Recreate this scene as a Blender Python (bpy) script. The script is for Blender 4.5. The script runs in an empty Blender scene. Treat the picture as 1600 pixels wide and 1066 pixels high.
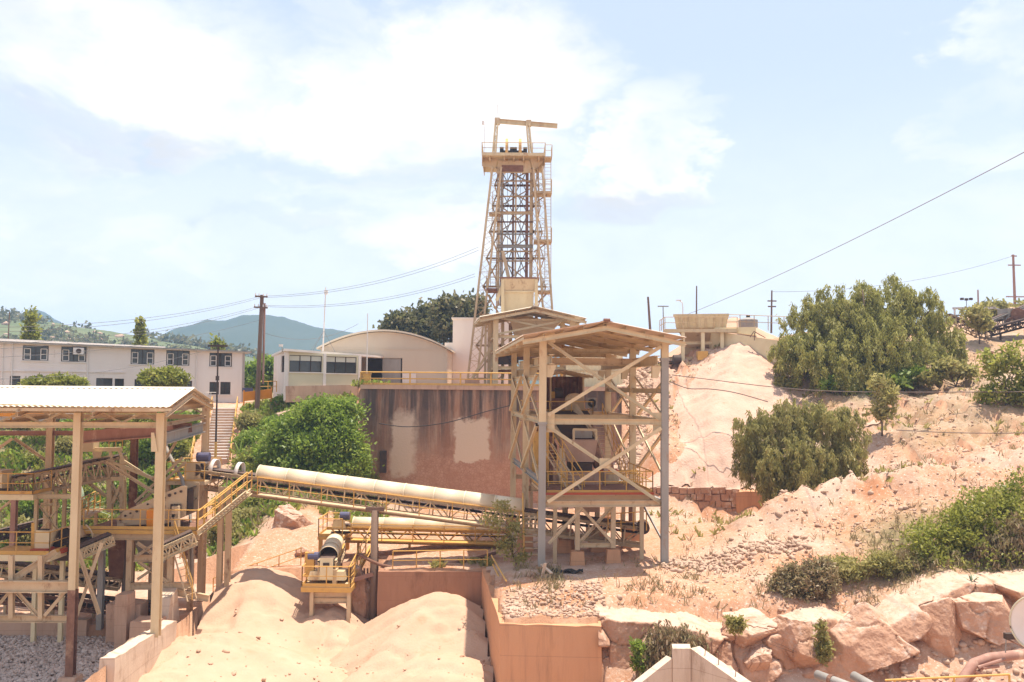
import bpy, math, random
import numpy as np
from mathutils import Vector, Matrix
random.seed(7); RNG = np.random.default_rng(11)
SC = bpy.context.scene
COL = SC.collection
R = math.radians
# ------------------------------------------------------------------ camera
FPX = 1450.0
PITCH, ROLL = math.atan(72 / FPX), R(0.5)
cam_d = bpy.data.cameras.new('camera'); cam = bpy.data.objects.new('camera', cam_d); COL.objects.link(cam)
cam_d.sensor_width = 36; cam_d.lens = FPX / 1600 * 36; cam_d.clip_end = 20000; cam_d.clip_start = 0.3
CM = Matrix.Rotation(math.pi / 2 + PITCH, 4, 'X') @ Matrix.Rotation(ROLL, 4, 'Z')
cam.matrix_world = CM
SC.camera = cam
# ------------------------------------------------------------------ sun, sky, exposure
SUN_EL, SUN_AZ = R(79), R(62)             # behind the headframe, a little to the right
sun_dir = Vector((math.sin(SUN_AZ) * math.cos(SUN_EL), math.cos(SUN_AZ) * math.cos(SUN_EL), math.sin(SUN_EL)))
sl = bpy.data.lights.new('sun', 'SUN'); sl.energy = 4.1; sl.angle = R(0.6); sl.color = (1.0, 0.92, 0.80)
so = bpy.data.objects.new('sun', sl); COL.objects.link(so)
so.rotation_euler = sun_dir.to_track_quat('Z', 'Y').to_euler()
SC.view_settings.view_transform = 'Standard'; SC.view_settings.look = 'None'
SC.view_settings.exposure = 0.9; SC.view_settings.gamma = 1.0; SC.view_settings.use_curve_mapping = False
SC.cycles.max_bounces = 6; SC.cycles.transparent_max_bounces = 8; SC.cycles.volume_bounces = 1

def ray(px, py):
    c = Vector(((px - 800) / FPX, (533 - py) / FPX, -1.0))
    return CM.to_3x3() @ c
def pt(px, py, d):
    r = ray(px, py); return r * (d / r.y)
def vplane(x0, y0, dx, dy):
    n = Vector((-dy, dx, 0)); o = Vector((x0, y0, 0))
    def g(px, py):
        r = ray(px, py); return r * (o.dot(n) / r.dot(n))
    return g
def topix(p):
    q = CM.to_3x3().transposed() @ Vector(p); return (800 + FPX * q.x / -q.z, 533 - FPX * q.y / -q.z)

def build_world():
    w = bpy.data.worlds.new('World'); SC.world = w; w.use_nodes = True
    nt = w.node_tree; N = nt.nodes; L = nt.links
    for n in list(N): N.remove(n)
    def nd(t, **k):
        n = N.new(t)
        for a, b in k.items(): setattr(n, a, b)
        return n
    out = nd('ShaderNodeOutputWorld'); bg = nd('ShaderNodeBackground')
    sky = nd('ShaderNodeTexSky'); sky.sky_type = 'NISHITA'; sky.sun_disc = False
    sky.sun_elevation = SUN_EL; sky.sun_rotation = SUN_AZ; sky.air_density = 1.0; sky.dust_density = 1.6; sky.ozone_density = 2.2
    tc = nd('ShaderNodeTexCoord'); sp = nd('ShaderNodeSeparateXYZ'); L.new(tc.outputs['Generated'], sp.inputs[0])
    def m(op, a, b=None, c=None, clamp=False):
        n = nd('ShaderNodeMath', operation=op); n.use_clamp = clamp
        for i, q in enumerate((a, b, c)):
            if q is None: continue
            if isinstance(q, (int, float)): n.inputs[i].default_value = q
            else: L.new(q, n.inputs[i])
        return n.outputs[0]
    az = m('ARCTAN2', sp.outputs[0], sp.outputs[1]); el = m('ARCSINE', sp.outputs[2])
    # cloud noise lives on the direction itself, flattened towards the horizon
    cz = m('MULTIPLY', sp.outputs[2], 1.9)
    cv = nd('ShaderNodeCombineXYZ'); L.new(sp.outputs[0], cv.inputs[0]); L.new(sp.outputs[1], cv.inputs[1]); L.new(cz, cv.inputs[2])
    def noise(scale, det, rough, dist=0.0, off=(0, 0, 0)):
        mp = nd('ShaderNodeMapping'); mp.inputs['Location'].default_value = off; L.new(cv.outputs[0], mp.inputs[0])
        n = nd('ShaderNodeTexNoise'); n.inputs['Scale'].default_value = scale; n.inputs['Detail'].default_value = det
        n.inputs['Roughness'].default_value = rough; n.inputs['Distortion'].default_value = dist
        L.new(mp.outputs[0], n.inputs['Vector']); return n.outputs['Fac']
    n1 = noise(5.2, 9, 0.58, 0.35, (3.1, 0.7, 0.2)); n2 = noise(17, 8, 0.62, 0.2, (9.0, 2.0, 5.0)); n3 = noise(2.3, 4, 0.5, 0, (1.3, 4.0, 0.0))
    # warp of the blob coordinates so that their rims billow
    wa = m('ADD', az, m('MULTIPLY', m('SUBTRACT', n2, 0.5), 0.22)); we = m('ADD', el, m('MULTIPLY', m('SUBTRACT', n1, 0.5), 0.20))
    wv = nd('ShaderNodeCombineXYZ'); L.new(wa, wv.inputs[0]); L.new(we, wv.inputs[1])
    def blobs(lst):
        acc = None
        for (bx, by, sx, sy, k) in lst:
            r = ray(bx, by).normalized(); a0 = math.atan2(r.x, r.y); e0 = math.asin(r.z)
            s = nd('ShaderNodeVectorMath', operation='SUBTRACT'); L.new(wv.outputs[0], s.inputs[0]); s.inputs[1].default_value = (a0, e0, 0)
            q = nd('ShaderNodeVectorMath', operation='MULTIPLY'); L.new(s.outputs[0], q.inputs[0]); q.inputs[1].default_value = (FPX / sx, FPX / sy, 0)
            ln = nd('ShaderNodeVectorMath', operation='LENGTH'); L.new(q.outputs[0], ln.inputs[0])
            mr = nd('ShaderNodeMapRange'); mr.interpolation_type = 'SMOOTHSTEP'
            mr.inputs[1].default_value = 0.52; mr.inputs[2].default_value = 1.2; mr.inputs[3].default_value = k; mr.inputs[4].default_value = 0.0
            L.new(ln.outputs['Value'], mr.inputs[0])
            acc = mr.outputs[0] if acc is None else m('MAXIMUM', acc, mr.outputs[0])
        return acc
    cl = blobs([(120, 70, 330, 120, 1), (90, 210, 150, 80, .8), (330, 180, 110, 90, .9), (560, 170, 190, 110, 1), (760, 90, 210, 110, 1), (690, 230, 260, 90, .9),
                (1010, 230, 105, 105, 1), (990, 310, 150, 60, .9), (560, 330, 190, 60, .95), (300, 390, 160, 45, .9), (250, 450, 300, 50, .75), (700, 350, 120, 60, .9),
                (1570, 70, 90, 70, .8), (150, 330, 230, 60, .7), (470, 420, 240, 40, .65), (1480, 330, 260, 70, .45), (420, 110, 60, 60, .55), (1300, 470, 500, 90, .75), (30, 460, 90, 30, .9), (560, 40, 70, 50, .4), (1560, 190, 140, 60, .5)])
    sh = blobs([(190, 215, 190, 40, .9), (30, 240, 120, 35, .7), (960, 320, 170, 40, 1.0), (620, 285, 220, 30, .6), (460, 355, 120, 22, .5), (870, 60, 90, 90, .25), (130, 40, 200, 40, .35)])
    base = m('MULTIPLY', m('SUBTRACT', m('ADD', m('MULTIPLY', n1, 0.7), m('MULTIPLY', n2, 0.3)), 0.40), 3.0, clamp=True)
    wisp = m('MULTIPLY', m('SUBTRACT', n3, 0.42), 1.6, clamp=True)
    cov = m('ADD', m('MULTIPLY', cl, m('ADD', 0.22, m('MULTIPLY', base, 1.35))), m('MULTIPLY', wisp, 0.6))
    hz = nd('ShaderNodeMapRange'); hz.interpolation_type = 'SMOOTHSTEP'; hz.inputs[1].default_value = 0.36; hz.inputs[2].default_value = 0.0
    hz.inputs[3].default_value = 0.0; hz.inputs[4].default_value = 0.72; L.new(el, hz.inputs[0])
    cov = m('MAXIMUM', cov, hz.outputs[0]); cov = m('MINIMUM', m('MAXIMUM', cov, 0.0), 1.0)
    # pale sky between the clouds
    skm = nd('ShaderNodeMix', data_type='RGBA'); skm.inputs['Factor'].default_value = 0.74; L.new(sky.outputs[0], skm.inputs['A']); skm.inputs['B'].default_value = (2.7, 2.95, 3.4, 1)
    lit = nd('ShaderNodeMix', data_type='RGBA'); lit.inputs['A'].default_value = (4.7, 4.56, 4.35, 1); lit.inputs['B'].default_value = (3.15, 3.13, 3.1, 1)
    shf = m('ADD', m('MULTIPLY', sh, m('ADD', 0.35, m('MULTIPLY', n1, 0.9))), m('MULTIPLY', m('SUBTRACT', n2, 0.44), 1.3, clamp=True), clamp=True); L.new(shf, lit.inputs['Factor'])
    mx = nd('ShaderNodeMix', data_type='RGBA'); L.new(cov, mx.inputs['Factor']); L.new(skm.outputs['Result'], mx.inputs['A']); L.new(lit.outputs['Result'], mx.inputs['B'])
    L.new(mx.outputs['Result'], bg.inputs['Color']); bg.inputs['Strength'].default_value = 0.148
    L.new(bg.outputs[0], out.inputs[0])
    w.cycles.sampling_method = 'MANUAL'; w.cycles.sample_map_resolution = 512
build_world()

# ------------------------------------------------------------------ materials
def mat(name, c1, c2=None, scale=2.0, rough=0.8, stain=None, stain_amt=0.5, stain_scale=1.2, stretch=1.0, bump=0.2, bscale=18.0, metal=0.0, detail=6, contrast=1.0, spec=0.3, bdist=0.03):
    M = bpy.data.materials.new(name); M.use_nodes = True
    nt = M.node_tree; N = nt.nodes; L = nt.links; b = N['Principled BSDF']
    c2 = c2 or tuple(x * 0.72 for x in c1)
    tc = N.new('ShaderNodeTexCoord'); mp = N.new('ShaderNodeMapping'); L.new(tc.outputs['Object'], mp.inputs[0])
    mp.inputs['Scale'].default_value = (1, 1, stretch)
    n = N.new('ShaderNodeTexNoise'); n.inputs['Scale'].default_value = scale; n.inputs['Detail'].default_value = detail; n.inputs['Roughness'].default_value = 0.65
    L.new(mp.outputs[0], n.inputs['Vector'])
    mr = N.new('ShaderNodeMapRange'); mr.inputs[1].default_value = 0.5 - 0.22 / contrast; mr.inputs[2].default_value = 0.5 + 0.22 / contrast; L.new(n.outputs['Fac'], mr.inputs[0])
    mx = N.new('ShaderNodeMix'); mx.data_type = 'RGBA'; mx.inputs['A'].default_value = (*c1, 1); mx.inputs['B'].default_value = (*c2, 1); L.new(mr.outputs[0], mx.inputs['Factor'])
    col = mx.outputs['Result']
    if stain:
        n2 = N.new('ShaderNodeTexNoise'); n2.inputs['Scale'].default_value = stain_scale; n2.inputs['Detail'].default_value = 8; n2.inputs['Roughness'].default_value = 0.7
        mp2 = N.new('ShaderNodeMapping'); mp2.inputs['Scale'].default_value = (1, 1, stretch); mp2.inputs['Location'].default_value = (5.3, 1.7, 9.1); L.new(tc.outputs['Object'], mp2.inputs[0]); L.new(mp2.outputs[0], n2.inputs['Vector'])
        r2 = N.new('ShaderNodeMapRange'); r2.inputs[1].default_value = 0.72 - 0.34 * stain_amt; r2.inputs[2].default_value = 0.86 - 0.34 * stain_amt; L.new(n2.outputs['Fac'], r2.inputs[0])
        m2 = N.new('ShaderNodeMix'); m2.data_type = 'RGBA'; L.new(r2.outputs[0], m2.inputs['Factor']); L.new(col, m2.inputs['A']); m2.inputs['B'].default_value = (*stain, 1); col = m2.outputs['Result']
    L.new(col, b.inputs['Base Color'])
    b.inputs['Roughness'].default_value = rough; b.inputs['Metallic'].default_value = metal; b.inputs['Specular IOR Level'].default_value = spec
    if bump > 0:
        n3 = N.new('ShaderNodeTexNoise'); n3.inputs['Scale'].default_value = bscale; n3.inputs['Detail'].default_value = 6; L.new(mp.outputs[0], n3.inputs['Vector'])
        bp = N.new('ShaderNodeBump'); bp.inputs['Strength'].default_value = bump; bp.inputs['Distance'].default_value = bdist; L.new(n3.outputs['Fac'], bp.inputs['Height']); L.new(bp.outputs[0], b.inputs['Normal'])
    return M
def leafmat(name, cols, trans=0.55, rough=0.6):
    M = bpy.data.materials.new(name); M.use_nodes = True
    nt = M.node_tree; N = nt.nodes; L = nt.links
    for n in list(N): N.remove(n)
    out = N.new('ShaderNodeOutputMaterial'); g = N.new('ShaderNodeNewGeometry'); cr = N.new('ShaderNodeValToRGB')
    el = cr.color_ramp.elements
    for i, c in enumerate(cols):
        p = i / max(1, len(cols) - 1)
        e = el[i] if i < 2 else el.new(p)
        e.position = p; e.color = (*c, 1)
    tc = N.new('ShaderNodeTexCoord'); n = N.new('ShaderNodeTexNoise'); n.inputs['Scale'].default_value = 0.7; n.inputs['Detail'].default_value = 3; L.new(tc.outputs['Object'], n.inputs['Vector'])
    ad = N.new('ShaderNodeMath'); ad.operation = 'MULTIPLY_ADD'; L.new(n.outputs['Fac'], ad.inputs[0]); ad.inputs[1].default_value = 1.3; ad.inputs[2].default_value = -0.4
    a2 = N.new('ShaderNodeMath'); a2.operation = 'MULTIPLY_ADD'; L.new(g.outputs['Random Per Island'], a2.inputs[0]); a2.inputs[1].default_value = 0.55; L.new(ad.outputs[0], a2.inputs[2])
    L.new(a2.outputs[0], cr.inputs[0])
    d = N.new('ShaderNodeBsdfDiffuse'); t = N.new('ShaderNodeBsdfTranslucent'); gl = N.new('ShaderNodeBsdfGlossy'); gl.inputs['Roughness'].default_value = 0.45
    L.new(cr.outputs[0], d.inputs[0]); L.new(cr.outputs[0], t.inputs[0])
    ms = N.new('ShaderNodeMixShader'); ms.inputs[0].default_value = trans; L.new(d.outputs[0], ms.inputs[1]); L.new(t.outputs[0], ms.inputs[2])
    m2 = N.new('ShaderNodeMixShader'); m2.inputs[0].default_value = 0.02; L.new(ms.outputs[0], m2.inputs[1]); L.new(gl.outputs[0], m2.inputs[2])
    L.new(m2.outputs[0], out.inputs[0]); return M

RUST = (0.20, 0.085, 0.045)
M = dict(
    cream=mat('cream_paint', (0.66, 0.53, 0.33), (0.55, 0.41, 0.24), 1.5, 0.6, stain=(0.36, 0.17, 0.08), stain_amt=0.42, stain_scale=1.6, stretch=0.35, bump=0.08),
    cream2=mat('dusty_cream_paint', (0.60, 0.46, 0.29), (0.50, 0.35, 0.21), 1.2, 0.75, stain=RUST, stain_amt=0.44, stain_scale=1.8, stretch=0.5, bump=0.1),
    pinkplate=mat('dusty_pink_steel', (0.50, 0.33, 0.24), (0.42, 0.25, 0.17), 1.4, 0.8, stain=(0.25, 0.12, 0.07), stain_amt=0.45, stretch=0.5, bump=0.1),
    yellow=mat('ochre_yellow_paint', (0.68, 0.40, 0.10), (0.56, 0.31, 0.09), 2.5, 0.55, stain=(0.33, 0.15, 0.06), stain_amt=0.4, bump=0.05),
    orange=mat('orange_paint', (0.85, 0.30, 0.02), (0.75, 0.25, 0.03), 2.0, 0.5, bump=0.03),
    ivory=mat('ivory_paint', (0.78, 0.66, 0.42), (0.70, 0.56, 0.34), 1.5, 0.5, stain=(0.45, 0.26, 0.13), stain_amt=0.3, bump=0.04),
    rust=mat('rusty_steel', (0.27, 0.14, 0.09), (0.16, 0.075, 0.05), 3.0, 0.85, stain=(0.42, 0.25, 0.16), stain_amt=0.5, bump=0.25),
    rustpipe=mat('rusty_pink_pipe', (0.42, 0.24, 0.18), (0.30, 0.15, 0.11), 2.0, 0.8, stain=(0.55, 0.38, 0.28), stain_amt=0.5, stretch=0.4, bump=0.2),
    grey=mat('grey_weathered_steel', (0.36, 0.33, 0.29), (0.27, 0.24, 0.21), 1.5, 0.6, stain=(0.30, 0.17, 0.10), stain_amt=0.45, stretch=0.3, bump=0.08),
    dark=mat('dark_machine_steel', (0.045, 0.035, 0.03), (0.10, 0.06, 0.04), 2.0, 0.7, bump=0.1),
    darkdust=mat('dusty_rubber_belt', (0.16, 0.10, 0.075), (0.08, 0.055, 0.045), 2.0, 0.8, bump=0.2),
    wood=mat('weathered_timber', (0.24, 0.155, 0.11), (0.14, 0.085, 0.06), 2.5, 0.9, stretch=0.12, bump=0.4),
    cover=mat('cream_conveyor_cover', (0.78, 0.65, 0.46), (0.71, 0.57, 0.38), 0.8, 0.5, stain=(0.55, 0.34, 0.18), stain_amt=0.28, bump=0.05),
    roof=mat('cream_roof_sheet', (0.74, 0.65, 0.51), (0.66, 0.56, 0.42), 0.6, 0.55, stain=(0.45, 0.28, 0.17), stain_amt=0.35, bump=0.05),
    roofpink=mat('dusty_roof_sheet', (0.66, 0.53, 0.41), (0.58, 0.44, 0.33), 0.6, 0.6, stain=(0.44, 0.28, 0.18), stain_amt=0.3, bump=0.05),
    white=mat('whitewashed_wall', (0.80, 0.72, 0.66), (0.74, 0.65, 0.59), 0.5, 0.85, stain=(0.5, 0.38, 0.30), stain_amt=0.28, stretch=0.3, bump=0.06),
    offwall=mat('pale_yellow_wall', (0.66, 0.60, 0.42), (0.60, 0.54, 0.38), 0.5, 0.8, bump=0.04),
    shedwall=mat('beige_sheet_wall', (0.60, 0.50, 0.38), (0.54, 0.44, 0.33), 0.5, 0.6, stain=(0.42, 0.28, 0.18), stain_amt=0.3, stretch=0.25, bump=0.03),
    trim=mat('white_trim', (0.78, 0.72, 0.66), (0.7, 0.63, 0.57), 1.0, 0.6, bump=0.02),
    glass=mat('dark_window_glass', (0.035, 0.04, 0.04), (0.07, 0.075, 0.07), 0.6, 0.12, bump=0.0, spec=0.6),
    blind=mat('cream_window_blind', (0.62, 0.60, 0.50), (0.56, 0.54, 0.45), 1.0, 0.8, bump=0.0),
    blue=mat('blue_motor_paint', (0.075, 0.085, 0.19), (0.12, 0.10, 0.13), 3.0, 0.5, bump=0.05),
    red=mat('faded_red_paint', (0.55, 0.10, 0.04), (0.4, 0.09, 0.05), 3.0, 0.6, bump=0.05),
    black=mat('black_cable', (0.03, 0.028, 0.026), None, 3.0, 0.6, bump=0.0),
    wire=mat('grey_wire', (0.16, 0.15, 0.15), None, 3.0, 0.6, bump=0.0),
    hose=mat('dusty_hose', (0.22, 0.16, 0.13), None, 3.0, 0.7, bump=0.0),
    conc=mat('stained_concrete', (0.60, 0.40, 0.28), (0.50, 0.31, 0.21), 1.2, 0.9, stain=(0.36, 0.21, 0.14), stain_amt=0.45, stretch=0.35, bump=0.25),
    concpale=mat('pale_concrete', (0.66, 0.52, 0.40), (0.55, 0.42, 0.31), 1.5, 0.9, stain=(0.38, 0.27, 0.19), stain_amt=0.45, stretch=0.4, bump=0.3),
    block=mat('orange_stained_concrete', (0.60, 0.32, 0.175), (0.53, 0.265, 0.14), 0.8, 0.92, stain=(0.42, 0.22, 0.12), stain_amt=0.4, stretch=0.15, bump=0.3),
    bwall=mat('brown_stained_concrete', (0.40, 0.21, 0.13), (0.30, 0.145, 0.085), 0.7, 0.95, stain=(0.22, 0.11, 0.065), stain_amt=0.5, stain_scale=0.8, stretch=0.3, bump=0.35),
    sand=mat('crushed_sand', (0.56, 0.37, 0.255), (0.49, 0.305, 0.20), 0.55, 0.97, stain=(0.45, 0.26, 0.155), stain_amt=0.42, stain_scale=0.5, bump=0.5, bscale=9, bdist=0.05),
    sandpink=mat('pinkish_tailings', (0.60, 0.41, 0.31), (0.52, 0.325, 0.235), 0.8, 0.97, stain=(0.44, 0.25, 0.16), stain_amt=0.4, stain_scale=0.9, bump=0.7, bscale=7, bdist=0.08),
    rock=mat('orange_limestone', (0.56, 0.34, 0.23), (0.40, 0.205, 0.12), 0.9, 0.95, stain=(0.66, 0.52, 0.42), stain_amt=0.5, stain_scale=1.1, bump=0.8, bscale=5, bdist=0.12),
    stone=mat('pale_rubble', (0.56, 0.395, 0.29), (0.43, 0.27, 0.18), 3.0, 0.95, bump=0.4, bscale=12),
    gravelm=mat('grey_crushed_gravel', (0.70, 0.57, 0.49), (0.44, 0.34, 0.28), 2.2, 0.95, stain=(0.70, 0.58, 0.50), stain_amt=0.5, stain_scale=3.0, bump=0.3, bscale=14),
    bark=mat('grey_brown_bark', (0.16, 0.11, 0.08), (0.09, 0.06, 0.045), 3.0, 0.95, stretch=0.3, bump=0.5),
    hill=mat('scrubby_hillside', (0.16, 0.17, 0.075), (0.09, 0.115, 0.045), 0.05, 0.98, stain=(0.24, 0.21, 0.14), stain_amt=0.34, stain_scale=0.06, bump=0.0, detail=10),
    mount=mat('wooded_mountain', (0.045, 0.065, 0.035), (0.075, 0.085, 0.045), 0.012, 0.98, stain=(0.13, 0.13, 0.075), stain_amt=0.4, stain_scale=0.005, bump=0.0, detail=10),
    L_pepper=leafmat('pepper_tree_leaf', [(0.17, 0.17, 0.04), (0.30, 0.29, 0.075), (0.43, 0.405, 0.12), (0.54, 0.49, 0.20)]),
    L_grey=leafmat('dusty_olive_leaf', [(0.20, 0.185, 0.055), (0.31, 0.285, 0.085), (0.42, 0.375, 0.135), (0.52, 0.45, 0.20)]),
    L_green=leafmat('bright_green_leaf', [(0.09, 0.145, 0.02), (0.18, 0.26, 0.035), (0.29, 0.38, 0.06), (0.42, 0.48, 0.13)]),
    L_lime=leafmat('yellow_green_leaf', [(0.14, 0.155, 0.03), (0.24, 0.26, 0.045), (0.35, 0.355, 0.07), (0.47, 0.435, 0.13)]),
    L_dark=leafmat('dark_tree_leaf', [(0.075, 0.08, 0.035), (0.13, 0.135, 0.055), (0.20, 0.185, 0.085), (0.31, 0.255, 0.14)]),
    L_dry=leafmat('dry_brush_stem', [(0.220, 0.143, 0.077), (0.330, 0.231, 0.132), (0.286, 0.242, 0.110), (0.462, 0.352, 0.220)], 0.3),
    L_agave=leafmat('grey_green_agave_leaf', [(0.13, 0.17, 0.10), (0.20, 0.24, 0.14), (0.30, 0.33, 0.22)], 0.15),
)

def sunlit_top(M_, col, a=.62, b=1.0):  # upward faces tinted paler: sunlit tops painted into the colour as pale dust
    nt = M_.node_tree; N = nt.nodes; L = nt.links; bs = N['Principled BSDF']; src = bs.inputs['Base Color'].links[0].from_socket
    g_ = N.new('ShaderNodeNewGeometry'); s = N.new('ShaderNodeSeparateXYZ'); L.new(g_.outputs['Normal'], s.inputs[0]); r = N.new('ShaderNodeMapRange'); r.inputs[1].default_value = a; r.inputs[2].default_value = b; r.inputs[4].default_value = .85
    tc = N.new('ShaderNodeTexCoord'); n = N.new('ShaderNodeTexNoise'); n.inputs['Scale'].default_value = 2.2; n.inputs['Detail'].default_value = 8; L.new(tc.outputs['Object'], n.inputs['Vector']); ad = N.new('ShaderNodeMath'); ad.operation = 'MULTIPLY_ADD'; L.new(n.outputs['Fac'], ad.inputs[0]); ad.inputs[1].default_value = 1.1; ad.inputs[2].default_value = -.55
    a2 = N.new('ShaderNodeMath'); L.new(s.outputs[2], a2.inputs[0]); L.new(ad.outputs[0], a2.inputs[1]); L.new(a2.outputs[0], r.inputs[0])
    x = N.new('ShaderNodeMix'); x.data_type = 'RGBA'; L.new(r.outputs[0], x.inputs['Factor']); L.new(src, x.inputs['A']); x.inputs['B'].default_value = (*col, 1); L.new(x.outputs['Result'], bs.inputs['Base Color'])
sunlit_top(M['rock'], (.58, .42, .32))
def formwork(M_, step, drip):
    nt = M_.node_tree; N = nt.nodes; L = nt.links; bs = N['Principled BSDF']; src = bs.inputs['Base Color'].links[0].from_socket
    tc = N.new('ShaderNodeTexCoord'); s = N.new('ShaderNodeSeparateXYZ'); L.new(tc.outputs['Object'], s.inputs[0])
    def mm(op, a, b): n = N.new('ShaderNodeMath'); n.operation = op; L.new(a, n.inputs[0]); n.inputs[1].default_value = b; return n.outputs[0]
    ln = mm('LESS_THAN', mm('FRACT', mm('DIVIDE', s.outputs[2], step), 0.0), .022)
    mp = N.new('ShaderNodeMapping'); mp.inputs['Scale'].default_value = (1, 1, .06); mp.inputs['Location'].default_value = (2, 8, 3); L.new(tc.outputs['Object'], mp.inputs[0]); n = N.new('ShaderNodeTexNoise'); n.inputs['Scale'].default_value = 2.4; n.inputs['Detail'].default_value = 8; n.inputs['Roughness'].default_value = .75; L.new(mp.outputs[0], n.inputs['Vector'])
    r = N.new('ShaderNodeMapRange'); r.inputs[1].default_value = .52; r.inputs[2].default_value = .72; r.inputs[4].default_value = drip; L.new(n.outputs['Fac'], r.inputs[0])
    a = N.new('ShaderNodeMath'); a.operation = 'MULTIPLY_ADD'; a.use_clamp = True; L.new(ln, a.inputs[0]); a.inputs[1].default_value = .35; L.new(r.outputs[0], a.inputs[2])
    x = N.new('ShaderNodeMix'); x.data_type = 'RGBA'; L.new(a.outputs[0], x.inputs['Factor']); L.new(src, x.inputs['A']); x.inputs['B'].default_value = (.25, .13, .08, 1); L.new(x.outputs['Result'], bs.inputs['Base Color'])
for k_, s_, d_ in (('block', 1.25, .40), ('bwall', 1.25, .5), ('concpale', 1.1, .45), ('conc', .9, .4)): formwork(M[k_], s_, d_)
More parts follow.
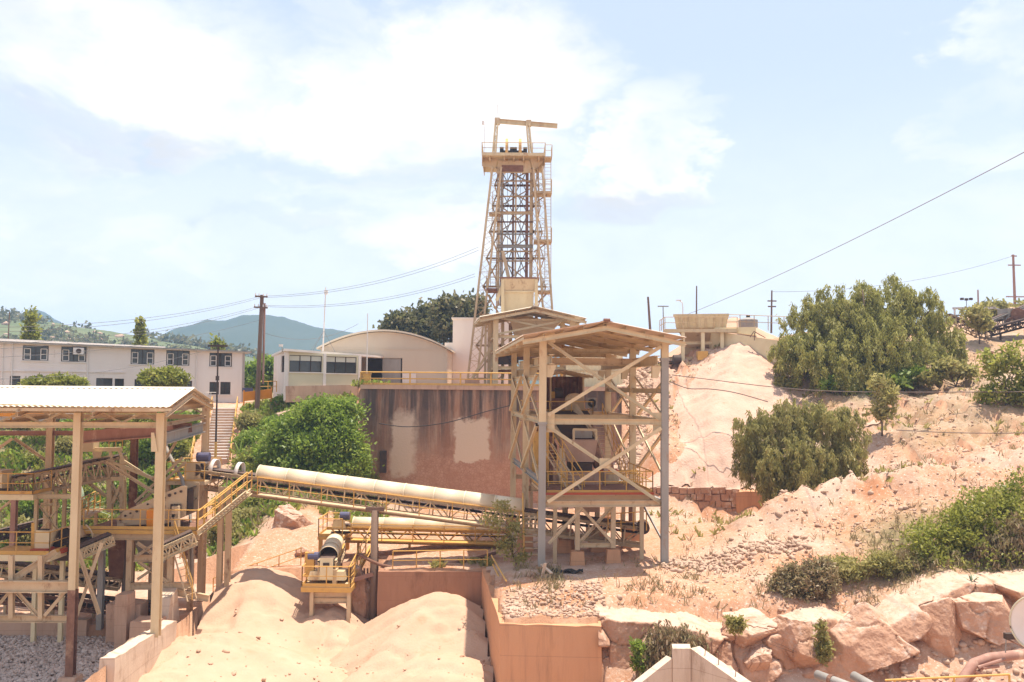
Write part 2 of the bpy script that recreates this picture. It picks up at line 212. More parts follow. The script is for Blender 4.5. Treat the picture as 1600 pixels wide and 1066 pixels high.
# ------------------------------------------------------------------ mesh builder
def V(*a): return Vector(a)
class MB:
    def __init__(s): s.v = []; s.f = []
    def add(s, vs, fs):
        o = len(s.v); s.v += [tuple(q) for q in vs]; s.f += [tuple(i + o for i in f) for f in fs]; return s
    def hexa(s, p):   # 8 points: bottom 4 ccw, top 4 ccw
        return s.add(p, [(3, 2, 1, 0), (4, 5, 6, 7), (0, 1, 5, 4), (1, 2, 6, 5), (2, 3, 7, 6), (3, 0, 4, 7)])
    def box(s, c, sz, rz=0.0):
        c = Vector(c); x, y, z = (q / 2 for q in sz); ca, sa = math.cos(rz), math.sin(rz); p = []
        for k in (-z, z):
            for (a, b) in ((-x, -y), (x, -y), (x, y), (-x, y)): p.append(c + Vector((a * ca - b * sa, a * sa + b * ca, k)))
        return s.hexa(p)
    def prism(s, poly, z0, z1):   # poly ccw, z1 may be list
        n = len(poly); z1s = z1 if isinstance(z1, (list, tuple)) else [z1] * n; z0s = z0 if isinstance(z0, (list, tuple)) else [z0] * n
        vs = [(float(x), float(y), float(z0s[i])) for i, (x, y) in enumerate(poly)] + [(x, y, z1s[i]) for i, (x, y) in enumerate(poly)]
        return s.add(vs, [tuple(range(n - 1, -1, -1)), tuple(range(n, 2 * n))] + [(i, (i + 1) % n, n + (i + 1) % n, n + i) for i in range(n)])
    def bar(s, a, b, w, h=None, prof='box', ref=None):
        a, b = Vector(a), Vector(b); h = h or w; d = (b - a)
        if d.length < 1e-5: return s
        d.normalize(); up = Vector(ref) if ref is not None else (Vector((0, 0, 1)) if abs(d.z) < 0.95 else Vector((0, 1, 0)))
        sd = d.cross(up).normalized(); up = sd.cross(d).normalized(); W, H = w / 2, h / 2
        if prof == 'box': P = [(-W, -H), (W, -H), (W, H), (-W, H)]
        elif prof == 'I':
            t = max(0.012, 0.09 * h); q = max(0.006, 0.05 * w)
            P = [(-W, -H), (W, -H), (W, -H + t), (q, -H + t), (q, H - t), (W, H - t), (W, H), (-W, H), (-W, H - t), (-q, H - t), (-q, -H + t), (-W, -H + t)]
        elif prof == 'L': t = max(0.008, .14 * w); P = [(-W, -H), (W, -H), (W, -H + t), (-W + t, -H + t), (-W + t, H), (-W, H)]
        elif prof == 'C': t = max(0.01, .1 * w); P = [(-W, -H), (W, -H), (W, -H + t), (-W + t, -H + t), (-W + t, H - t), (W, H - t), (W, H), (-W, H)]
        else:
            n = prof; P = [(W * math.cos(2 * math.pi * i / n), H * math.sin(2 * math.pi * i / n)) for i in range(n)]
        n = len(P); vs = [a + sd * x + up * y for x, y in P] + [b + sd * x + up * y for x, y in P]
        return s.add(vs, [tuple(range(n - 1, -1, -1)), tuple(range(n, 2 * n))] + [(i, (i + 1) % n, n + (i + 1) % n, n + i) for i in range(n)])
    def cone(s, a, b, r0, r1, n=8, cap=True):
        a, b = Vector(a), Vector(b); d = (b - a).normalized(); up = Vector((0, 0, 1)) if abs(d.z) < 0.95 else Vector((0, 1, 0))
        sd = d.cross(up).normalized(); up = sd.cross(d)
        vs = [c + (sd * math.cos(2 * math.pi * i / n) + up * math.sin(2 * math.pi * i / n)) * r for c, r in ((a, r0), (b, r1)) for i in range(n)]
        fs = [(i, (i + 1) % n, n + (i + 1) % n, n + i) for i in range(n)]
        if cap: fs += [tuple(range(n - 1, -1, -1)), tuple(range(n, 2 * n))]
        return s.add(vs, fs)
    def path(s, pts, r, n=6, r1=None):
        pts = [Vector(p) for p in pts]; N = len(pts); vs = []; up = None
        for i, p in enumerate(pts):
            d = (pts[min(i + 1, N - 1)] - pts[max(i - 1, 0)]).normalized()
            u = Vector((0, 0, 1)) if abs(d.z) < 0.97 else Vector((0, 1, 0))
            sd = d.cross(u).normalized(); uu = sd.cross(d); rr = r if r1 is None else r + (r1 - r) * i / (N - 1)
            vs += [p + (sd * math.cos(2 * math.pi * k / n) + uu * math.sin(2 * math.pi * k / n)) * rr for k in range(n)]
        fs = [(i * n + k, i * n + (k + 1) % n, (i + 1) * n + (k + 1) % n, (i + 1) * n + k) for i in range(N - 1) for k in range(n)]
        fs += [tuple(range(n - 1, -1, -1)), tuple(range((N - 1) * n, N * n))]
        return s.add(vs, fs)
    def sheet(s, a, b, c, d, pitch=0.25, amp=0.025, th=0.012):
        """corrugated sheet with corners a-b (eave) and d-c (ridge); ribs run from a-b to d-c"""
        a, b, c, d = map(Vector, (a, b, c, d)); nrm = (b - a).cross(d - a).normalized(); Lg = (b - a).length; n = max(4, int(Lg / pitch * 4)); vs = []
        for i in range(n + 1):
            t = i / n; o = nrm * (amp * math.sin(2 * math.pi * t * Lg / pitch))
            p, q = a.lerp(b, t) + o, d.lerp(c, t) + o
            vs += [p, q, p - nrm * th, q - nrm * th]
        fs = []
        for i in range(n):
            k = 4 * i; fs += [(k, k + 4, k + 5, k + 1), (k + 2, k + 3, k + 7, k + 6), (k, k + 2, k + 6, k + 4), (k + 1, k + 5, k + 7, k + 3)]
        fs += [(0, 1, 3, 2), (4 * n, 4 * n + 2, 4 * n + 3, 4 * n + 1)]
        return s.add(vs, fs)
    def arc(s, a, b, r, a0, a1, n=12, th=0.02, up=(0, 0, 1)):
        """thin half-pipe from a to b, angles measured from the side towards up"""
        a, b = Vector(a), Vector(b); d = (b - a).normalized(); sd = d.cross(Vector(up)).normalized(); u = sd.cross(d); vs = []
        for c in (a, b):
            for i in range(n + 1):
                t = a0 + (a1 - a0) * i / n; q = sd * math.cos(t) + u * math.sin(t); vs += [c + q * r, c + q * (r - th)]
        m = 2 * (n + 1); fs = []
        for i in range(n):
            k = 2 * i; fs += [(k, k + 2, m + k + 2, m + k), (k + 1, m + k + 1, m + k + 3, k + 3), (k, k + 1, k + 3, k + 2), (m + k, m + k + 2, m + k + 3, m + k + 1)]
        fs += [(0, m, m + 1, 1), (m - 2, m - 1, 2 * m - 1, 2 * m - 2)]
        return s.add(vs, fs)
    def build(s, name, material, parent=None, smooth=False, label=None):
        s.v = [(float(a), float(b), float(c)) for a, b, c in s.v]
        me = bpy.data.meshes.new(name); me.from_pydata(s.v, [], s.f); me.update()
        if smooth: me.shade_smooth()
        return link(name, me, material, parent, label)
def link(name, me, material, parent=None, label=None):
    o = bpy.data.objects.new(name, me); COL.objects.link(o)
    if material is not None: me.materials.append(M[material] if isinstance(material, str) else material)
    if parent is not None:
        o.parent = parent; o.matrix_parent_inverse = Matrix.Translation(-root_loc(parent))
    if label: o['label'] = label
    return o
ROOTS = {}
def root_loc(p):
    while p.parent is not None: p = p.parent
    return ROOTS.get(p.name, Vector((0, 0, 0)))
def tag(o, label=None, cat=None, group=None, kind=None):
    if label: o['label'] = label
    if cat: o['category'] = cat
    if group: o['group'] = group
    if kind: o['kind'] = kind
    return o
def thing(name, label, cat, loc, group=None):
    o = bpy.data.objects.new(name, None); COL.objects.link(o); o.empty_display_size = 0.3
    o.location = loc; ROOTS[o.name] = Vector(loc); return tag(o, label, cat, group)
def sub(o_part, name, mb, material, smooth=False):
    """sub-part below a part whose own transform is the identity in its thing"""
    me = bpy.data.meshes.new(name); me.from_pydata(mb.v, [], mb.f); me.update()
    if smooth: me.shade_smooth()
    o = bpy.data.objects.new(name, me); COL.objects.link(o); me.materials.append(M[material]); o.parent = o_part; return o
def bar(root, name, a, b, w, h=None, m='cream', prof='I', ref=None, label=None):
    return MB().bar(a, b, w, h, prof, ref).build(name, m, root, label=label)
def npmesh(name, vs, fs, material, parent=None, smooth=False):
    """vs (n,3) float, fs (m,k) int, all faces of k corners"""
    me = bpy.data.meshes.new(name); vs = np.asarray(vs, np.float32); fs = np.asarray(fs, np.int32); k = fs.shape[1]
    me.vertices.add(len(vs)); me.vertices.foreach_set('co', vs.ravel())
    me.loops.add(fs.size); me.loops.foreach_set('vertex_index', fs.ravel())
    me.polygons.add(len(fs)); me.polygons.foreach_set('loop_start', np.arange(0, fs.size, k, dtype=np.int32)); me.polygons.foreach_set('loop_total', np.full(len(fs), k, np.int32))
    me.update(calc_edges=True); me.validate()
    if smooth: me.shade_smooth()
    return link(name, me, material, parent)
def handrail(root, pts, h=1.05, sp=1.5, m='yellow', name='handrail', r=0.035, toe=0.0, mid=True):
    """welded rail with posts along a polyline; one part"""
    b = MB(); pts = [Vector(p) for p in pts]; up = Vector((0, 0, h))
    for i in range(len(pts) - 1):
        a, c = pts[i], pts[i + 1]; n = max(1, round((c - a).length / sp))
        b.bar(a + up, c + up, r * 2, None, 6)
        if mid: b.bar(a + up * .52, c + up * .52, r * 1.6, None, 6)
        if toe: b.bar(a + V(0, 0, toe / 2), c + V(0, 0, toe / 2), 0.02, toe)
        for k in range(n + (1 if i == len(pts) - 2 else 0)):
            p = a.lerp(c, k / n); b.bar(p, p + up, r * 2, None, 6)
    return b.build(name, m, root)
def fence(name, label, pts, h=1.0, sp=1.6, m='yellow', r=0.035, group=None, toe=0.0, cat='railing'):
    """free-standing railing: posts and rails are parts"""
    pts = [Vector(p) for p in pts]; t = thing(name, label, cat, pts[0], group); up = Vector((0, 0, h))
    for i in range(len(pts) - 1):
        a, c = pts[i], pts[i + 1]; n = max(1, round((c - a).length / sp))
        bar(t, 'top_rail', a + up, c + up, r * 2, None, m, 6); bar(t, 'middle_rail', a + up * .5, c + up * .5, r * 1.7, None, m, 6)
        if toe: bar(t, 'toe_board', a + V(0, 0, toe / 2), c + V(0, 0, toe / 2), .02, toe, m, 'box')
        for k in range(n + (1 if i == len(pts) - 2 else 0)):
            p = a.lerp(c, k / n); bar(t, 'post', p - V(0, 0, .1), p + up, r * 2.2, None, m, 6)
    return t
def lattice(root, a, b, depth, w, m, panels, name='truss', down=(0, 0, -1), chord=0.1, kind='N'):
    """flat truss: top chord a-b, bottom chord below it, laced between"""
    a, b = Vector(a), Vector(b); dn = Vector(down) * depth; q = MB()
    q.bar(a, b, w, chord, 'C'); q.bar(a + dn, b + dn, w, chord, 'C')
    for i in range(panels + 1):
        p = a.lerp(b, i / panels)
        if kind != 'W': q.bar(p, p + dn, w * .6, None, 'L')
        if i < panels:
            p2 = a.lerp(b, (i + 1) / panels)
            if i % 2 == 0: q.bar(p, p2 + dn, w * .55, None, 'L')
            else: q.bar(p + dn, p2, w * .55, None, 'L')
    return q.build(name, m, root)
# ================================================================== terrain
def _hash(ix, iy, seed):
    n = (ix.astype(np.int64) * 374761393 + iy.astype(np.int64) * 668265263 + seed * 1274126177) & 0x7fffffff
    n = ((n ^ (n >> 13)) * 1274126177) & 0x7fffffff
    return ((n ^ (n >> 16)) & 0xffff) / 65535.0
def vnoise(x, y, seed=0):
    ix, iy = np.floor(x), np.floor(y); fx, fy = x - ix, y - iy; ux, uy = fx * fx * (3 - 2 * fx), fy * fy * (3 - 2 * fy)
    a, b = _hash(ix, iy, seed), _hash(ix + 1, iy, seed); c, d = _hash(ix, iy + 1, seed), _hash(ix + 1, iy + 1, seed)
    return (a * (1 - ux) + b * ux) * (1 - uy) + (c * (1 - ux) + d * ux) * uy
def fbm(x, y, octv=5, seed=0, gain=0.5):
    s, a, t = 0, 1.0, 0
    for i in range(octv):
        s = s + a * (vnoise(x * 2 ** i + 17.3 * i, y * 2 ** i - 9.1 * i, seed + i) - .5); t += a; a *= gain
    return s / t * 2
def sstep(a, b, x): t = np.clip((x - a) / (b - a), 0, 1); return t * t * (3 - 2 * t)

CP = [  # pixel x, pixel y, distance
 (820, 890, 45.5), (900, 895, 45.5), (1043, 882, 46.2), (960, 872, 50), (860, 872, 50), (1000, 838, 57), (880, 838, 57), (1100, 812, 58), (1040, 800, 64), (1110, 797, 65), (1190, 800, 64.5),
 (800, 957, 41), (870, 960, 41), (940, 963, 40.8), (870, 918, 43), (850, 935, 41.5), (800, 943, 41.9), (900, 945, 41.2), (1050, 945, 41.2), (1140, 958, 41), (1010, 905, 44), (1100, 900, 45),
 (1130, 868, 47), (1200, 880, 45), (1300, 895, 43.5), (1400, 905, 42.5), (1220, 935, 41.6), (1350, 940, 41.2), (1450, 912, 41), (1560, 925, 40.8), (1640, 930, 41), (1500, 850, 45), (1600, 800, 46), (1700, 780, 46),
 (940, 1075, 39), (1050, 1070, 38.8), (1150, 1066, 38.8), (1260, 1056, 39), (1350, 1050, 39), (1500, 1022, 39.2), (1600, 1010, 39), (1700, 1000, 39),
 (1250, 792, 52), (1180, 825, 50), (1330, 768, 53), (1480, 765, 50), (1600, 742, 50), (1400, 742, 55), (1230, 808, 60), (1300, 795, 58), (1150, 812, 60), (1720, 700, 50),
 (1110, 758, 66.2), (1030, 762, 66.5), (1190, 760, 66.2), (1155, 538, 84), (1100, 640, 76), (1010, 700, 70), (1015, 620, 78), (985, 600, 82), (1060, 590, 80), (1220, 610, 78), (1220, 700, 68), (1280, 690, 66), (1190, 560, 83),
 (1350, 605, 76), (1450, 690, 61), (1400, 640, 68), (1500, 600, 74), (1540, 535, 86), (1590, 525, 90), (1640, 520, 92), (1300, 560, 86), (1440, 545, 86), (1560, 690, 58), (1560, 610, 70), (1700, 620, 66), (1700, 520, 92), (1400, 520, 96), (1200, 530, 92), (1800, 520, 100), (1250, 520, 104), (1900, 560, 70), (1900, 700, 52), (1800, 850, 46), (1600, 515, 110), (1900, 500, 120),
 (690, 888, 49.6), (610, 888, 49.6), (750, 888, 49.6), (690, 845, 57), (640, 800, 71), (720, 800, 71), (790, 800, 71), (760, 830, 60), (560, 835, 60), (570, 800, 70), (930, 800, 71), (860, 800, 71),
 (400, 884, 54.6), (340, 884, 55), (470, 884, 54.6), (500, 855, 57), (430, 848, 57.5), (450, 800, 61), (520, 790, 65), (520, 740, 69), (570, 690, 75), (560, 630, 82), (480, 622, 84), (420, 630, 84), (400, 665, 79), (390, 745, 70), (370, 852, 60), (330, 800, 68), (450, 690, 74), (400, 800, 64),
 (600, 598, 90), (500, 606, 100), (420, 625, 92), (380, 634, 86), (300, 634, 86), (200, 638, 86), (100, 640, 86), (0, 640, 86), (-150, 640, 86), (300, 628, 100), (100, 628, 110), (-200, 628, 110), (700, 600, 110), (900, 600, 110), (600, 600, 130), (200, 618, 140), (1000, 600, 95), (1060, 585, 100),
 (-40, 900, 58), (60, 900, 58), (160, 900, 58), (260, 895, 58), (-200, 900, 58), (60, 850, 64), (60, 760, 70), (150, 700, 76), (60, 665, 81), (200, 665, 81), (250, 720, 76), (320, 720, 77), (345, 645, 83.5), (250, 860, 63), (150, 800, 67), (300, 865, 61), (-200, 760, 70), (-200, 660, 82), (-300, 850, 60), (330, 870, 57),
]
cpw = [pt(*c) for c in CP]
cpw += [V(x, y, z) for x, y, z in ((0, 30, -15.5), (10, 33, -14), (20, 33, -13.4), (30, 33, -12.5), (-10, 45, -10.5), (-10, 35, -10.5), (-4, 45, -10), (-20, 52, -12.1), (-28, 52, -12.1), (-36, 50, -12.2), (-20, 45, -12.2), (-30, 40, -12.3), (-20, 30, -12.5), (-45, 50, -11), (-45, 70, -7), (-4, 36, -10.5), (-16, 51, -11.2), (40, 40, -8.5), (45, 60, -1), (0, 20, -16), (-30, 20, -14), (30, 20, -14))]
PX = np.array([[p.x, p.y] for p in cpw]); PZ = np.array([p.z for p in cpw])
def _phi(r2): return 0.5 * r2 * np.log(r2 + 1e-9)
def _fit():
    n = len(PX); d2 = ((PX[:, None] - PX[None]) ** 2).sum(-1); A = np.zeros((n + 3, n + 3)); A[:n, :n] = _phi(d2) + np.eye(n) * 1.5
    P = np.c_[np.ones(n), PX]; A[:n, n:] = P; A[n:, :n] = P.T
    return np.linalg.solve(A, np.r_[PZ, 0, 0, 0])
_W = _fit()
def rbf(x, y):
    sh = x.shape; q = np.c_[x.ravel(), y.ravel()]; o = np.zeros(len(q)); n = len(PX)
    for i in range(0, len(q), 20000):
        s = q[i:i + 20000]; d2 = ((s[:, None] - PX[None]) ** 2).sum(-1); o[i:i + 20000] = _phi(d2) @ _W[:n] + _W[n] + s @ _W[n + 1:]
    return o.reshape(sh)
BAY_L, BAY_Y = -16.0, 49.25
_b = [pt(1175, 828, 50.5), pt(1250, 796, 51.5), pt(1335, 772, 52.5), pt(1500, 768, 51)]
BERM = [(a.x, a.y, b.x, b.y, h) for a, b, h in zip(_b[:-1], _b[1:], (.55, .9, .6))]
def right_wall_x(y): return -1.45 + (49 - y) * 0.1105
def ground_h(x, y, detail=True):
    x = np.asarray(x, float); y = np.asarray(y, float)
    xc, yc = np.clip(x, -48, 52), np.clip(y, 18, 128)
    z = rbf(xc, yc); off = np.hypot(x - xc, y - yc)
    far = np.where(x > 0, 3.0, -3.0) * np.clip(np.abs(x) / 40, 0, 1); z = z + (far - z) * sstep(0, 160, off)
    if detail:
        rough = 0.10 + 0.32 * sstep(8, 14, x) * (y < 90)
        slope = sstep(7, 11, x) * sstep(66, 70, y) * (1 - sstep(86, 90, y))
        rough = rough + 0.15 * slope
        flat = (np.abs(x - 5) < 4) & (y > 44.5) & (y < 60)
        rough = np.where(flat, 0.05, rough)
        z = z + rough * fbm(x * .35, y * .35, 6, 3) * 1.6 + 0.07 * fbm(x * 1.9, y * 1.9, 4, 9)
        # gullies down the rubble slopes
        g = np.abs(fbm(x * .55 + .3 * fbm(x * .2, y * .2, 3, 40), y * .16, 4, 21)); z = z - sstep(10, 14, x) * sstep(47, 55, y) * (1 - sstep(84, 90, y)) * .75 * (1 - np.clip(g * 4.5, 0, 1))
        for (ax_, ay_, bx_, by_, hh) in BERM:
            ex, ey = bx_ - ax_, by_ - ay_; tt = np.clip(((x - ax_) * ex + (y - ay_) * ey) / (ex * ex + ey * ey), 0, 1); dd = np.hypot(x - ax_ - tt * ex, y - ay_ - tt * ey); z = np.maximum(z, z + hh * np.exp(-(dd / 1.5) ** 2))
        z = z - 1.0 * np.exp(-((x - 17.5) / 5) ** 2 - ((y - 57.5) / 3) ** 2)
        # cut bank lip below the terrace
        lip = sstep(3, 5, x) * (1 - sstep(41.0, 42.2, y)) * sstep(38.6, 40.2, y)
        z = z + lip * .7 * fbm(x * .8, y * .9, 5, 77)
    sa, sb = pt(351, 639, 84), pt(338, 722, 76.5); st = np.clip((y - sb.y) / (sa.y - sb.y), -.25, 1); on = (np.abs(x - (sb.x + (sa.x - sb.x) * st)) < 1.7) & (y > 74) & (y < 84.2); z = np.where(on, np.minimum(z, sb.z + (sa.z - sb.z) * st - .25), z)
    # terraces behind and pits in front of the retaining walls
    up = (x > -12.4) & (x < 9.0) & (y > 73.35); z = np.where(up, np.clip(z, -.02, .02), z)
    bay = (x > BAY_L + .1) & (x < right_wall_x(y) + .1) & ((y < BAY_Y + .1) | ((x < -6.95) & (y < 53.9))); z = np.where(bay, -17.8, z)
    blk = (x > right_wall_x(y)) & (x < 3.9) & (y < 39.5) & ~bay; z = np.where(blk & (x < 3.9), np.minimum(z, -14.5), z)
    pit = (x < BAY_L - .1) & (y < 48.0); z = np.where(pit, -13.25 + .05 * fbm(x, y, 3, 5), z)
    shelf = (x < BAY_L - .1) & (y >= 48.0) & (y < 58); z = np.where(shelf, np.minimum(z, -12.25), z)
    cap = (x > right_wall_x(y) + .1) & (x < 3.8) & (y > 39.55) & (y < 43.5); z = np.where(cap, np.maximum(z, -9.78 + .22 * fbm(x * 1.1, y * 1.1, 4, 81) + .10 * (y - 39.5)), z)
    near = y < 34; z = np.where(near & ~pit & ~bay, np.minimum(z, -13.5), z)
    return z
def h1(x, y): return float(ground_h(np.array([x]), np.array([y]))[0])
def axis(lo, hi, step, far_lo, far_hi, g=1.22):
    a = list(np.arange(lo, hi + step, step)); s = step; x = a[-1]
    while x < far_hi: s *= g; x += s; a.append(x)
    s = step; x = a[0]; pre = []
    while x > far_lo: s *= g; x -= s; pre.append(x)
    return np.array(pre[::-1] + a)
gx = axis(-34, 34, .26, -1400, 1400); gy = axis(36, 92, .26, -60, 1500)
GX, GY = np.meshgrid(gx, gy); GZ = ground_h(GX, GY)
nx, ny = len(gx), len(gy); idx = np.arange(nx * ny).reshape(ny, nx)
quads = np.stack([idx[:-1, :-1], idx[:-1, 1:], idx[1:, 1:], idx[1:, :-1]], -1).reshape(-1, 4)
def ground_material():
    m = bpy.data.materials.new('dusty_orange_earth'); m.use_nodes = True; nt = m.node_tree; N = nt.nodes; L = nt.links; b = N['Principled BSDF']
    tc = N.new('ShaderNodeTexCoord')
    def noise(s, d=6, r=.65, off=(0, 0, 0)):
        mp = N.new('ShaderNodeMapping'); mp.inputs['Location'].default_value = off; L.new(tc.outputs['Object'], mp.inputs[0])
        n = N.new('ShaderNodeTexNoise'); n.inputs['Scale'].default_value = s; n.inputs['Detail'].default_value = d; n.inputs['Roughness'].default_value = r; L.new(mp.outputs[0], n.inputs['Vector']); return n.outputs['Fac']
    def rng(f, a, c): r = N.new('ShaderNodeMapRange'); r.inputs[1].default_value = a; r.inputs[2].default_value = c; L.new(f, r.inputs[0]); return r.outputs[0]
    def mix(f, a, c):
        x = N.new('ShaderNodeMix'); x.data_type = 'RGBA'; L.new(f, x.inputs['Factor'])
        for k, q in (('A', a), ('B', c)):
            if isinstance(q, tuple): x.inputs[k].default_value = (*q, 1)
            else: L.new(q, x.inputs[k])
        return x.outputs['Result']
    c = mix(rng(noise(.35, 8), .36, .64), (.48, .245, .14), (.50, .305, .205))
    c = mix(rng(noise(1.6, 8, .7, (4, 4, 4)), .48, .70), c, (.42, .195, .10))
    c = mix(rng(noise(5.5, 8, .75, (8, 1, 4)), .5, .68), c, (.58, .42, .31))
    c = mix(rng(noise(.13, 6, .6, (11, 3, 0)), .47, .60), c, (.52, .365, .275)); c = mix(rng(noise(.22, 7, .65, (5, 13, 2)), .53, .66), c, (.44, .20, .10))
    c = mix(rng(noise(10, 6, .7, (2, 8, 4)), .58, .68), c, (.33, .19, .125)); c = mix(rng(noise(7, 6, .7, (3, 3, 9)), .57, .66), c, (.70, .55, .44))
    at = N.new('ShaderNodeAttribute'); at.attribute_name = 'cover'
    gr = mix(rng(noise(1.1, 8, .75, (1, 9, 4)), .40, .62), (.13, .13, .05), (.34, .25, .145))
    mu = N.new('ShaderNodeMath'); mu.operation = 'MULTIPLY'; L.new(at.outputs['Fac'], mu.inputs[0]); L.new(rng(noise(.8, 8, .7, (7, 7, 1)), .3, .5), mu.inputs[1])
    c = mix(mu.outputs[0], c, gr)
    gn = N.new('ShaderNodeNewGeometry'); sx = N.new('ShaderNodeSeparateXYZ'); L.new(gn.outputs['True Normal'], sx.inputs[0])
    mp = N.new('ShaderNodeMapping'); mp.inputs['Scale'].default_value = (1, 1, .2); L.new(tc.outputs['Object'], mp.inputs[0])
    nn = N.new('ShaderNodeTexNoise'); nn.inputs['Scale'].default_value = 1.6; nn.inputs['Detail'].default_value = 8; L.new(mp.outputs[0], nn.inputs['Vector'])
    c = mix(rng(sx.outputs[2], .55, .38), c, mix(rng(nn.outputs['Fac'], .38, .62), (.56, .32, .20), (.44, .23, .135)))
    L.new(c, b.inputs['Base Color']); b.inputs['Roughness'].default_value = .97; b.inputs['Specular IOR Level'].default_value = .1
    bp = N.new('ShaderNodeBump'); bp.inputs['Strength'].default_value = .7; bp.inputs['Distance'].default_value = .09; L.new(noise(5, 9, .72), bp.inputs['Height']); L.new(bp.outputs[0], b.inputs['Normal'])
    return m
M['ground'] = ground_material()
g = npmesh('ground', np.c_[GX.ravel(), GY.ravel(), GZ.ravel()], quads, 'ground', smooth=True); g['kind'] = 'structure'
def cover_mask(x, y):
    left = (np.abs(x + 25.2 - (y - 80) * -.2) > 1.9) * (1 - sstep(-8.5, -6.0, x - (y - 60) * -.25)) * sstep(57.5, 62, y - sstep(-18, -14, x) * 3.5)          # planted bank on the left
    back = sstep(95, 120, y)
    right = sstep(15, 19, x) * (1 - sstep(46, 50, y)) * sstep(41.0, 42.2, y) * .9
    rb = sstep(24, 28, x) * (y > 60) * .45
    tree = np.exp(-(((x - 30) / 9) ** 2 + ((y - 74) / 5) ** 2)) * .7
    return np.clip(np.maximum.reduce([left, back, right, rb, tree]), 0, 1)
ca = g.data.attributes.new('cover', 'FLOAT', 'POINT'); ca.data.foreach_set('value', cover_mask(GX, GY).ravel().astype(np.float32))

# ------------------------------------------------------------------ hills
def ridge(name, pts, d, width, m, seed, amp, res=160, base=-6, fine=0):
    """hill whose skyline runs through the pixel points at distance d"""
    pr = [pt(x, y, d) for x, y in pts]; xs = np.array([p.x for p in pr]); zs = np.array([p.z for p in pr])
    X = np.linspace(xs[0], xs[-1], res); Y = np.linspace(d - width, d + width, 44); A, B = np.meshgrid(X, Y)
    prof = np.interp(A, xs, zs); t = np.clip(1 - np.abs(B - d) / width, 0, 1); sh = t ** 1.15
    Z = base + (prof - base) * sh; Z = Z + amp * fbm(A / (width * .5), B / (width * .5), 6, seed) * sh * (1 - sh * .6) * 1.5 + fine * fbm(A / (width * .06), B / (width * .06), 4, seed + 3) * sh
    i = np.arange(A.size).reshape(A.shape); q = np.stack([i[:-1, :-1], i[:-1, 1:], i[1:, 1:], i[1:, :-1]], -1).reshape(-1, 4)
    o = npmesh(name, np.c_[A.ravel(), B.ravel(), Z.ravel()], q, m, smooth=True); o['kind'] = 'structure'
    return lambda x, y: (A, B, Z)
HILLG = ridge('hill', [(-500, 520), (-250, 495), (0, 489), (60, 497), (110, 505), (160, 513), (220, 524), (260, 533), (300, 540), (350, 548), (400, 562), (450, 585), (520, 606)], 420, 260, 'hill', 5, 9, 220, -5, 1.5)
ridge('mountain', [(-400, 560), (-60, 540), (20, 510), (38, 492), (52, 486), (62, 487), (80, 500), (130, 530), (200, 560)], 1150, 250, 'mount', 15, 14, 200, -8, 3)
ridge('mountain', [(120, 575), (230, 535), (262, 524), (285, 514), (296, 516), (325, 505), (355, 504), (385, 497), (420, 498), (450, 503), (480, 511), (510, 514), (540, 517), (600, 522), (700, 530), (900, 560), (1100, 590)], 1000, 310, 'mount', 25, 20, 260, -8, 3)

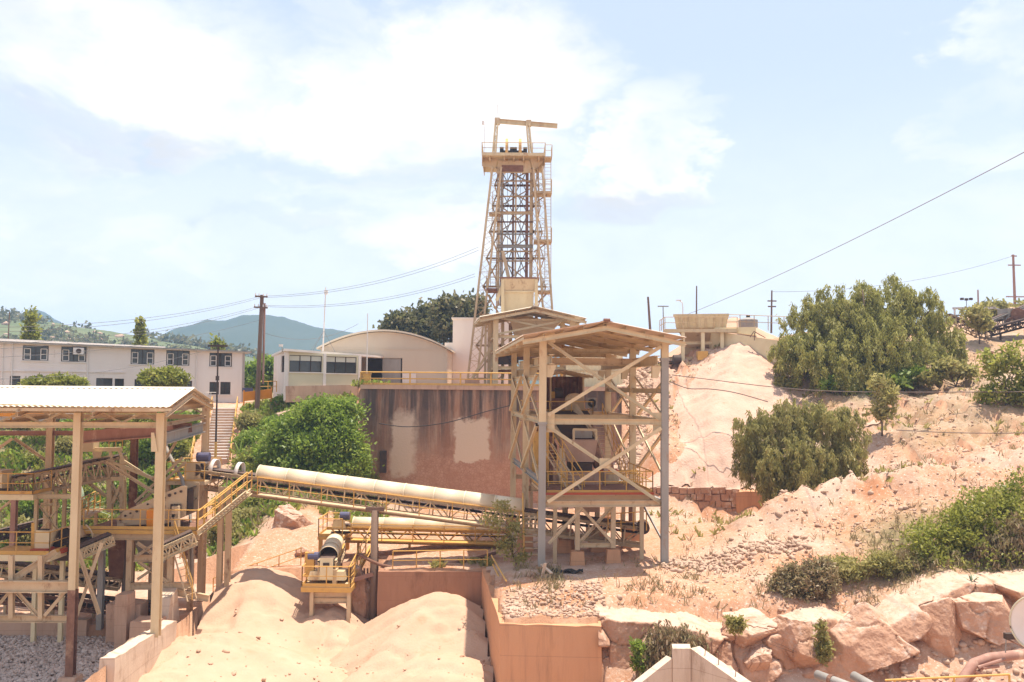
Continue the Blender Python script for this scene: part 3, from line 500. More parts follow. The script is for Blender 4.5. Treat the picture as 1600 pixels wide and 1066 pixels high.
# ------------------------------------------------------------------ walls of the terraces
def big_wall():
    y = 73.2; xl, xr = (564 - 800) * y / FPX, (972 - 800) * y / FPX
    m = bpy.data.materials.new('stained_retaining_wall'); m.use_nodes = True; nt = m.node_tree; N = nt.nodes; L = nt.links; b = N['Principled BSDF']
    tc = N.new('ShaderNodeTexCoord')
    def noise(s, sc=(1, 1, 1), off=(0, 0, 0), d=7, r=.65):
        mp = N.new('ShaderNodeMapping'); mp.inputs['Scale'].default_value = sc; mp.inputs['Location'].default_value = off; L.new(tc.outputs['Object'], mp.inputs[0])
        n = N.new('ShaderNodeTexNoise'); n.inputs['Scale'].default_value = s; n.inputs['Detail'].default_value = d; n.inputs['Roughness'].default_value = r; L.new(mp.outputs[0], n.inputs['Vector']); return n.outputs['Fac']
    def rng(f, a, c, o0=0., o1=1.): r = N.new('ShaderNodeMapRange'); r.inputs[1].default_value = a; r.inputs[2].default_value = c; r.inputs[3].default_value = o0; r.inputs[4].default_value = o1; L.new(f, r.inputs[0]); return r.outputs[0]
    def mix(f, a, c):
        x = N.new('ShaderNodeMix'); x.data_type = 'RGBA'; L.new(f, x.inputs['Factor'])
        for k, q in (('A', a), ('B', c)):
            if isinstance(q, tuple): x.inputs[k].default_value = (*q, 1)
            else: L.new(q, x.inputs[k])
        return x.outputs['Result']
    def mul(a, c):
        x = N.new('ShaderNodeMath'); x.operation = 'MULTIPLY'; x.use_clamp = True
        for i, q in enumerate((a, c)):
            if isinstance(q, float): x.inputs[i].default_value = q
            else: L.new(q, x.inputs[i])
        return x.outputs[0]
    sx = N.new('ShaderNodeSeparateXYZ'); L.new(tc.outputs['Object'], sx.inputs[0])
    wob = noise(.6); ad = N.new('ShaderNodeMath'); ad.operation = 'MULTIPLY_ADD'; L.new(wob, ad.inputs[0]); ad.inputs[1].default_value = 4.0; L.new(sx.outputs[2], ad.inputs[2]); zz = ad.outputs[0]   # z + 0..4
    c = mix(rng(noise(.5, (1, 1, .12)), .36, .66), (.43, .245, .155), (.32, .155, .088))
    c = mix(rng(noise(2.2, (1, 1, .2), (3, 3, 3)), .46, .66), c, (.46, .30, .205))
    # rubble masonry at the foot
    vo = N.new('ShaderNodeTexVoronoi'); vo.feature = 'DISTANCE_TO_EDGE'; vo.inputs['Scale'].default_value = 4.2; L.new(tc.outputs['Object'], vo.inputs['Vector'])
    foot = rng(zz, -2.6, -4.0)
    st = mix(rng(vo.outputs['Distance'], .02, .10), (.37, .19, .115), mix(rng(noise(1.8), .4, .6), (.41, .215, .135), (.48, .28, .185)))
    c = mix(foot, c, st)
    # black run-off streaks below the coping
    strk = mul(rng(noise(.9, (1, 1, .05), (7, 0, 0), 8, .75), .42, .56), rng(zz, -4.0, .2))
    c = mix(mul(strk, .9), c, (.065, .05, .042))
    top = mul(rng(noise(2.5, (1, 1, .12), (1, 5, 0)), .35, .62), rng(zz, .7, 2.2)); c = mix(mul(top, .85), c, (.10, .075, .06))
    # pale patch of newer render
    def band(s, a0, a1, b1, b0): return mul(rng(s, a0, a1), rng(s, b0, b1))
    wx = N.new('ShaderNodeMath'); wx.operation = 'MULTIPLY_ADD'; L.new(noise(1.3), wx.inputs[0]); wx.inputs[1].default_value = 1.2; L.new(sx.outputs[0], wx.inputs[2])
    c = mix(mul(band(wx.outputs[0], -3.9, -3.7, -1.2, -1.0), band(zz, -3.9, -3.7, -1.0, -.6)), c, (.62, .47, .34))
    c = mix(mul(band(wx.outputs[0], -8.9, -8.6, -7.2, -6.6), band(zz, -5.0, -4.4, -.9, .2)), c, (.60, .45, .33))
    L.new(c, b.inputs['Base Color']); b.inputs['Roughness'].default_value = .95
    bp = N.new('ShaderNodeBump'); bp.inputs['Strength'].default_value = .5; bp.inputs['Distance'].default_value = .06; L.new(noise(6), bp.inputs['Height']); L.new(bp.outputs[0], b.inputs['Normal'])
    M['bigwall'] = m
    t = thing('retaining_wall', 'tall curved concrete retaining wall streaked black and orange below the warehouse railing', 'wall', (xl, y, -10.5))
    # slightly bowed plan with a return at the left end
    n = 26; front = [(xl + (xr - xl) * i / n, y - .9 * max(0.0, math.sin(math.pi * i / n)) ** .7) for i in range(n + 1)]
    poly = front + [(xr, y + 1.5), (xl, y + 8.0), (xl - .0, y + 7.9)]
    MB().prism(poly, -10.6, .02).build('wall', m, t)
    cop = [(p[0], p[1] - .14) for p in front] + [(p[0], p[1] + .5) for p in front[::-1]]
    MB().prism(cop, -.24, .09).build('coping', 'conc', t)
    MB().box((-9.95, y - .55, -5.9), (.5, .3, 1.7)).build('drain_opening', 'dark', t)
    return front
WALL_FRONT = big_wall()
def simple(name, label, cat, mb, m, group=None, smooth=False):
    return tag(mb.build(name, m, None, smooth), label, cat, group)
def rough_block(poly, z0, z1, cut=.5, jit=.05, seed=1):
    """concrete prism with subdivided, slightly worn faces"""
    b = MB(); n = len(poly); rr = random.Random(seed); z1 = z1 if isinstance(z1, list) else [z1] * n
    ring = []
    for i in range(n):
        a, c = Vector((*poly[i], z1[i])), Vector((*poly[(i + 1) % n], z1[(i + 1) % n])); k = max(1, int((c - a).length / cut))
        ring += [a.lerp(c, j / k) for j in range(k)]
    m = len(ring); levels = 8; vs = []
    cx = sum(p.x for p in ring) / m; cy = sum(p.y for p in ring) / m
    for l in range(levels + 1):
        for p in ring:
            z = z0 + (p.z - z0) * (1 - (1 - l / levels) ** 1.6)
            q = jit * .4 * math.sin(p.x * 3.1 + z * 2.3 + p.y * 1.7)
            vs.append((p.x + q, p.y + q, z + (rr.uniform(-jit, jit) if l == levels else 0)))
    fs = [(l * m + i, l * m + (i + 1) % m, (l + 1) * m + (i + 1) % m, (l + 1) * m + i) for l in range(levels) for i in range(m)]
    fs.append(tuple(range(levels * m, (levels + 1) * m))); return b.add(vs, fs)
pb = [(right_wall_x(49.2), 49.2), (right_wall_x(39.5), 39.5), (3.85, 39.3), (3.85, 41.6), (1.2, 42.0), (right_wall_x(49.2) + .55, 49.2)]
simple('bay_wall', 'massive orange stained concrete wall at the right of the sand bay with a square front face', 'wall', rough_block(pb, -17, [-9.5, -9.93, -9.95, -9.7, -9.8, -9.5], .5, .04, 3), 'block')
pw = [(-6.95, 49.3), (right_wall_x(49.2) + .02, 49.3), (right_wall_x(49.2) + .02, 49.75), (-6.4, 49.75), (-6.4, 54.0), (-6.95, 54.0)]
simple('bay_wall', 'low brown concrete wall at the back of the sand bay below the yellow yard railing', 'wall', rough_block(pw, -17, -9.72, .6, .03, 4), 'bwall')
# masonry wall at the foot of the rubble slope
def masonry():
    t = thing('masonry_wall', 'low rubble stone wall with dark joints at the foot of the sand cone', 'wall', pt(1120, 795, 65.6)); b = MB(); rr = random.Random(3)
    a, c = pt(1015, 800, 65.8), pt(1150, 800, 65.2)
    MB().prism([(a.x, a.y + .12), (c.x, c.y + .12), (c.x, c.y + .9), (a.x, a.y + .9)], -9.6, -7.1).build('mortar_core', 'rust', t)
    for r_ in range(5):
        x = a.x
        while x < c.x:
            w = rr.uniform(.35, .8); f = (x - a.x) / (c.x - a.x); z = -9.2 + r_ * .46 + rr.uniform(-.05, .05)
            b.hexa([V(x + dx * w + rr.uniform(-.04, .04), a.y + (c.y - a.y) * f + dy + rr.uniform(-.05, .05), z + dz + rr.uniform(-.04, .04)) for dz in (0, .42) for dx, dy in ((.03, 0), (.95, 0), (.95, .3), (.03, .3))]); x += w
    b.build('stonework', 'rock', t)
    simple('concrete_pier', 'square orange concrete block ending the rubble stone wall under the bushy tree', 'pier', rough_block([(c.x, c.y - .1), (c.x + 1.9, c.y - .2), (c.x + 1.9, c.y + 1.2), (c.x, c.y + 1.2)], -9.6, -7.15, .6, .05), 'block')
masonry()

# ------------------------------------------------------------------ sand
def sand(name, label, cones, x0, x1, y0, y1, m='sand', step=.16, seed=1, floor=-17.7, clip=None, blend=0, amp=.16):
    xs = np.arange(x0, x1 + step, step); ys = np.arange(y0, y1 + step, step); A, B = np.meshgrid(xs, ys); Z = np.full(A.shape, -99.)
    for (cx, cy, cz, rnd, sl) in cones:
        r = np.hypot(A - cx, B - cy); th = np.arctan2(B - cy, A - cx)
        rr = np.sqrt(r * r + rnd * rnd) - rnd
        c = cz - rr * (sl + .05 * np.sin(th * 5 + cx) + .03 * np.sin(th * 11 + cy)) + .22 * sstep(.5, 3, r) * fbm(th * 4.0 + cx, r * .12, 5, seed + 31); Z = np.where(np.abs(Z - c) < .5, np.maximum(Z, c) + .06 * (1 - np.abs(Z - c) / .5), np.maximum(Z, c))
    Z = Z + amp * fbm(A * .5, B * .5, 5, seed) + .05 * fbm(A * 2.3, B * 2.3, 4, seed + 5)
    # slump scars
    s = fbm(A * .35 + 5, B * .9, 4, seed + 9); Z = Z - .16 * sstep(.10, .24, s) * sstep(.6, .3, s)
    if blend: G_ = ground_h(A, B); Z = G_ + .1 + (Z - G_ - .1) * sstep(y0, y0 + blend, B)
    Z = np.maximum(Z, floor); keep = np.ones(A.shape, bool)
    if clip is not None: keep = clip(A, B, Z)
    i = np.arange(A.size).reshape(A.shape); q = np.stack([i[:-1, :-1], i[:-1, 1:], i[1:, 1:], i[1:, :-1]], -1).reshape(-1, 4)
    q = q[keep.ravel()[q].all(1)]; used = np.unique(q); mp = np.full(A.size, -1); mp[used] = np.arange(len(used))
    o = npmesh(name, np.c_[A.ravel(), B.ravel(), Z.ravel()][used], mp[q], m, smooth=True); return tag(o, label, 'sand pile', 'heaps of crushed sand')
PA = [pt(402, 887, 52.2), pt(512, 946, 50.0)]; PB = [pt(690, 924, 47.9), pt(722, 968, 46.3)]
in_bay = lambda a, b, z: (a > BAY_L - .02) & (a < right_wall_x(b) + .03) & (z > floorz)
floorz = -17.6
valley = pt(600, 985, 46.5)
def hA(a, b): return a < -6.0 - (47 - b) * .12
sand('sand_pile', 'large pale sand heap with two crests under the small conveyor head', [(PA[0].x, PA[0].y, PA[0].z, 1.0, .56), (PA[1].x, PA[1].y, PA[1].z, .7, .66), (-13.4, 48.3, -12.0, 1.4, .62), (-14.2, 44.0, -11.75, 2.4, .50), (-14.6, 40.0, -12.4, 2.6, .5), (-9.0, 44.5, -13.4, 2.0, .55)], BAY_L - .02, 2, 34, 54.0, seed=3,
     clip=lambda a, b, z: in_bay(a, b, z))
sand('sand_pile', 'smaller pinkish sand heap against the brown back wall of the bay', [(PB[0].x, PB[0].y, PB[0].z, .9, .64), (PB[1].x, PB[1].y, PB[1].z, .8, .60), (-2.6, 42.5, -12.2, 1.8, .52)], -9.5, 1.2, 34, 49.2, seed=8, clip=lambda a, b, z: in_bay(a, b, z))
pc = pt(1155, 536, 83.6)
def cone_clip(a, b, z): return z > ground_h(a, b) - .25
sand('sand_pile', 'tall pinkish sand cone spilling downhill beside the cream hopper', [(pc.x, pc.y - .6, pc.z + .25, .7, .65), (pc.x - 1.0, pc.y - 6, pc.z - 3.9, 2.0, .68)], 8, 27, 66.4, 86, 'sandpink', seed=14, step=.22, clip=cone_clip, floor=-30, amp=.3, blend=6)

# ------------------------------------------------------------------ stones
def ico():
    t = (1 + 5 ** .5) / 2; v = np.array([(-1, t, 0), (1, t, 0), (-1, -t, 0), (1, -t, 0), (0, -1, t), (0, 1, t), (0, -1, -t), (0, 1, -t), (t, 0, -1), (t, 0, 1), (-t, 0, -1), (-t, 0, 1)], float); v /= np.linalg.norm(v[0])
    f = np.array([(0, 11, 5), (0, 5, 1), (0, 1, 7), (0, 7, 10), (0, 10, 11), (1, 5, 9), (5, 11, 4), (11, 10, 2), (10, 7, 6), (7, 1, 8), (3, 9, 4), (3, 4, 2), (3, 2, 6), (3, 6, 8), (3, 8, 9), (4, 9, 5), (2, 4, 11), (6, 2, 10), (8, 6, 7), (9, 8, 1)]); return v, f
IV, IF = ico()
def stones(name, P, size, m, flat=.7):
    n = len(P); a = RNG.uniform(0, 2 * np.pi, n); b = RNG.uniform(-.6, .6, n); s = size[:, None] * RNG.uniform(.6, 1.3, (n, 3)); s[:, 2] *= flat
    v = IV[None] * RNG.uniform(.72, 1.25, (n, 12, 1)) * s[:, None]
    ca, sa, cb, sb = np.cos(a)[:, None], np.sin(a)[:, None], np.cos(b)[:, None], np.sin(b)[:, None]
    x, y, z = v[..., 0], v[..., 1], v[..., 2]; y, z = y * cb - z * sb, y * sb + z * cb; x, y = x * ca - y * sa, x * sa + y * ca
    v = np.stack([x, y, z], -1) + P[:, None]; f = IF[None] + 12 * np.arange(n)[:, None, None]
    return npmesh(name, v.reshape(-1, 3), f.reshape(-1, 3), m)
def scatter(n, x0, x1, y0, y1, dens):
    x = RNG.uniform(x0, x1, n); y = RNG.uniform(y0, y1, n); k = RNG.uniform(0, 1, n) < dens(x, y); return x[k], y[k]
# gravel of the left pit
n = 24000; x = RNG.uniform(-28, BAY_L - .1, n); y = RNG.uniform(35.5, 48, n)
s = RNG.uniform(.035, .085, n) * RNG.choice([1, 1, 1, 1.7], n); z = -13.2 + RNG.uniform(0, .12, n) + .25 * np.exp(-((y - 47) / 3) ** 2)
stones('gravel', np.c_[x, y, z], s, 'gravelm')['kind'] = 'stuff'
# rubble over the slopes and terraces
def rub(x, y):
    d = np.zeros_like(x)
    d = np.maximum(d, ((x > 8) & (y > 66.5) & (y < 86)) * .45); d = np.maximum(d, ((x > 13) & (y > 47) & (y < 86)) * .5)
    d = np.maximum(d, ((x > .5) & (y > 40.8) & (y < 44.5)) * .15); d = np.maximum(d, ((x > 8) & (y > 40.5) & (y < 50)) * .8)
    return d * (.35 + .9 * np.clip(fbm(x * .4, y * .4, 4, 60) + .4, 0, 1))
x, y = scatter(26000, .5, 45, 40.6, 88, rub); s = RNG.uniform(.025, .075, len(x)) * RNG.choice([1, 1, 1, 1, 1.5, 2.4], len(x)); z = ground_h(x, y) + s * .2
stones('rubble', np.c_[x, y, z], s, 'stone')['kind'] = 'stuff'
x, y = scatter(9000, 8.5, 12.5, 68, 84, lambda a, b: (a < 8.6 + 4.5 * (b - 66) / 18) * 1.0); s = RNG.uniform(.1, .32, len(x)); z = ground_h(x, y) + s * .2
stones('slope_stones', np.c_[x, y, z], s, 'stone')['kind'] = 'stuff'
# light row of dumped stones on the path
x, y = scatter(1700, 7.5, 15, 43.5, 49, lambda a, b: np.exp(-((b - 46.6 - .12 * (a - 11)) / .8) ** 2)); s = RNG.uniform(.06, .17, len(x)); z = ground_h(x, y) + s * .35
stones('dumped_stones', np.c_[x, y, z], s, 'stone')['kind'] = 'stuff'

# big boulders of the cut bank
import bmesh
def boulder(name, label, c, sz, rz, seed, group='limestone boulders in the cut bank', m='rock', tilt=0.0, k=1.12):
    bm = bmesh.new(); bmesh.ops.create_icosphere(bm, subdivisions=6, radius=1.0); rr = random.Random(seed)
    planes = []
    for _ in range(22): planes.append((Vector((rr.gauss(0, 1), rr.gauss(0, 1), rr.gauss(0, 1))).normalized(), rr.uniform(.52, .84)))
    co = np.array([v.co[:] for v in bm.verts])
    for q, dd in planes:
        t = co @ np.array(q); ex = np.clip(t - dd, 0, None); co -= ex[:, None] * np.array(q)
    nz = fbm(co[:, 0] * 2.2 + seed, co[:, 1] * 2.2 + co[:, 2] * 1.7, 6, seed); nz2 = fbm(co[:, 0] * 6 + co[:, 2] * 2, co[:, 2] * 6 - co[:, 1] * 3 + seed, 6, seed + 4, .6)
    cr = np.abs(fbm(co[:, 0] * 1.5 + seed * 2, co[:, 2] * .7 + co[:, 1] * 1.2, 4, seed + 8)); crack = np.clip(1 - cr * 26, 0, 1)
    co *= (1 + .10 * nz + .05 * nz2 - .10 * crack)[:, None]; co *= np.array(sz) * k
    ca, sa = math.cos(rz), math.sin(rz); ct, st_ = math.cos(tilt), math.sin(tilt)
    co = np.c_[co[:, 0] * ct + co[:, 2] * st_, co[:, 1], -co[:, 0] * st_ + co[:, 2] * ct]; co = np.c_[co[:, 0] * ca - co[:, 1] * sa, co[:, 0] * sa + co[:, 1] * ca, co[:, 2]] + np.array(c)
    fs = np.array([[v.index for v in f.verts] for f in bm.faces]); bm.free()
    return tag(npmesh(name, co, fs, m, smooth=False), label, 'boulder', group)
def ledge():
    """continuous fractured rock face: a curved sheet broken into tilted blocks with open joints"""
    path = [(3.7, 39.5), (5.2, 39.3), (8, 39.1), (11, 39.0), (14, 39.3), (17, 39.5), (20, 39.9), (23, 40.4), (26, 40.8)]
    pa = np.array(path); sl = np.r_[0, np.cumsum(np.hypot(*np.diff(pa, axis=0).T))]; S = np.arange(0, sl[-1], .05); T = np.linspace(0, 1, 74); SS, TT = np.meshgrid(S, T)
    bx, by = np.interp(SS, sl, pa[:, 0]), np.interp(SS, sl, pa[:, 1]); top = np.array([h1(float(a), float(b) + 2.0) for a, b in zip(np.interp(S[::20], sl, pa[:, 0]), np.interp(S[::20], sl, pa[:, 1]))]); top = np.interp(SS, S[::20], top) - .25
    ZT = np.clip(TT / .8, 0, 1); z = -13.6 + (top + 13.6) * ZT; back = np.clip((TT - .8) / .2, 0, 1)
    wx, wz = SS + .35 * fbm(SS * .9, z * .9, 4, 51), z + .35 * fbm(SS * .9 + 7, z * .9, 4, 52)
    rr = np.random.default_rng(5); gx_, gz_ = 2.0, 1.35; d1 = np.full(SS.shape, 9.); d2 = d1.copy(); val = np.zeros(SS.shape)
    for i in range(-1, int(sl[-1] / gx_) + 2):
        for j in range(-12, -3):
            cx, cz = (i + rr.uniform(0, 1)) * gx_, (j + rr.uniform(0, 1)) * gz_; a, b, h = rr.normal(0, .22), rr.normal(0, .25), rr.uniform(-.55, .65)
            dd = np.hypot((wx - cx) / gx_, (wz - cz) / gz_); n1 = dd < d1; d2 = np.where(n1, d1, np.minimum(d2, dd)); d1 = np.where(n1, dd, d1); val = np.where(n1, h + a * (wx - cx) + b * (wz - cz), val)
    e = np.clip((d2 - d1) / .10, 0, 1); out = val * (.55 + .45 * e) - .38 * (1 - e) ** 2 + .16 * fbm(SS * 1.3, z * 1.3, 6, 53, .6) + .05 * fbm(SS * 6, z * 6, 4, 54)
    out = out * (1 - back * .6) + .5 * (1 - ZT); Y = by - out + back * 2.8; z = z + back * .3 + back * .12 * fbm(SS * 2, TT * 9, 4, 55)
    i = np.arange(SS.size).reshape(SS.shape); q = np.stack([i[:-1, :-1], i[:-1, 1:], i[1:, 1:], i[1:, :-1]], -1).reshape(-1, 4)
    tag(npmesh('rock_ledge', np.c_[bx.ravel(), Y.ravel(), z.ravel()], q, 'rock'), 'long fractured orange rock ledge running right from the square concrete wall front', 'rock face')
ledge()
B = [((1245, 1005, 39.5), (1.1, 1.1, 1.6), .3, 8, 'upright pale topped boulder leaning beside the green crevice', -.25),
     ((1350, 1000, 39.7), (2.3, 1.5, 1.75), .05, 46, 'largest orange boulder with a smooth shaded face in the cut bank', 0),
     ((1458, 978, 39.8), (1.25, 1.3, 1.8), -.1, 14, 'tall split boulder with a vertical crack right of the largest boulder', .2),
     ((1520, 962, 40.1), (1.8, 1.3, 1.35), -.25, 17, 'rounded grey topped boulder below the agave', .3),
     ((1175, 980, 40.0), (1.6, 1.2, .8), -.2, 5, 'overhanging orange boulder above a dark hollow in the cut bank', .1),
     ((1180, 1032, 39.2), (.8, .7, .75), .4, 21, 'small orange boulder in the hollow above the concrete wing wall', 0)]
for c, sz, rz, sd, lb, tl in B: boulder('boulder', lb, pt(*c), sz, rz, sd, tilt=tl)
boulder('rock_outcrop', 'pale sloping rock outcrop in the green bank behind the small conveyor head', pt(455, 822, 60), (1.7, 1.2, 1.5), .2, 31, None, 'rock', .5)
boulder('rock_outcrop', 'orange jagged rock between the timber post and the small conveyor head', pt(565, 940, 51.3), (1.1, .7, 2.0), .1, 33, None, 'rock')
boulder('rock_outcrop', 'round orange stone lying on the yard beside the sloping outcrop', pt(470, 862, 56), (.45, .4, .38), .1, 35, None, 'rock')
boulder('rubble_heap', 'pale rubble heap on the green slope below the office', pt(455, 652, 79), (1.9, 1.2, .8), .1, 37, None, 'stone')
x, y = scatter(900, -.3, 4.2, 39.7, 43.2, lambda a, b: (a > right_wall_x(b) + .15) * .9); s = RNG.uniform(.03, .12, len(x)); stones('rubble', np.c_[x, y, ground_h(x, y) + s * .3], s, 'stone')['kind'] = 'stuff'
def clods(cx, cy, n, r0, r1, pile, seed):
    o = [q for q in bpy.data.objects if q.name == pile][0]; co = np.empty(len(o.data.vertices) * 3, np.float32); o.data.vertices.foreach_get('co', co); co = co.reshape(-1, 3); k = RNG.integers(0, len(co), n); d = np.hypot(co[k, 0] - cx, co[k, 1] - cy); k = k[(d > r0) & (RNG.uniform(0, 1, n) < np.clip((d - r0) / (r1 - r0), .08, 1))]; s = RNG.uniform(.02, .07, len(k)) * RNG.choice([1, 1, 1, 2.2], len(k)); stones('sand_clods', co[k] + np.c_[RNG.normal(0, .06, len(k)), RNG.normal(0, .06, len(k)), s * .2], s, 'sand')['kind'] = 'stuff'
clods(PA[0].x, PA[0].y, 500, 3, 10, 'sand_pile', 1); clods(PB[0].x, PB[0].y, 350, 2, 7, 'sand_pile.001', 2)
# ================================================================== buildings
def facade(t, o, u, length, z0, z1a, z1b, openings, m, th=.25, name='wall'):
    """wall standing on the line o + s*u (s in 0..length), openings (s0,s1,za,zb); top edge z1a -> z1b; visible face on the right of u seen from above"""
    o = Vector((o[0], o[1], 0)); u = Vector((u[0], u[1], 0)).normalized(); n = Vector((-u.y, u.x, 0))   # inward
    us = sorted({0.0, length, *[q for w in openings for q in w[:2]]}); zs = sorted({z0, *[q for w in openings for q in w[2:]], 1e9})
    def top(s): return z1a + (z1b - z1a) * s / length
    def P(s, z, k): return o + u * s + n * (th * k) + V(0, 0, min(z, top(s)))
    def hole(i, j):
        if i < 0 or j < 0 or i >= len(us) - 1 or j >= len(zs) - 1: return True
        a, b = (us[i] + us[i + 1]) / 2, (zs[j] + min(zs[j + 1], top(us[i]))) / 2
        return any(w[0] < a < w[1] and w[2] < b < w[3] for w in openings)
    b = MB()
    for i in range(len(us) - 1):
        for j in range(len(zs) - 1):
            if hole(i, j): continue
            s0, s1, za, zb = us[i], us[i + 1], zs[j], zs[j + 1]
            b.add([P(s0, za, 0), P(s1, za, 0), P(s1, zb, 0), P(s0, zb, 0)], [(0, 1, 2, 3)]); b.add([P(s0, za, 1), P(s1, za, 1), P(s1, zb, 1), P(s0, zb, 1)], [(3, 2, 1, 0)])
            if hole(i - 1, j): b.add([P(s0, za, 0), P(s0, zb, 0), P(s0, zb, 1), P(s0, za, 1)], [(0, 1, 2, 3)])
            if hole(i + 1, j): b.add([P(s1, za, 0), P(s1, za, 1), P(s1, zb, 1), P(s1, zb, 0)], [(0, 1, 2, 3)])
            if hole(i, j + 1): b.add([P(s0, zb, 0), P(s1, zb, 0), P(s1, zb, 1), P(s0, zb, 1)], [(0, 1, 2, 3)])
            if hole(i, j - 1): b.add([P(s0, za, 0), P(s0, za, 1), P(s1, za, 1), P(s1, za, 0)], [(0, 1, 2, 3)])
    return b.build(name, m, t)
def window(t, o, u, s0, s1, z0, z1, cols=3, rows=(0.5,), frame='dark', sill=True, blind=0.0, fw=.05, back=.13, panes=None, side=None):
    o = Vector((o[0], o[1], 0)); u = Vector((u[0], u[1], 0)).normalized(); n = Vector((-u.y, u.x, 0)) * back
    def P(s, z): return o + u * s + n + V(0, 0, z)
    b = MB(); zc = (z0 + z1) / 2
    for s in (s0 + fw / 2, s1 - fw / 2): b.bar(P(s, z0), P(s, z1), fw, .07, ref=n)
    for z in (z0 + fw / 2, z1 - fw / 2): b.bar(P(s0 + fw, z), P(s1 - fw, z), .07, fw)
    for c in range(1, cols): s = s0 + (s1 - s0) * c / cols; b.bar(P(s, z0 + fw), P(s, z1 - fw), fw * .8, .06, ref=n)
    f = b.build('window', frame, t)
    for r in rows:
        z = z0 + (z1 - z0) * r; sub(f, 'glazing_bar', MB().bar(P(s0 + fw, z), P(s1 - fw, z), .05, fw * .7), frame)
    d = n.normalized() * .05
    sub(f, 'pane', MB().hexa([P(s0 + fw, z0 + fw) + d, P(s1 - fw, z0 + fw) + d, P(s1 - fw, z0 + fw) + d * 1.3, P(s0 + fw, z0 + fw) + d * 1.3, P(s0 + fw, z1 - fw) + d, P(s1 - fw, z1 - fw) + d, P(s1 - fw, z1 - fw) + d * 1.3, P(s0 + fw, z1 - fw) + d * 1.3]), 'glass')
    if side:   # pale side casements
        for a, c in side:
            q = MB(); A, C = s0 + (s1 - s0) * a, s0 + (s1 - s0) * c; za, zb = z0 + .08, z0 + (z1 - z0) * .78; e = -n.normalized() * .05
            for s in (A, C): q.bar(P(s, za) + e, P(s, zb) + e, .07, .03, ref=n)
            for z in (za, (za + zb) / 2, zb): q.bar(P(A, z) + e, P(C, z) + e, .03, .06)
            sub(f, 'casement', q, 'trim')
    if blind:
        z = z1 - (z1 - z0) * blind; e = -d * .3
        for c in range(cols):
            a, q = s0 + (s1 - s0) * c / cols + fw, s0 + (s1 - s0) * (c + 1) / cols - fw
            sub(f, 'blind', MB().hexa([P(a, z) + e, P(q, z) + e, P(q, z), P(a, z), P(a, z1 - fw) + e, P(q, z1 - fw) + e, P(q, z1 - fw), P(a, z1 - fw)]), 'blind')
    if sill:
        e = -n.normalized(); k = e * (back + .10)
        sub(f, 'sill', MB().hexa([P(s0 - .08, z0 - .09) + k, P(s1 + .08, z0 - .09) + k, P(s1 + .08, z0 - .09) - e * .02, P(s0 - .08, z0 - .09) - e * .02, P(s0 - .08, z0 - .004) + k, P(s1 + .08, z0 - .004) + k, P(s1 + .08, z0 - .004) - e * .02, P(s0 - .08, z0 - .004) - e * .02]), 'trim')
    return f
def on_line(o, u, px, py):
    g_ = vplane(o[0], o[1], u[0], u[1]); p = g_(px, py); un = Vector((u[0], u[1])).normalized(); return (Vector((p.x, p.y)) - Vector(o[:2])).dot(un), p.z
def win_px(o, u, x0, y0, x1, y1):
    s0, za = on_line(o, u, x0, y1); s1, _ = on_line(o, u, x1, y1); _, zb = on_line(o, u, (x0 + x1) / 2, y0); return s0, s1, za, zb

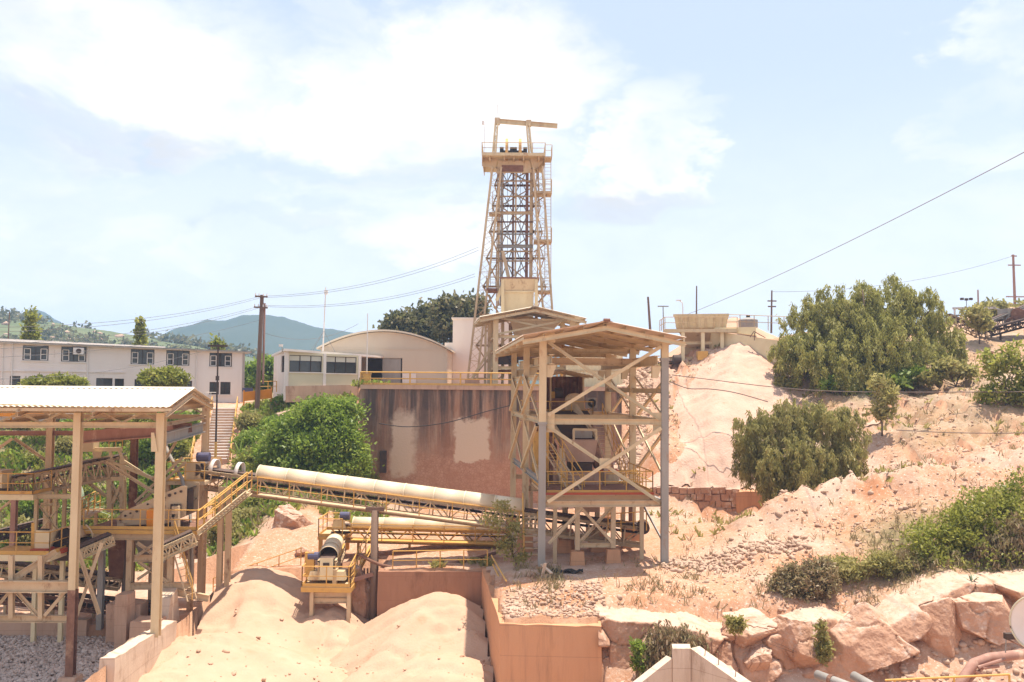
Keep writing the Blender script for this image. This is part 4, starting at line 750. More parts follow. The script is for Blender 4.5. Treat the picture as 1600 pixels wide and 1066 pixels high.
def two_storey():
    A = pt(-60, 535, 78.5); Bp = pt(383, 552, 90); o = (A.x, A.y); u = (Bp.x - A.x, Bp.y - A.y); Lg = Vector(u).length; un = Vector((u[0], u[1], 0)).normalized(); n = V(-un.y, un.x, 0)
    t = thing('office_block', 'long whitewashed two storey office block with dark windows behind the shed roof', 'building', (A.x, A.y, -3))
    up = [(35, 540, 75.6, 563), (95.3, 542, 134.7, 565), (204, 546, 241, 569), (259.5, 547.7, 296, 571), (327, 551.6, 362.5, 572.6)]
    lo = [(-30, 588, -10, 601), (15, 587.6, 31.5, 602), (47, 588, 80, 603), (97, 589.7, 132.6, 604), (150, 591, 175.5, 605), (179, 591.8, 193.5, 606), (210, 592.8, 236, 606), (282, 595, 300, 608), (327, 597, 342, 616.5), (344, 597, 360, 616.5)]
    W = [win_px(o, u, *w) for w in up + lo]
    za, zb = pt(-60, 534, 78.5).z, Bp.z
    facade(t, o, u, Lg, -3.4, za, zb, W, 'white')
    for i, w in enumerate(W):
        if i < 5: window(t, o, u, *w, cols=4, rows=(.5,), side=((.06, .30), (.70, .94)))
        else: window(t, o, u, *w, cols=2, rows=(.55,), sill=i > 12)
    e = Vector((Bp.x, Bp.y, 0)); dpt = 9.0
    facade(t, (e.x, e.y), (n.x, n.y), dpt, -3.4, zb, zb - .2, [], 'white', name='end_wall')
    b = MB(); a0 = Vector((A.x, A.y, za)) - n * .55; b0 = Vector((Bp.x, Bp.y, zb)) - n * .55 + un * .5
    b.hexa([a0 + V(0, 0, .004), b0 + V(0, 0, .004), b0 + n * 10 + V(0, 0, .004), a0 + n * 10 + V(0, 0, .004), a0 + V(0, 0, .16), b0 + V(0, 0, .16), b0 + n * 10 + V(0, 0, .16), a0 + n * 10 + V(0, 0, .16)]); b.build('roof_slab', 'trim', t)
    s1, z1 = on_line(o, u, 258, 541); c0 = Vector((A.x, A.y, za)) - n * .2; c1 = Vector((o[0], o[1], 0)) + un * s1 - n * .2 + V(0, 0, za + (zb - za) * s1 / Lg)
    MB().hexa([c0 + V(0, 0, .163), c1 + V(0, 0, .163), c1 + n * 3 + V(0, 0, .163), c0 + n * 3 + V(0, 0, .163), c0 + V(0, 0, .42), c1 + V(0, 0, .30), c1 + n * 3 + V(0, 0, .30), c0 + n * 3 + V(0, 0, .42)]).build('upper_roof_strip', 'trim', t)
    MB().bar(a0 + V(0, 0, .12) - n * .06, b0 + V(0, 0, .12) - n * .06, .12, .12).build('gutter', 'grey', t)
    for px in (4, 19, 137, 307):
        s, _ = on_line(o, u, px, 560); q = Vector((o[0], o[1], 0)) + un * s - n * .09; zt = za + (zb - za) * s / Lg
        bar(t, 'downpipe', q + V(0, 0, -3.2), q + V(0, 0, zt), .11, None, 'trim', 6)
    s, z = on_line(o, u, 60, 580); q0 = Vector((o[0], o[1], 0)) - n * .05 + V(0, 0, z); MB().bar(q0, q0 + un * s * 2.2, .1, .1).build('string_course', 'white', t)
    # air conditioner in front of the second window
    s, z = on_line(o, u, 122, 549); c = Vector((o[0], o[1], 0)) + un * s - n * .35; rz = math.atan2(un.y, un.x)
    ac = thing('air_conditioner', 'white box air conditioner hung under the roof edge at the second upper window', 'air conditioner', (c.x, c.y, z))
    MB().box((c.x, c.y, z), (.85, .55, .6), rz).build('casing', 'trim', ac); MB().cone(c - n * .28 + V(0, 0, z), c - n * .30 + V(0, 0, z), .22, .22, 14).build('fan_grille', 'dark', ac)
    bar(ac, 'bracket', c + V(0, 0, z - .36) - n * .2, c + V(0, 0, z - .36) + n * .33, .05, None, 'grey', 'L')
two_storey()

def office():
    A = pt(447, 549, 80); Bp = pt(562, 556, 84.5); o = (A.x, A.y); u = (Bp.x - A.x, Bp.y - A.y); un = Vector((u[0], u[1], 0)).normalized(); n = V(-un.y, un.x, 0); Lg = Vector(u).length
    t = thing('control_office', 'small pale yellow flat roofed office with a band of blinds beside the barrel roofed warehouse', 'building', (A.x, A.y, -1))
    W = [win_px(o, u, 452, 555.5, 503, 581), win_px(o, u, 508, 557.5, 557, 583)]
    facade(t, o, u, Lg, -1.4, A.z, Bp.z, W, 'offwall')
    window(t, o, u, *W[0], cols=3, rows=(.66,), blind=.34); window(t, o, u, *W[1], cols=3, rows=(.66,), blind=.34)
    C = pt(428, 556, 91); o2 = (C.x, C.y); u2 = (A.x - C.x, A.y - C.y); L2 = Vector(u2).length
    W2 = [win_px(o2, u2, 439, 556, 445, 582)]
    facade(t, o2, u2, L2, -1.4, C.z, A.z, W2, 'white', name='side_wall'); window(t, o2, u2, *W2[0], cols=1, rows=(.6,), sill=False)
    MB().bar(A + V(0, 0, -3.7) - n * .08, Bp + V(0, 0, -3.35) - n * .08, .16, 1.4).build('plinth', 'conc', t)
    D = pt(420, 557, 92.5); E = pt(585, 558.5, 86.5); a = A - n * .5 - un * .4 + V(0, 0, .004)
    back = V(2.2, 12, 0); p = [a, E, E + back, D + V(0, 1, 0)]
    MB().hexa([q + V(0, 0, .004) for q in p] + [q + V(0, 0, .2) for q in p]).build('roof_slab', 'trim', t)
    for s in (0.0, Lg * .51, Lg): q = Vector((o[0], o[1], 0)) + un * s - n * .04; bar(t, 'pilaster', q + V(0, 0, -1.3), q + V(0, 0, A.z + (Bp.z - A.z) * s / Lg), .28, .1, 'trim', 'box', n)
    lp = thing('flood_lamp', 'small white flood lamp on the left corner of the flat office roof', 'lamp', pt(440, 549, 80)); q = pt(441, 550, 80.6)
    bar(lp, 'stalk', q, pt(441, 541, 80.6), .07, None, 'grey', 6); MB().box(pt(439, 540, 80.6), (.35, .3, .2), .3).build('lamp_head', 'trim', lp)
office()

def warehouse():
    d = 89.0; a, c = pt(500, 600, d), pt(698, 600, d); zE = pt(690, 546, d).z; zP = pt(600, 519, d).z; x0, x1 = a.x, c.x; z0 = -.1
    t = thing('warehouse', 'beige warehouse with a low barrel roof and a dark open doorway', 'building', (x0, d, z0))
    dw = win_px((x0, d), (1, 0), 563, 559.5, 628, 600); dw = (dw[0], dw[1], z0, dw[3])
    facade(t, (x0, d), (1, 0), x1 - x0, z0, zE, zE, [dw], 'shedwall')
    n = 24; top = [(x0 + (x1 - x0) * i / n, zE + (zP - zE) * (1 - (2 * i / n - 1) ** 2)) for i in range(n + 1)]; b = MB()
    for i in range(n):
        (p, q), (r, s) = top[i], top[i + 1]
        b.add([(p, d, zE), (r, d, zE), (r, d, s), (p, d, q), (p, d + .25, zE), (r, d + .25, zE), (r, d + .25, s), (p, d + .25, q)], [(0, 1, 2, 3), (7, 6, 5, 4)])
    b.build('gable', 'shedwall', t)
    bar(t, 'gable_band', (x0, d - .03, zE), (x1, d - .03, zE), .05, .12, 'shedwall', 'box')
    for nm, x in (('side_wall', x0), ('side_wall', x1 - .25)): MB().box((x + .125, d + 11.2, (z0 + zE) / 2), (.25, 21.9, zE - z0)).build(nm, 'shedwall', t)
    b = MB(); ov = .45; N = 28; xs = [x0 - .3 + (x1 - x0 + .6) * i / N for i in range(N + 1)]; zz = [zE + .06 + (zP - zE) * (1 - ((2 * (x - x0) / (x1 - x0) - 1)) ** 2) for x in xs]
    vs = []
    for y in (d - ov, d + 22.5):
        for x, z in zip(xs, zz): vs += [(x, y, z), (x, y, z + .16)]
    m_ = 2 * (N + 1); fs = []
    for i in range(N):
        k = 2 * i; fs += [(k, k + 2, k + 3, k + 1), (m_ + k, m_ + k + 1, m_ + k + 3, m_ + k + 2), (k + 1, k + 3, m_ + k + 3, m_ + k + 1), (k, m_ + k, m_ + k + 2, k + 2)]
    fs += [(0, 1, m_ + 1, m_), (m_ - 2, 2 * m_ - 2, 2 * m_ - 1, m_ - 1)]
    b.add(vs, fs).build('roof', 'roof', t)
    X = lambda px: pt(px, 590, d).x
    MB().box(((X(597) + X(626)) / 2, d + .14, (z0 + dw[3]) / 2), (X(626) - X(597), .06, dw[3] - z0 - .02)).build('door', 'grey', t, label='sliding grey door half')
    MB().box(((X(565) + X(574)) / 2, d + .14, (z0 + dw[3]) / 2), (X(574) - X(565), .06, dw[3] - z0 - .02)).build('door', 'grey', t)
    MB().box(((X(629) + X(650)) / 2, d - .06, 0.65), (X(650) - X(629), .05, 1.15)).build('notice_panel', 'trim', t)
    MB().box(((x0 + x1) / 2, d + 22, (z0 + zE) / 2), (x1 - x0 - .5, .2, zE - z0)).build('back_wall', 'shedwall', t); MB().box(((x0 + x1) / 2, d + 11, -.05), (x1 - x0 - .6, 21, .08)).build('floor', 'dark', t)
    # hoist house behind the left leg of the headframe
    h = thing('hoist_house', 'tall narrow pale pink block behind the left leg of the headframe', 'building', pt(720, 600, 97)); p = pt(708, 600, 97)
    MB().box((p.x + 3.0, 99.5, 3.4), (6.2, 5, 7.4)).build('wall', 'white', h); MB().box((p.x - .5, 99.5, 2.1), (.9, 4.6, 5.0)).build('annex', 'white', h); MB().box((p.x + 3, 99.5, 7.16), (6.5, 5.3, .14)).build('roof_slab', 'trim', h)
warehouse()
fence('railing', 'orange yellow railing along the top of the tall stained retaining wall', [V(WALL_FRONT[i][0], WALL_FRONT[i][1] + .1, .09) for i in (0, 5, 10, 16, 20)], 1.0, 3.0, 'yellow', .06, None, .16)
cb = thing('control_cabinet', 'small yellow cabinet at the left end of the wall top railing', 'cabinet', pt(573, 600, 74.5)); MB().box(pt(573, 592, 74.3), (.62, .45, .85)).build('cabinet_body', 'yellow', cb); MB().box(pt(573, 584, 74.3), (.7, .52, .06)).build('cabinet_lid', 'yellow', cb)

# ------------------------------------------------------------------ outdoor stair, barriers
def stairs():
    top, bot = pt(351, 639, 84), pt(338, 722, 76.5); t = thing('staircase', 'straight pale concrete staircase with yellow rails climbing the green bank', 'stairs', bot)
    n = 19; w = 1.95; d = (top - bot); hd = Vector((d.x, d.y, 0)).normalized(); sd = V(hd.y, -hd.x, 0); run = Vector((d.x, d.y, 0)).length / n; rise = d.z / n
    for i in range(n):
        c = bot + hd * run * (i + .5); z = bot.z + rise * (i + 1); b = MB()
        p = [c - hd * (run / 2 + .0) - sd * w / 2, c - hd * (run / 2) + sd * w / 2, c + hd * (run / 2 - .003) + sd * w / 2, c + hd * (run / 2 - .003) - sd * w / 2]
        b.hexa([V(q.x, q.y, z - .55) for q in p] + [V(q.x, q.y, z) for q in p]); st = b.build('step', 'conc', t)
        sub(st, 'nosing', MB().hexa([V(q.x, q.y, z + .004) for q in (p[0] - hd * .06, p[1] - hd * .06, p[1] + hd * .3, p[0] + hd * .3)] + [V(q.x, q.y, z + .06) for q in (p[0] - hd * .06, p[1] - hd * .06, p[1] + hd * .3, p[0] + hd * .3)]), 'trim')
    for s in (-1, 1): handrail(t, [bot + sd * s * (w / 2 + .12) + V(0, 0, .15), top + sd * s * (w / 2 + .12) + V(0, 0, .1)], 1.0, 1.6, 'yellow', r=.045)
    lf = bot - sd * 1.9 - hd * 1.0 + V(0, 0, -.3); fence('railing', 'short sloping yellow railing left of the foot of the staircase', [lf, lf + hd * 2.6 + V(0, 0, 1.6)], 1.0, 1.2, 'yellow', .05)
stairs()
def barrier(name, label, a, b, h, m, th=.12, cat='barrier'):
    t = thing(name, label, cat, a); a, b = Vector(a), Vector(b); MB().bar(a + V(0, 0, h / 2), b + V(0, 0, h / 2), th, h).build('panel', m, t)
    n = max(2, int((b - a).length / 1.2))
    for i in range(n + 1): p = a.lerp(b, i / n); bar(t, 'post', p + V(0, 0, -.4), p + V(0, 0, h + .15), .1, .16, m, 'box')
    return t
barrier('orange_barrier', 'bright orange solid barrier beside the head of the staircase', pt(381, 627, 81.5), pt(424, 622, 83), .8, 'orange')
fence('railing', 'thin yellow railing behind the orange barrier at the office corner', [pt(405, 612, 84), pt(432, 611, 86)], .9, 1.2, 'yellow', .04)
barrier('orange_barrier', 'long orange barrier half hidden behind the left shed roof', pt(-40, 650, 79), pt(74, 652, 80), .95, 'orange')
fence('railing', 'grey railing panel at the foot of the office block by the staircase', [pt(320, 634, 84), pt(338, 634, 84.5)], 1.2, .6, 'trim', .03)
bp_ = thing('notice_board', 'small dark blue board on the orange barrier beside the staircase', 'board', pt(386, 612, 83)); MB().box(pt(387, 609, 83), (.95, .06, .32)).build('board', 'blue', bp_); bar(bp_, 'post', pt(382, 626, 83.1), pt(382, 607, 83.1), .06, None, 'grey', 6); bar(bp_, 'post', pt(392, 626, 83.1), pt(392, 607, 83.1), .06, None, 'grey', 6)

# ------------------------------------------------------------------ poles, masts and wires
def pole(name, label, base, top, r, m, arms=(), cat='pole', group=None, insul=True):
    t = thing(name, label, cat, base, group); MB().cone(base, top, r, r * .7, 8).build('shaft', m, t)
    for (z, w, rot) in arms:
        c = Vector(base).lerp(Vector(top), z); u = V(math.cos(rot), math.sin(rot), 0) * w / 2; a = MB().bar(c - u - V(0, r, 0), c + u - V(0, r, 0), .12, .14).build('crossarm', m, t)
        if insul:
            for k in (-.9, -.35, .35, .9): sub(a, 'insulator', MB().cone(c + u * k + V(0, -r, .07), c + u * k + V(0, -r, .28), .06, .04, 6), 'trim')
    return t
PA_b, PA_t = pt(402, 662, 82), pt(409.5, 461, 82); PA_b.x = PA_t.x - .25; PA_b.y = PA_t.y
pole('power_pole', 'tall weathered power pole with two crossarms at the office block corner', PA_b, PA_t, .24, 'wood', ((.985, 1.1, .5), (.90, 1.2, .5)))
q = pt(413, 490, 82.2); bar_ = thing('conduit_pole', 'reddish conduit pole strapped beside the tall power pole', 'pole', pt(409, 600, 82.2)); MB().cone(pt(411, 600, 82.25), pt(413.5, 474, 82.25), .10, .10, 6).build('shaft', 'rustpipe', bar_)
p0, p1 = pt(337.5, 722, 73), pt(341, 538, 73); p0.x = p1.x; t = pole('signal_post', 'thin black post with a T shaped arm and a yellow foot at the staircase', p0, p1, .085, 'dark', ((.985, 1.5, 0),), insul=False)
MB().cone(p0, p0.lerp(p1, .17), .105, .10, 8).build('foot_sleeve', 'yellow', t); MB().box(p0.lerp(p1, .71), (.22, .22, .35)).build('collar_box', 'dark', t)
mt = pole('radio_mast', 'thin white radio mast with a small box on top guyed to the warehouse roof', pt(504.5, 549, 87.5), pt(509, 449, 87.5), .07, 'trim'); MB().box(pt(509.5, 457, 87.5), (.3, .3, .4)).build('antenna_box', 'trim', mt)
for e in ((485, 549, 85.5), (524, 551, 86.5), (489, 548, 89)): MB().path([pt(506, 517, 87.5), pt(*e)], .02, 4).build('guy_wire', 'wire', mt)
pole('thin_mast', 'thin pale mast beside the warehouse doorway', pt(573, 600, 76), pt(574.5, 490, 76), .05, 'trim')
for i, (lb, b_, t_, r_, m_, arms) in enumerate([
    ('leaning dark utility pole right of the second shed roof', (1017, 512, 110), (1012.5, 464, 110), .17, 'wood', ()),
    ('thin pole topped by two small lamps near the hopper railing', (1037, 505, 120), (1036, 478, 120), .09, 'grey', ((.98, 1.4, 0),)),
    ('tall thin brown pole above the hopper platform', (1088, 500, 112), (1088.5, 447, 112), .11, 'wood', ()),
    ('slender pole with short crossarms left of the large pepper tree', (1205, 500, 105), (1206, 454, 105), .12, 'wood', ((.75, 1.0, 0), (.62, .9, 0))),
    ('pinkish transmission pole with crossarms at the right edge of the photo', (1587, 500, 118), (1583, 398, 118), .2, 'rustpipe', ((.98, .9, .4), (.86, 1.6, 0), (.45, 2.4, 0), (.35, 2.4, 0))),
    ('short thin pole behind the scrap conveyors', (1529, 492, 112), (1528, 453, 112), .12, 'rustpipe', ()),
    ('thin lamp pole at the far left beyond the office block roof', (12, 540, 120), (15, 487, 120), .09, 'wood', ())]):
    b0, t0 = pt(*b_), pt(*t_); b0.z -= 1.5; pole('utility_pole', lb, b0, t0, r_, m_, arms, group='poles standing on the skyline', insul=False)
sl_ = thing('street_lamp', 'small curved white street lamp above the hopper railing', 'street lamp', pt(1067, 505, 108)); MB().path([pt(1067, 512, 108), pt(1067, 480, 108), pt(1066, 473, 108), pt(1062, 470, 108)], .06, 6).build('lamp_post', 'trim', sl_); MB().box(pt(1060.5, 469.5, 108), (.55, .25, .12)).build('lamp_head', 'trim', sl_)
def wire(label, a, b, sag=.5, r=.015, m='wire', name='power_line', group='overhead lines', n=16):
    a, b = Vector(a), Vector(b); P = [a.lerp(b, i / n) - V(0, 0, 4 * sag * (i / n) * (1 - i / n)) for i in range(n + 1)]
    return tag(MB().path(P, r, 4).build(name, m), label, 'cable', group)
lw = [((409, 463, 82), (748, 386, 86)), ((411, 465, 82), (748, 391, 86)), ((409, 477, 82), (742, 428, 86)), ((411, 479, 82), (742, 432, 86))]
for i, (a, b) in enumerate(lw): wire(['topmost line from the power pole to the headframe', 'second line from the power pole to the headframe', 'third line from the power pole to the headframe', 'lowest line from the power pole to the headframe'][i], pt(*a), pt(*b), 1.0)
lw = [((407, 463, 82), (-60, 512, 50)), ((409, 465, 82), (-60, 520, 50)), ((407, 478, 82), (-60, 540, 52)), ((409, 480, 82), (-60, 548, 52)), ((407, 500, 82), (-60, 560, 55)), ((330, 545, 73), (-60, 592, 58))]
for i, (a, b) in enumerate(lw): wire(['topmost', 'second', 'third', 'fourth', 'fifth', 'lowest'][i] + ' overhead line running left across the office block', pt(*a), pt(*b), .7, .013)
wire('long dark cable slanting up to the right edge of the sky', pt(1075, 491, 80), pt(1680, 196, 34), .35, .018, 'hose')
wire('faint line between the skyline poles on the right', pt(1206, 456, 105), pt(1583, 400, 118), 1.2, .02)
wire('slack line from the warehouse to the power pole', pt(412, 520, 82.3), pt(560, 506, 89), 1.0, .018)
# ================================================================== headframe and upper works
def lat_leg(root, a, b, w, m, panels, name='leg', t=.11):
    a, b = Vector(a), Vector(b); d = (b - a).normalized(); sx = V(1, 0, 0); sy = d.cross(sx).normalized(); sx = sy.cross(d).normalized(); q = MB(); w2 = w / 2
    cs = [(-w2, -w2), (w2, -w2), (w2, w2), (-w2, w2)]
    for x, y in cs: q.bar(a + sx * x + sy * y, b + sx * x + sy * y, t, t, 'L', ref=sy)
    for i in range(panels):
        p, r = a.lerp(b, i / panels), a.lerp(b, (i + 1) / panels)
        for k in range(4):
            c0, c1 = cs[k], cs[(k + 1) % 4]
            if i % 2: c0, c1 = c1, c0
            q.bar(p + sx * c0[0] + sy * c0[1], r + sx * c1[0] + sy * c1[1], .06, .03)
            if i % 2 == 0: q.bar(p + sx * c0[0] + sy * c0[1], p + sx * c1[0] + sy * c1[1], .06, .03)
    return q.build(name, m, root)
def ladder(root, a, b, w=.5, m='cream2', side=(1, 0, 0), cage=False, name='ladder', rung=.3):
    a, b = Vector(a), Vector(b); s = Vector(side).normalized() * w / 2; q = MB(); q.bar(a - s, b - s, .06); q.bar(a + s, b + s, .06); n = int((b - a).length / rung)
    for i in range(1, n): p = a.lerp(b, i / n); q.bar(p - s, p + s, .035, None, 6)
    if cage:
        for i in range(1, int((b - a).length / .8)):
            p = a.lerp(b, i * .8 / (b - a).length); o = Vector((0, -1, 0)); q.path([p + s * math.cos(t) * 1.2 + o * .65 * math.sin(t) for t in [math.pi * k / 8 for k in range(9)]], .03, 4)
    return q.build(name, m, root)
def headframe():
    t = thing('headframe', 'tall rusty cream mine headframe tower with two sheave wheels under a top gantry beam', 'tower', pt(803, 600, 88))
    D0, D1 = 85.5, 91.0
    lv = [592, 540, 492, 448, 404, 362, 322, 290, 262]
    def LX(side, y): f = (592 - y) / 330.; return (738 + 35 * f) if side < 0 else (863 - 25 * f)
    def P(side, y, back): d = (D1 - 1.2 * (592 - y) / 330) if back else (D0 + .5 * (592 - y) / 330); px = LX(side, y); px = px if not back else (779 if side < 0 else 834); q = pt(px, 600, D1 if back else D0); return V(q.x, d, pt(px, y, d).z)
    for side in (-1, 1):
        for back in (0, 1): lat_leg(t, P(side, 592, back), P(side, 262, back), .85 if not back else .55, 'cream2', 24, t=.16 if not back else .1)
    for i in range(len(lv)):
        for side in (-1, 1): bar(t, 'tie_beam', P(side, lv[i], 0), P(side, lv[i], 1), .16, .2, 'cream2', 'C')
        if i: bar(t, 'tie_beam', P(-1, lv[i], 1), P(1, lv[i], 1), .16, .2, 'rust', 'C')
        if i + 1 < len(lv):
            for side in (-1, 1):
                bar(t, 'brace', P(side, lv[i], 0), P(side, lv[i + 1], 1), .1, .1, 'cream2', 'L'); bar(t, 'brace', P(side, lv[i], 1), P(side, lv[i + 1], 0), .1, .1, 'cream2', 'L')
            bar(t, 'brace', P(-1, lv[i], 1), P(1, lv[i + 1], 1), .11, .11, 'cream2', 'L'); bar(t, 'brace', P(1, lv[i], 1), P(-1, lv[i + 1], 1), .11, .11, 'cream2', 'L')
    # inner shaft guides
    G = lambda px, y, d=86.8: pt(px, y, d)
    for px, w, m in ((779.5, .2, 'cream2'), (783, .16, 'grey'), (801.5, .2, 'wood'), (805.5, .16, 'cream2'), (823, .28, 'rust'), (829, .22, 'cream2')):
        a, b = G(px, 478), G(px, 264); a.x = b.x = (a.x + b.x) / 2; bar(t, 'guide_rail', a, b, w, w, m, 'I')
    for y, m, h in ((283, 'cream2', .12), (307, 'cream2', .12), (333, 'cream2', .3), (347, 'rust', .12), (366, 'grey', .12), (385, 'grey', .32), (393, 'cream2', .14), (408, 'cream2', .14)): bar(t, 'girt', G(777, y, 86.55), G(833, y, 86.55), .14, h, m, 'C')
    for y0, y1 in ((268, 300), (300, 331), (337, 383), (389, 432)):
        for x0, x1 in ((784, 801), (806, 823)): bar(t, 'shaft_brace', G(x0, y0, 87.2), G(x1, y1, 87.2), .09, .09, 'grey', 'L'); bar(t, 'shaft_brace', G(x1, y0, 87.25), G(x0, y1, 87.25), .09, .09, 'grey', 'L')
    for px, x2 in ((784, 800), (806, 822)): pass
    for px in (793, 813): bar(t, 'hoist_rope', G(px, 262, 88), G(px, 430, 88), .04, None, 'black', 5)
    MB().hexa([G(793, 440, 86.2), G(799, 440, 86.2), G(799, 440, 87.4), G(793, 440, 87.4), G(783, 392, 86.2), G(788, 392, 86.2), G(788, 392, 87.4), G(783, 392, 87.4)]).build('chute_rail', 'cream2', t)
    # head deck with its plate girders
    for d in (86.1, 91.0):
        for nm, poly in (('haunch_plate', ((753, 243), (779, 243), (774, 264), (753, 259))), ('haunch_plate', ((826, 243), (851, 243), (851, 249), (840, 262), (833, 264))), ('plate_girder', ((779, 251), (827, 251), (832, 270), (775, 270)))):
            q = [pt(x, y, d) for x, y in poly]
            for p in q: p.y = d
            n_ = len(q); MB().add(q + [p + V(0, .16, 0) for p in q], [tuple(range(n_)), tuple(range(2 * n_ - 1, n_ - 1, -1))] + [(i, n_ + i, n_ + (i + 1) % n_, (i + 1) % n_) for i in range(n_)]).build(nm, 'cream2', t)
    a, c = pt(753, 240, 84.9), pt(852, 241, 84.9); zt = a.z
    MB().prism([(a.x, 84.8), (c.x, 84.8), (c.x, 91.8), (a.x, 91.8)], zt - .14, zt).build('deck', 'cream', t)
    MB().prism([(a.x - .02, 84.74), (c.x + .02, 84.74), (c.x + .02, 84.8), (a.x - .02, 84.8)], zt - .2, zt + .06).build('deck_fascia', 'cream', t)
    for x_ in (a.x + .03, c.x - .03): MB().prism([(x_ - .03, 84.81), (x_ + .03, 84.81), (x_ + .03, 91.8), (x_ - .03, 91.8)], zt - .5, zt - .15).build('side_fascia', 'cream2', t)
    for px in (765, 788, 803, 818, 842): p = pt(px, 246, 85); MB().box((p.x, 88.3, zt - .3), (.14, 6.2, .32)).build('deck_beam', 'cream2', t)
    MB().prism([(pt(786, 0, 85).x, 86.02), (pt(820, 0, 85).x, 86.02), (pt(820, 0, 85).x, 86.09), (pt(786, 0, 85).x, 86.09)], zt - 1.4, zt - .8).build('rusty_panel', 'rust', t)
    handrail(t, [V(a.x, 91.7, zt), V(a.x, 84.9, zt), V(c.x, 84.9, zt), V(c.x, 91.7, zt), V(a.x, 91.7, zt)], 1.05, 1.3, 'cream2', r=.035, toe=.12)
    # sheave wheels, seen edge on
    for px in (792, 812.5):
        c0 = pt(px, 238, 88); c0.z = zt + .75; c0.y = 87.0; w = MB(); n = 28
        for k in range(n):
            a0, a1 = 2 * math.pi * k / n, 2 * math.pi * (k + 1) / n; w.bar(c0 + V(0, math.cos(a0), math.sin(a0)) * 1.12, c0 + V(0, math.cos(a1), math.sin(a1)) * 1.12, .26, .16)
        for k in range(8): q = V(0, math.cos(k * math.pi / 4), math.sin(k * math.pi / 4)); w.bar(c0 + q * .1, c0 + q * 1.1, .1)
        sh = w.build('sheave_wheel', 'yellow', t); sub(sh, 'axle', MB().cone(c0 - V(.62, 0, 0), c0 + V(.62, 0, 0), .11, .11, 10), 'dark')
        for s in (-1, 1):
            sub(sh, 'bearing_block', MB().box(c0 + V(s * .48, -.0, .05), (.36, 1.0, .5)), 'black'); sub(sh, 'bearing_foot', MB().hexa([V(c0.x + s * .48 + i, c0.y + j, zt) for i, j in ((-.1, -.3), (.1, -.3), (.1, .3), (-.1, .3))] + [V(c0.x + s * .48 + i, c0.y + j, zt + .54) for i, j in ((-.17, -.45), (.17, -.45), (.17, .45), (-.17, .45))]), 'yellow')
    # gantry
    for d in (87.3, 89.3):
        for x0, x1 in ((773.5, 777.5), (832, 826.5)): lat_leg(t, V(pt(x0, 0, 88).x, d, zt), V(pt(x1, 0, 88).x, 88.3 + (d - 88.3) * .3, pt(800, 194, 88).z), .28, 'cream', 9, 'gantry_leg', .09)
    bar(t, 'gantry_beam', pt(774, 189, 88.3), pt(871, 197, 88.3), .26, .42, 'cream', 'I'); MB().box(pt(826, 193, 88.3), (.5, .6, .55)).build('trolley', 'cream2', t); MB().box(pt(777, 190, 88.3), (.5, .6, .6)).build('beam_clamp', 'cream2', t)
    bar(t, 'chain', pt(823, 198, 88.3), pt(824, 214, 88.3), .04, None, 'grey', 5)
    bar(t, 'antenna', pt(778, 188, 88), pt(777.5, 163, 88), .05, None, 'trim', 5); bar(t, 'antenna', pt(757.5, 240, 85), pt(756.5, 190, 85), .05, None, 'trim', 5); MB().box(pt(754.5, 192, 85), (.16, .16, .35)).build('antenna_head', 'trim', t)
    # landings and ladders on the right
    for y, x0, x1 in ((301, 833, 862), (376, 834, 862), (455, 840, 861)):
        p, q = pt(x0, y, 86.6), pt(x1, y, 86.6); z = p.z
        lp = MB().prism([(p.x, 85.8), (q.x, 85.8), (q.x, 87.8), (p.x, 87.8)], z - .2, z).build('landing', 'cream2', t)
        handrail(t, [V(p.x + .5, 85.85, z), V(q.x - .03, 85.85, z), V(q.x - .03, 87.75, z), V(p.x + .5, 87.75, z)], 1.1, .8, 'cream2', 'landing_rail', .03)
        bar(t, 'knee_brace', V(p.x, 86.6, z - 1.1), V(q.x - .4, 86.6, z - .2), .12, None, 'cream2', 'L')
    p = pt(851, 248, 86.8); q = pt(862, 248, 86.8); MB().prism([(p.x, 85.9), (q.x, 85.9), (q.x, 87.8), (p.x, 87.8)], p.z - .14, p.z).build('landing', 'cream2', t); handrail(t, [V(p.x, 85.95, p.z), V(q.x, 85.95, p.z), V(q.x, 87.7, p.z)], 1.1, .7, 'cream2', 'landing_rail', .03)
    for y0, y1 in ((300, 246), (375, 302), (454, 378)): ladder(t, pt(856, y0, 86.7), pt(856, y1, 86.7), .58, 'cream2')
    p, q = pt(760, 451, 85.6), pt(777, 451, 85.6); MB().prism([(p.x, 85.2), (q.x, 85.2), (q.x, 87.4), (p.x, 87.4)], p.z - .25, p.z).build('landing', 'rust', t); handrail(t, [V(p.x, 87.3, p.z), V(p.x, 85.25, p.z), V(q.x, 85.25, p.z)], 1.1, .8, 'cream2', 'landing_rail', .03)
    p, q = pt(764, 332, 86), pt(782, 332, 86); MB().prism([(p.x, 85.8), (q.x, 85.8), (q.x, 87.4), (p.x, 87.4)], p.z - .15, p.z).build('landing', 'cream2', t)
    ladder(t, pt(770, 448, 87.2), pt(772, 384, 87.2), .5, 'cream2', cage=True); ladder(t, pt(772, 384, 87.2), pt(774, 300, 87.2), .5, 'cream2')
    for px in (738, 863): p = pt(px, 598, D0); MB().box((p.x, D0, .2), (1.3, 1.3, .9)).build('footing', 'conc', t)
headframe()

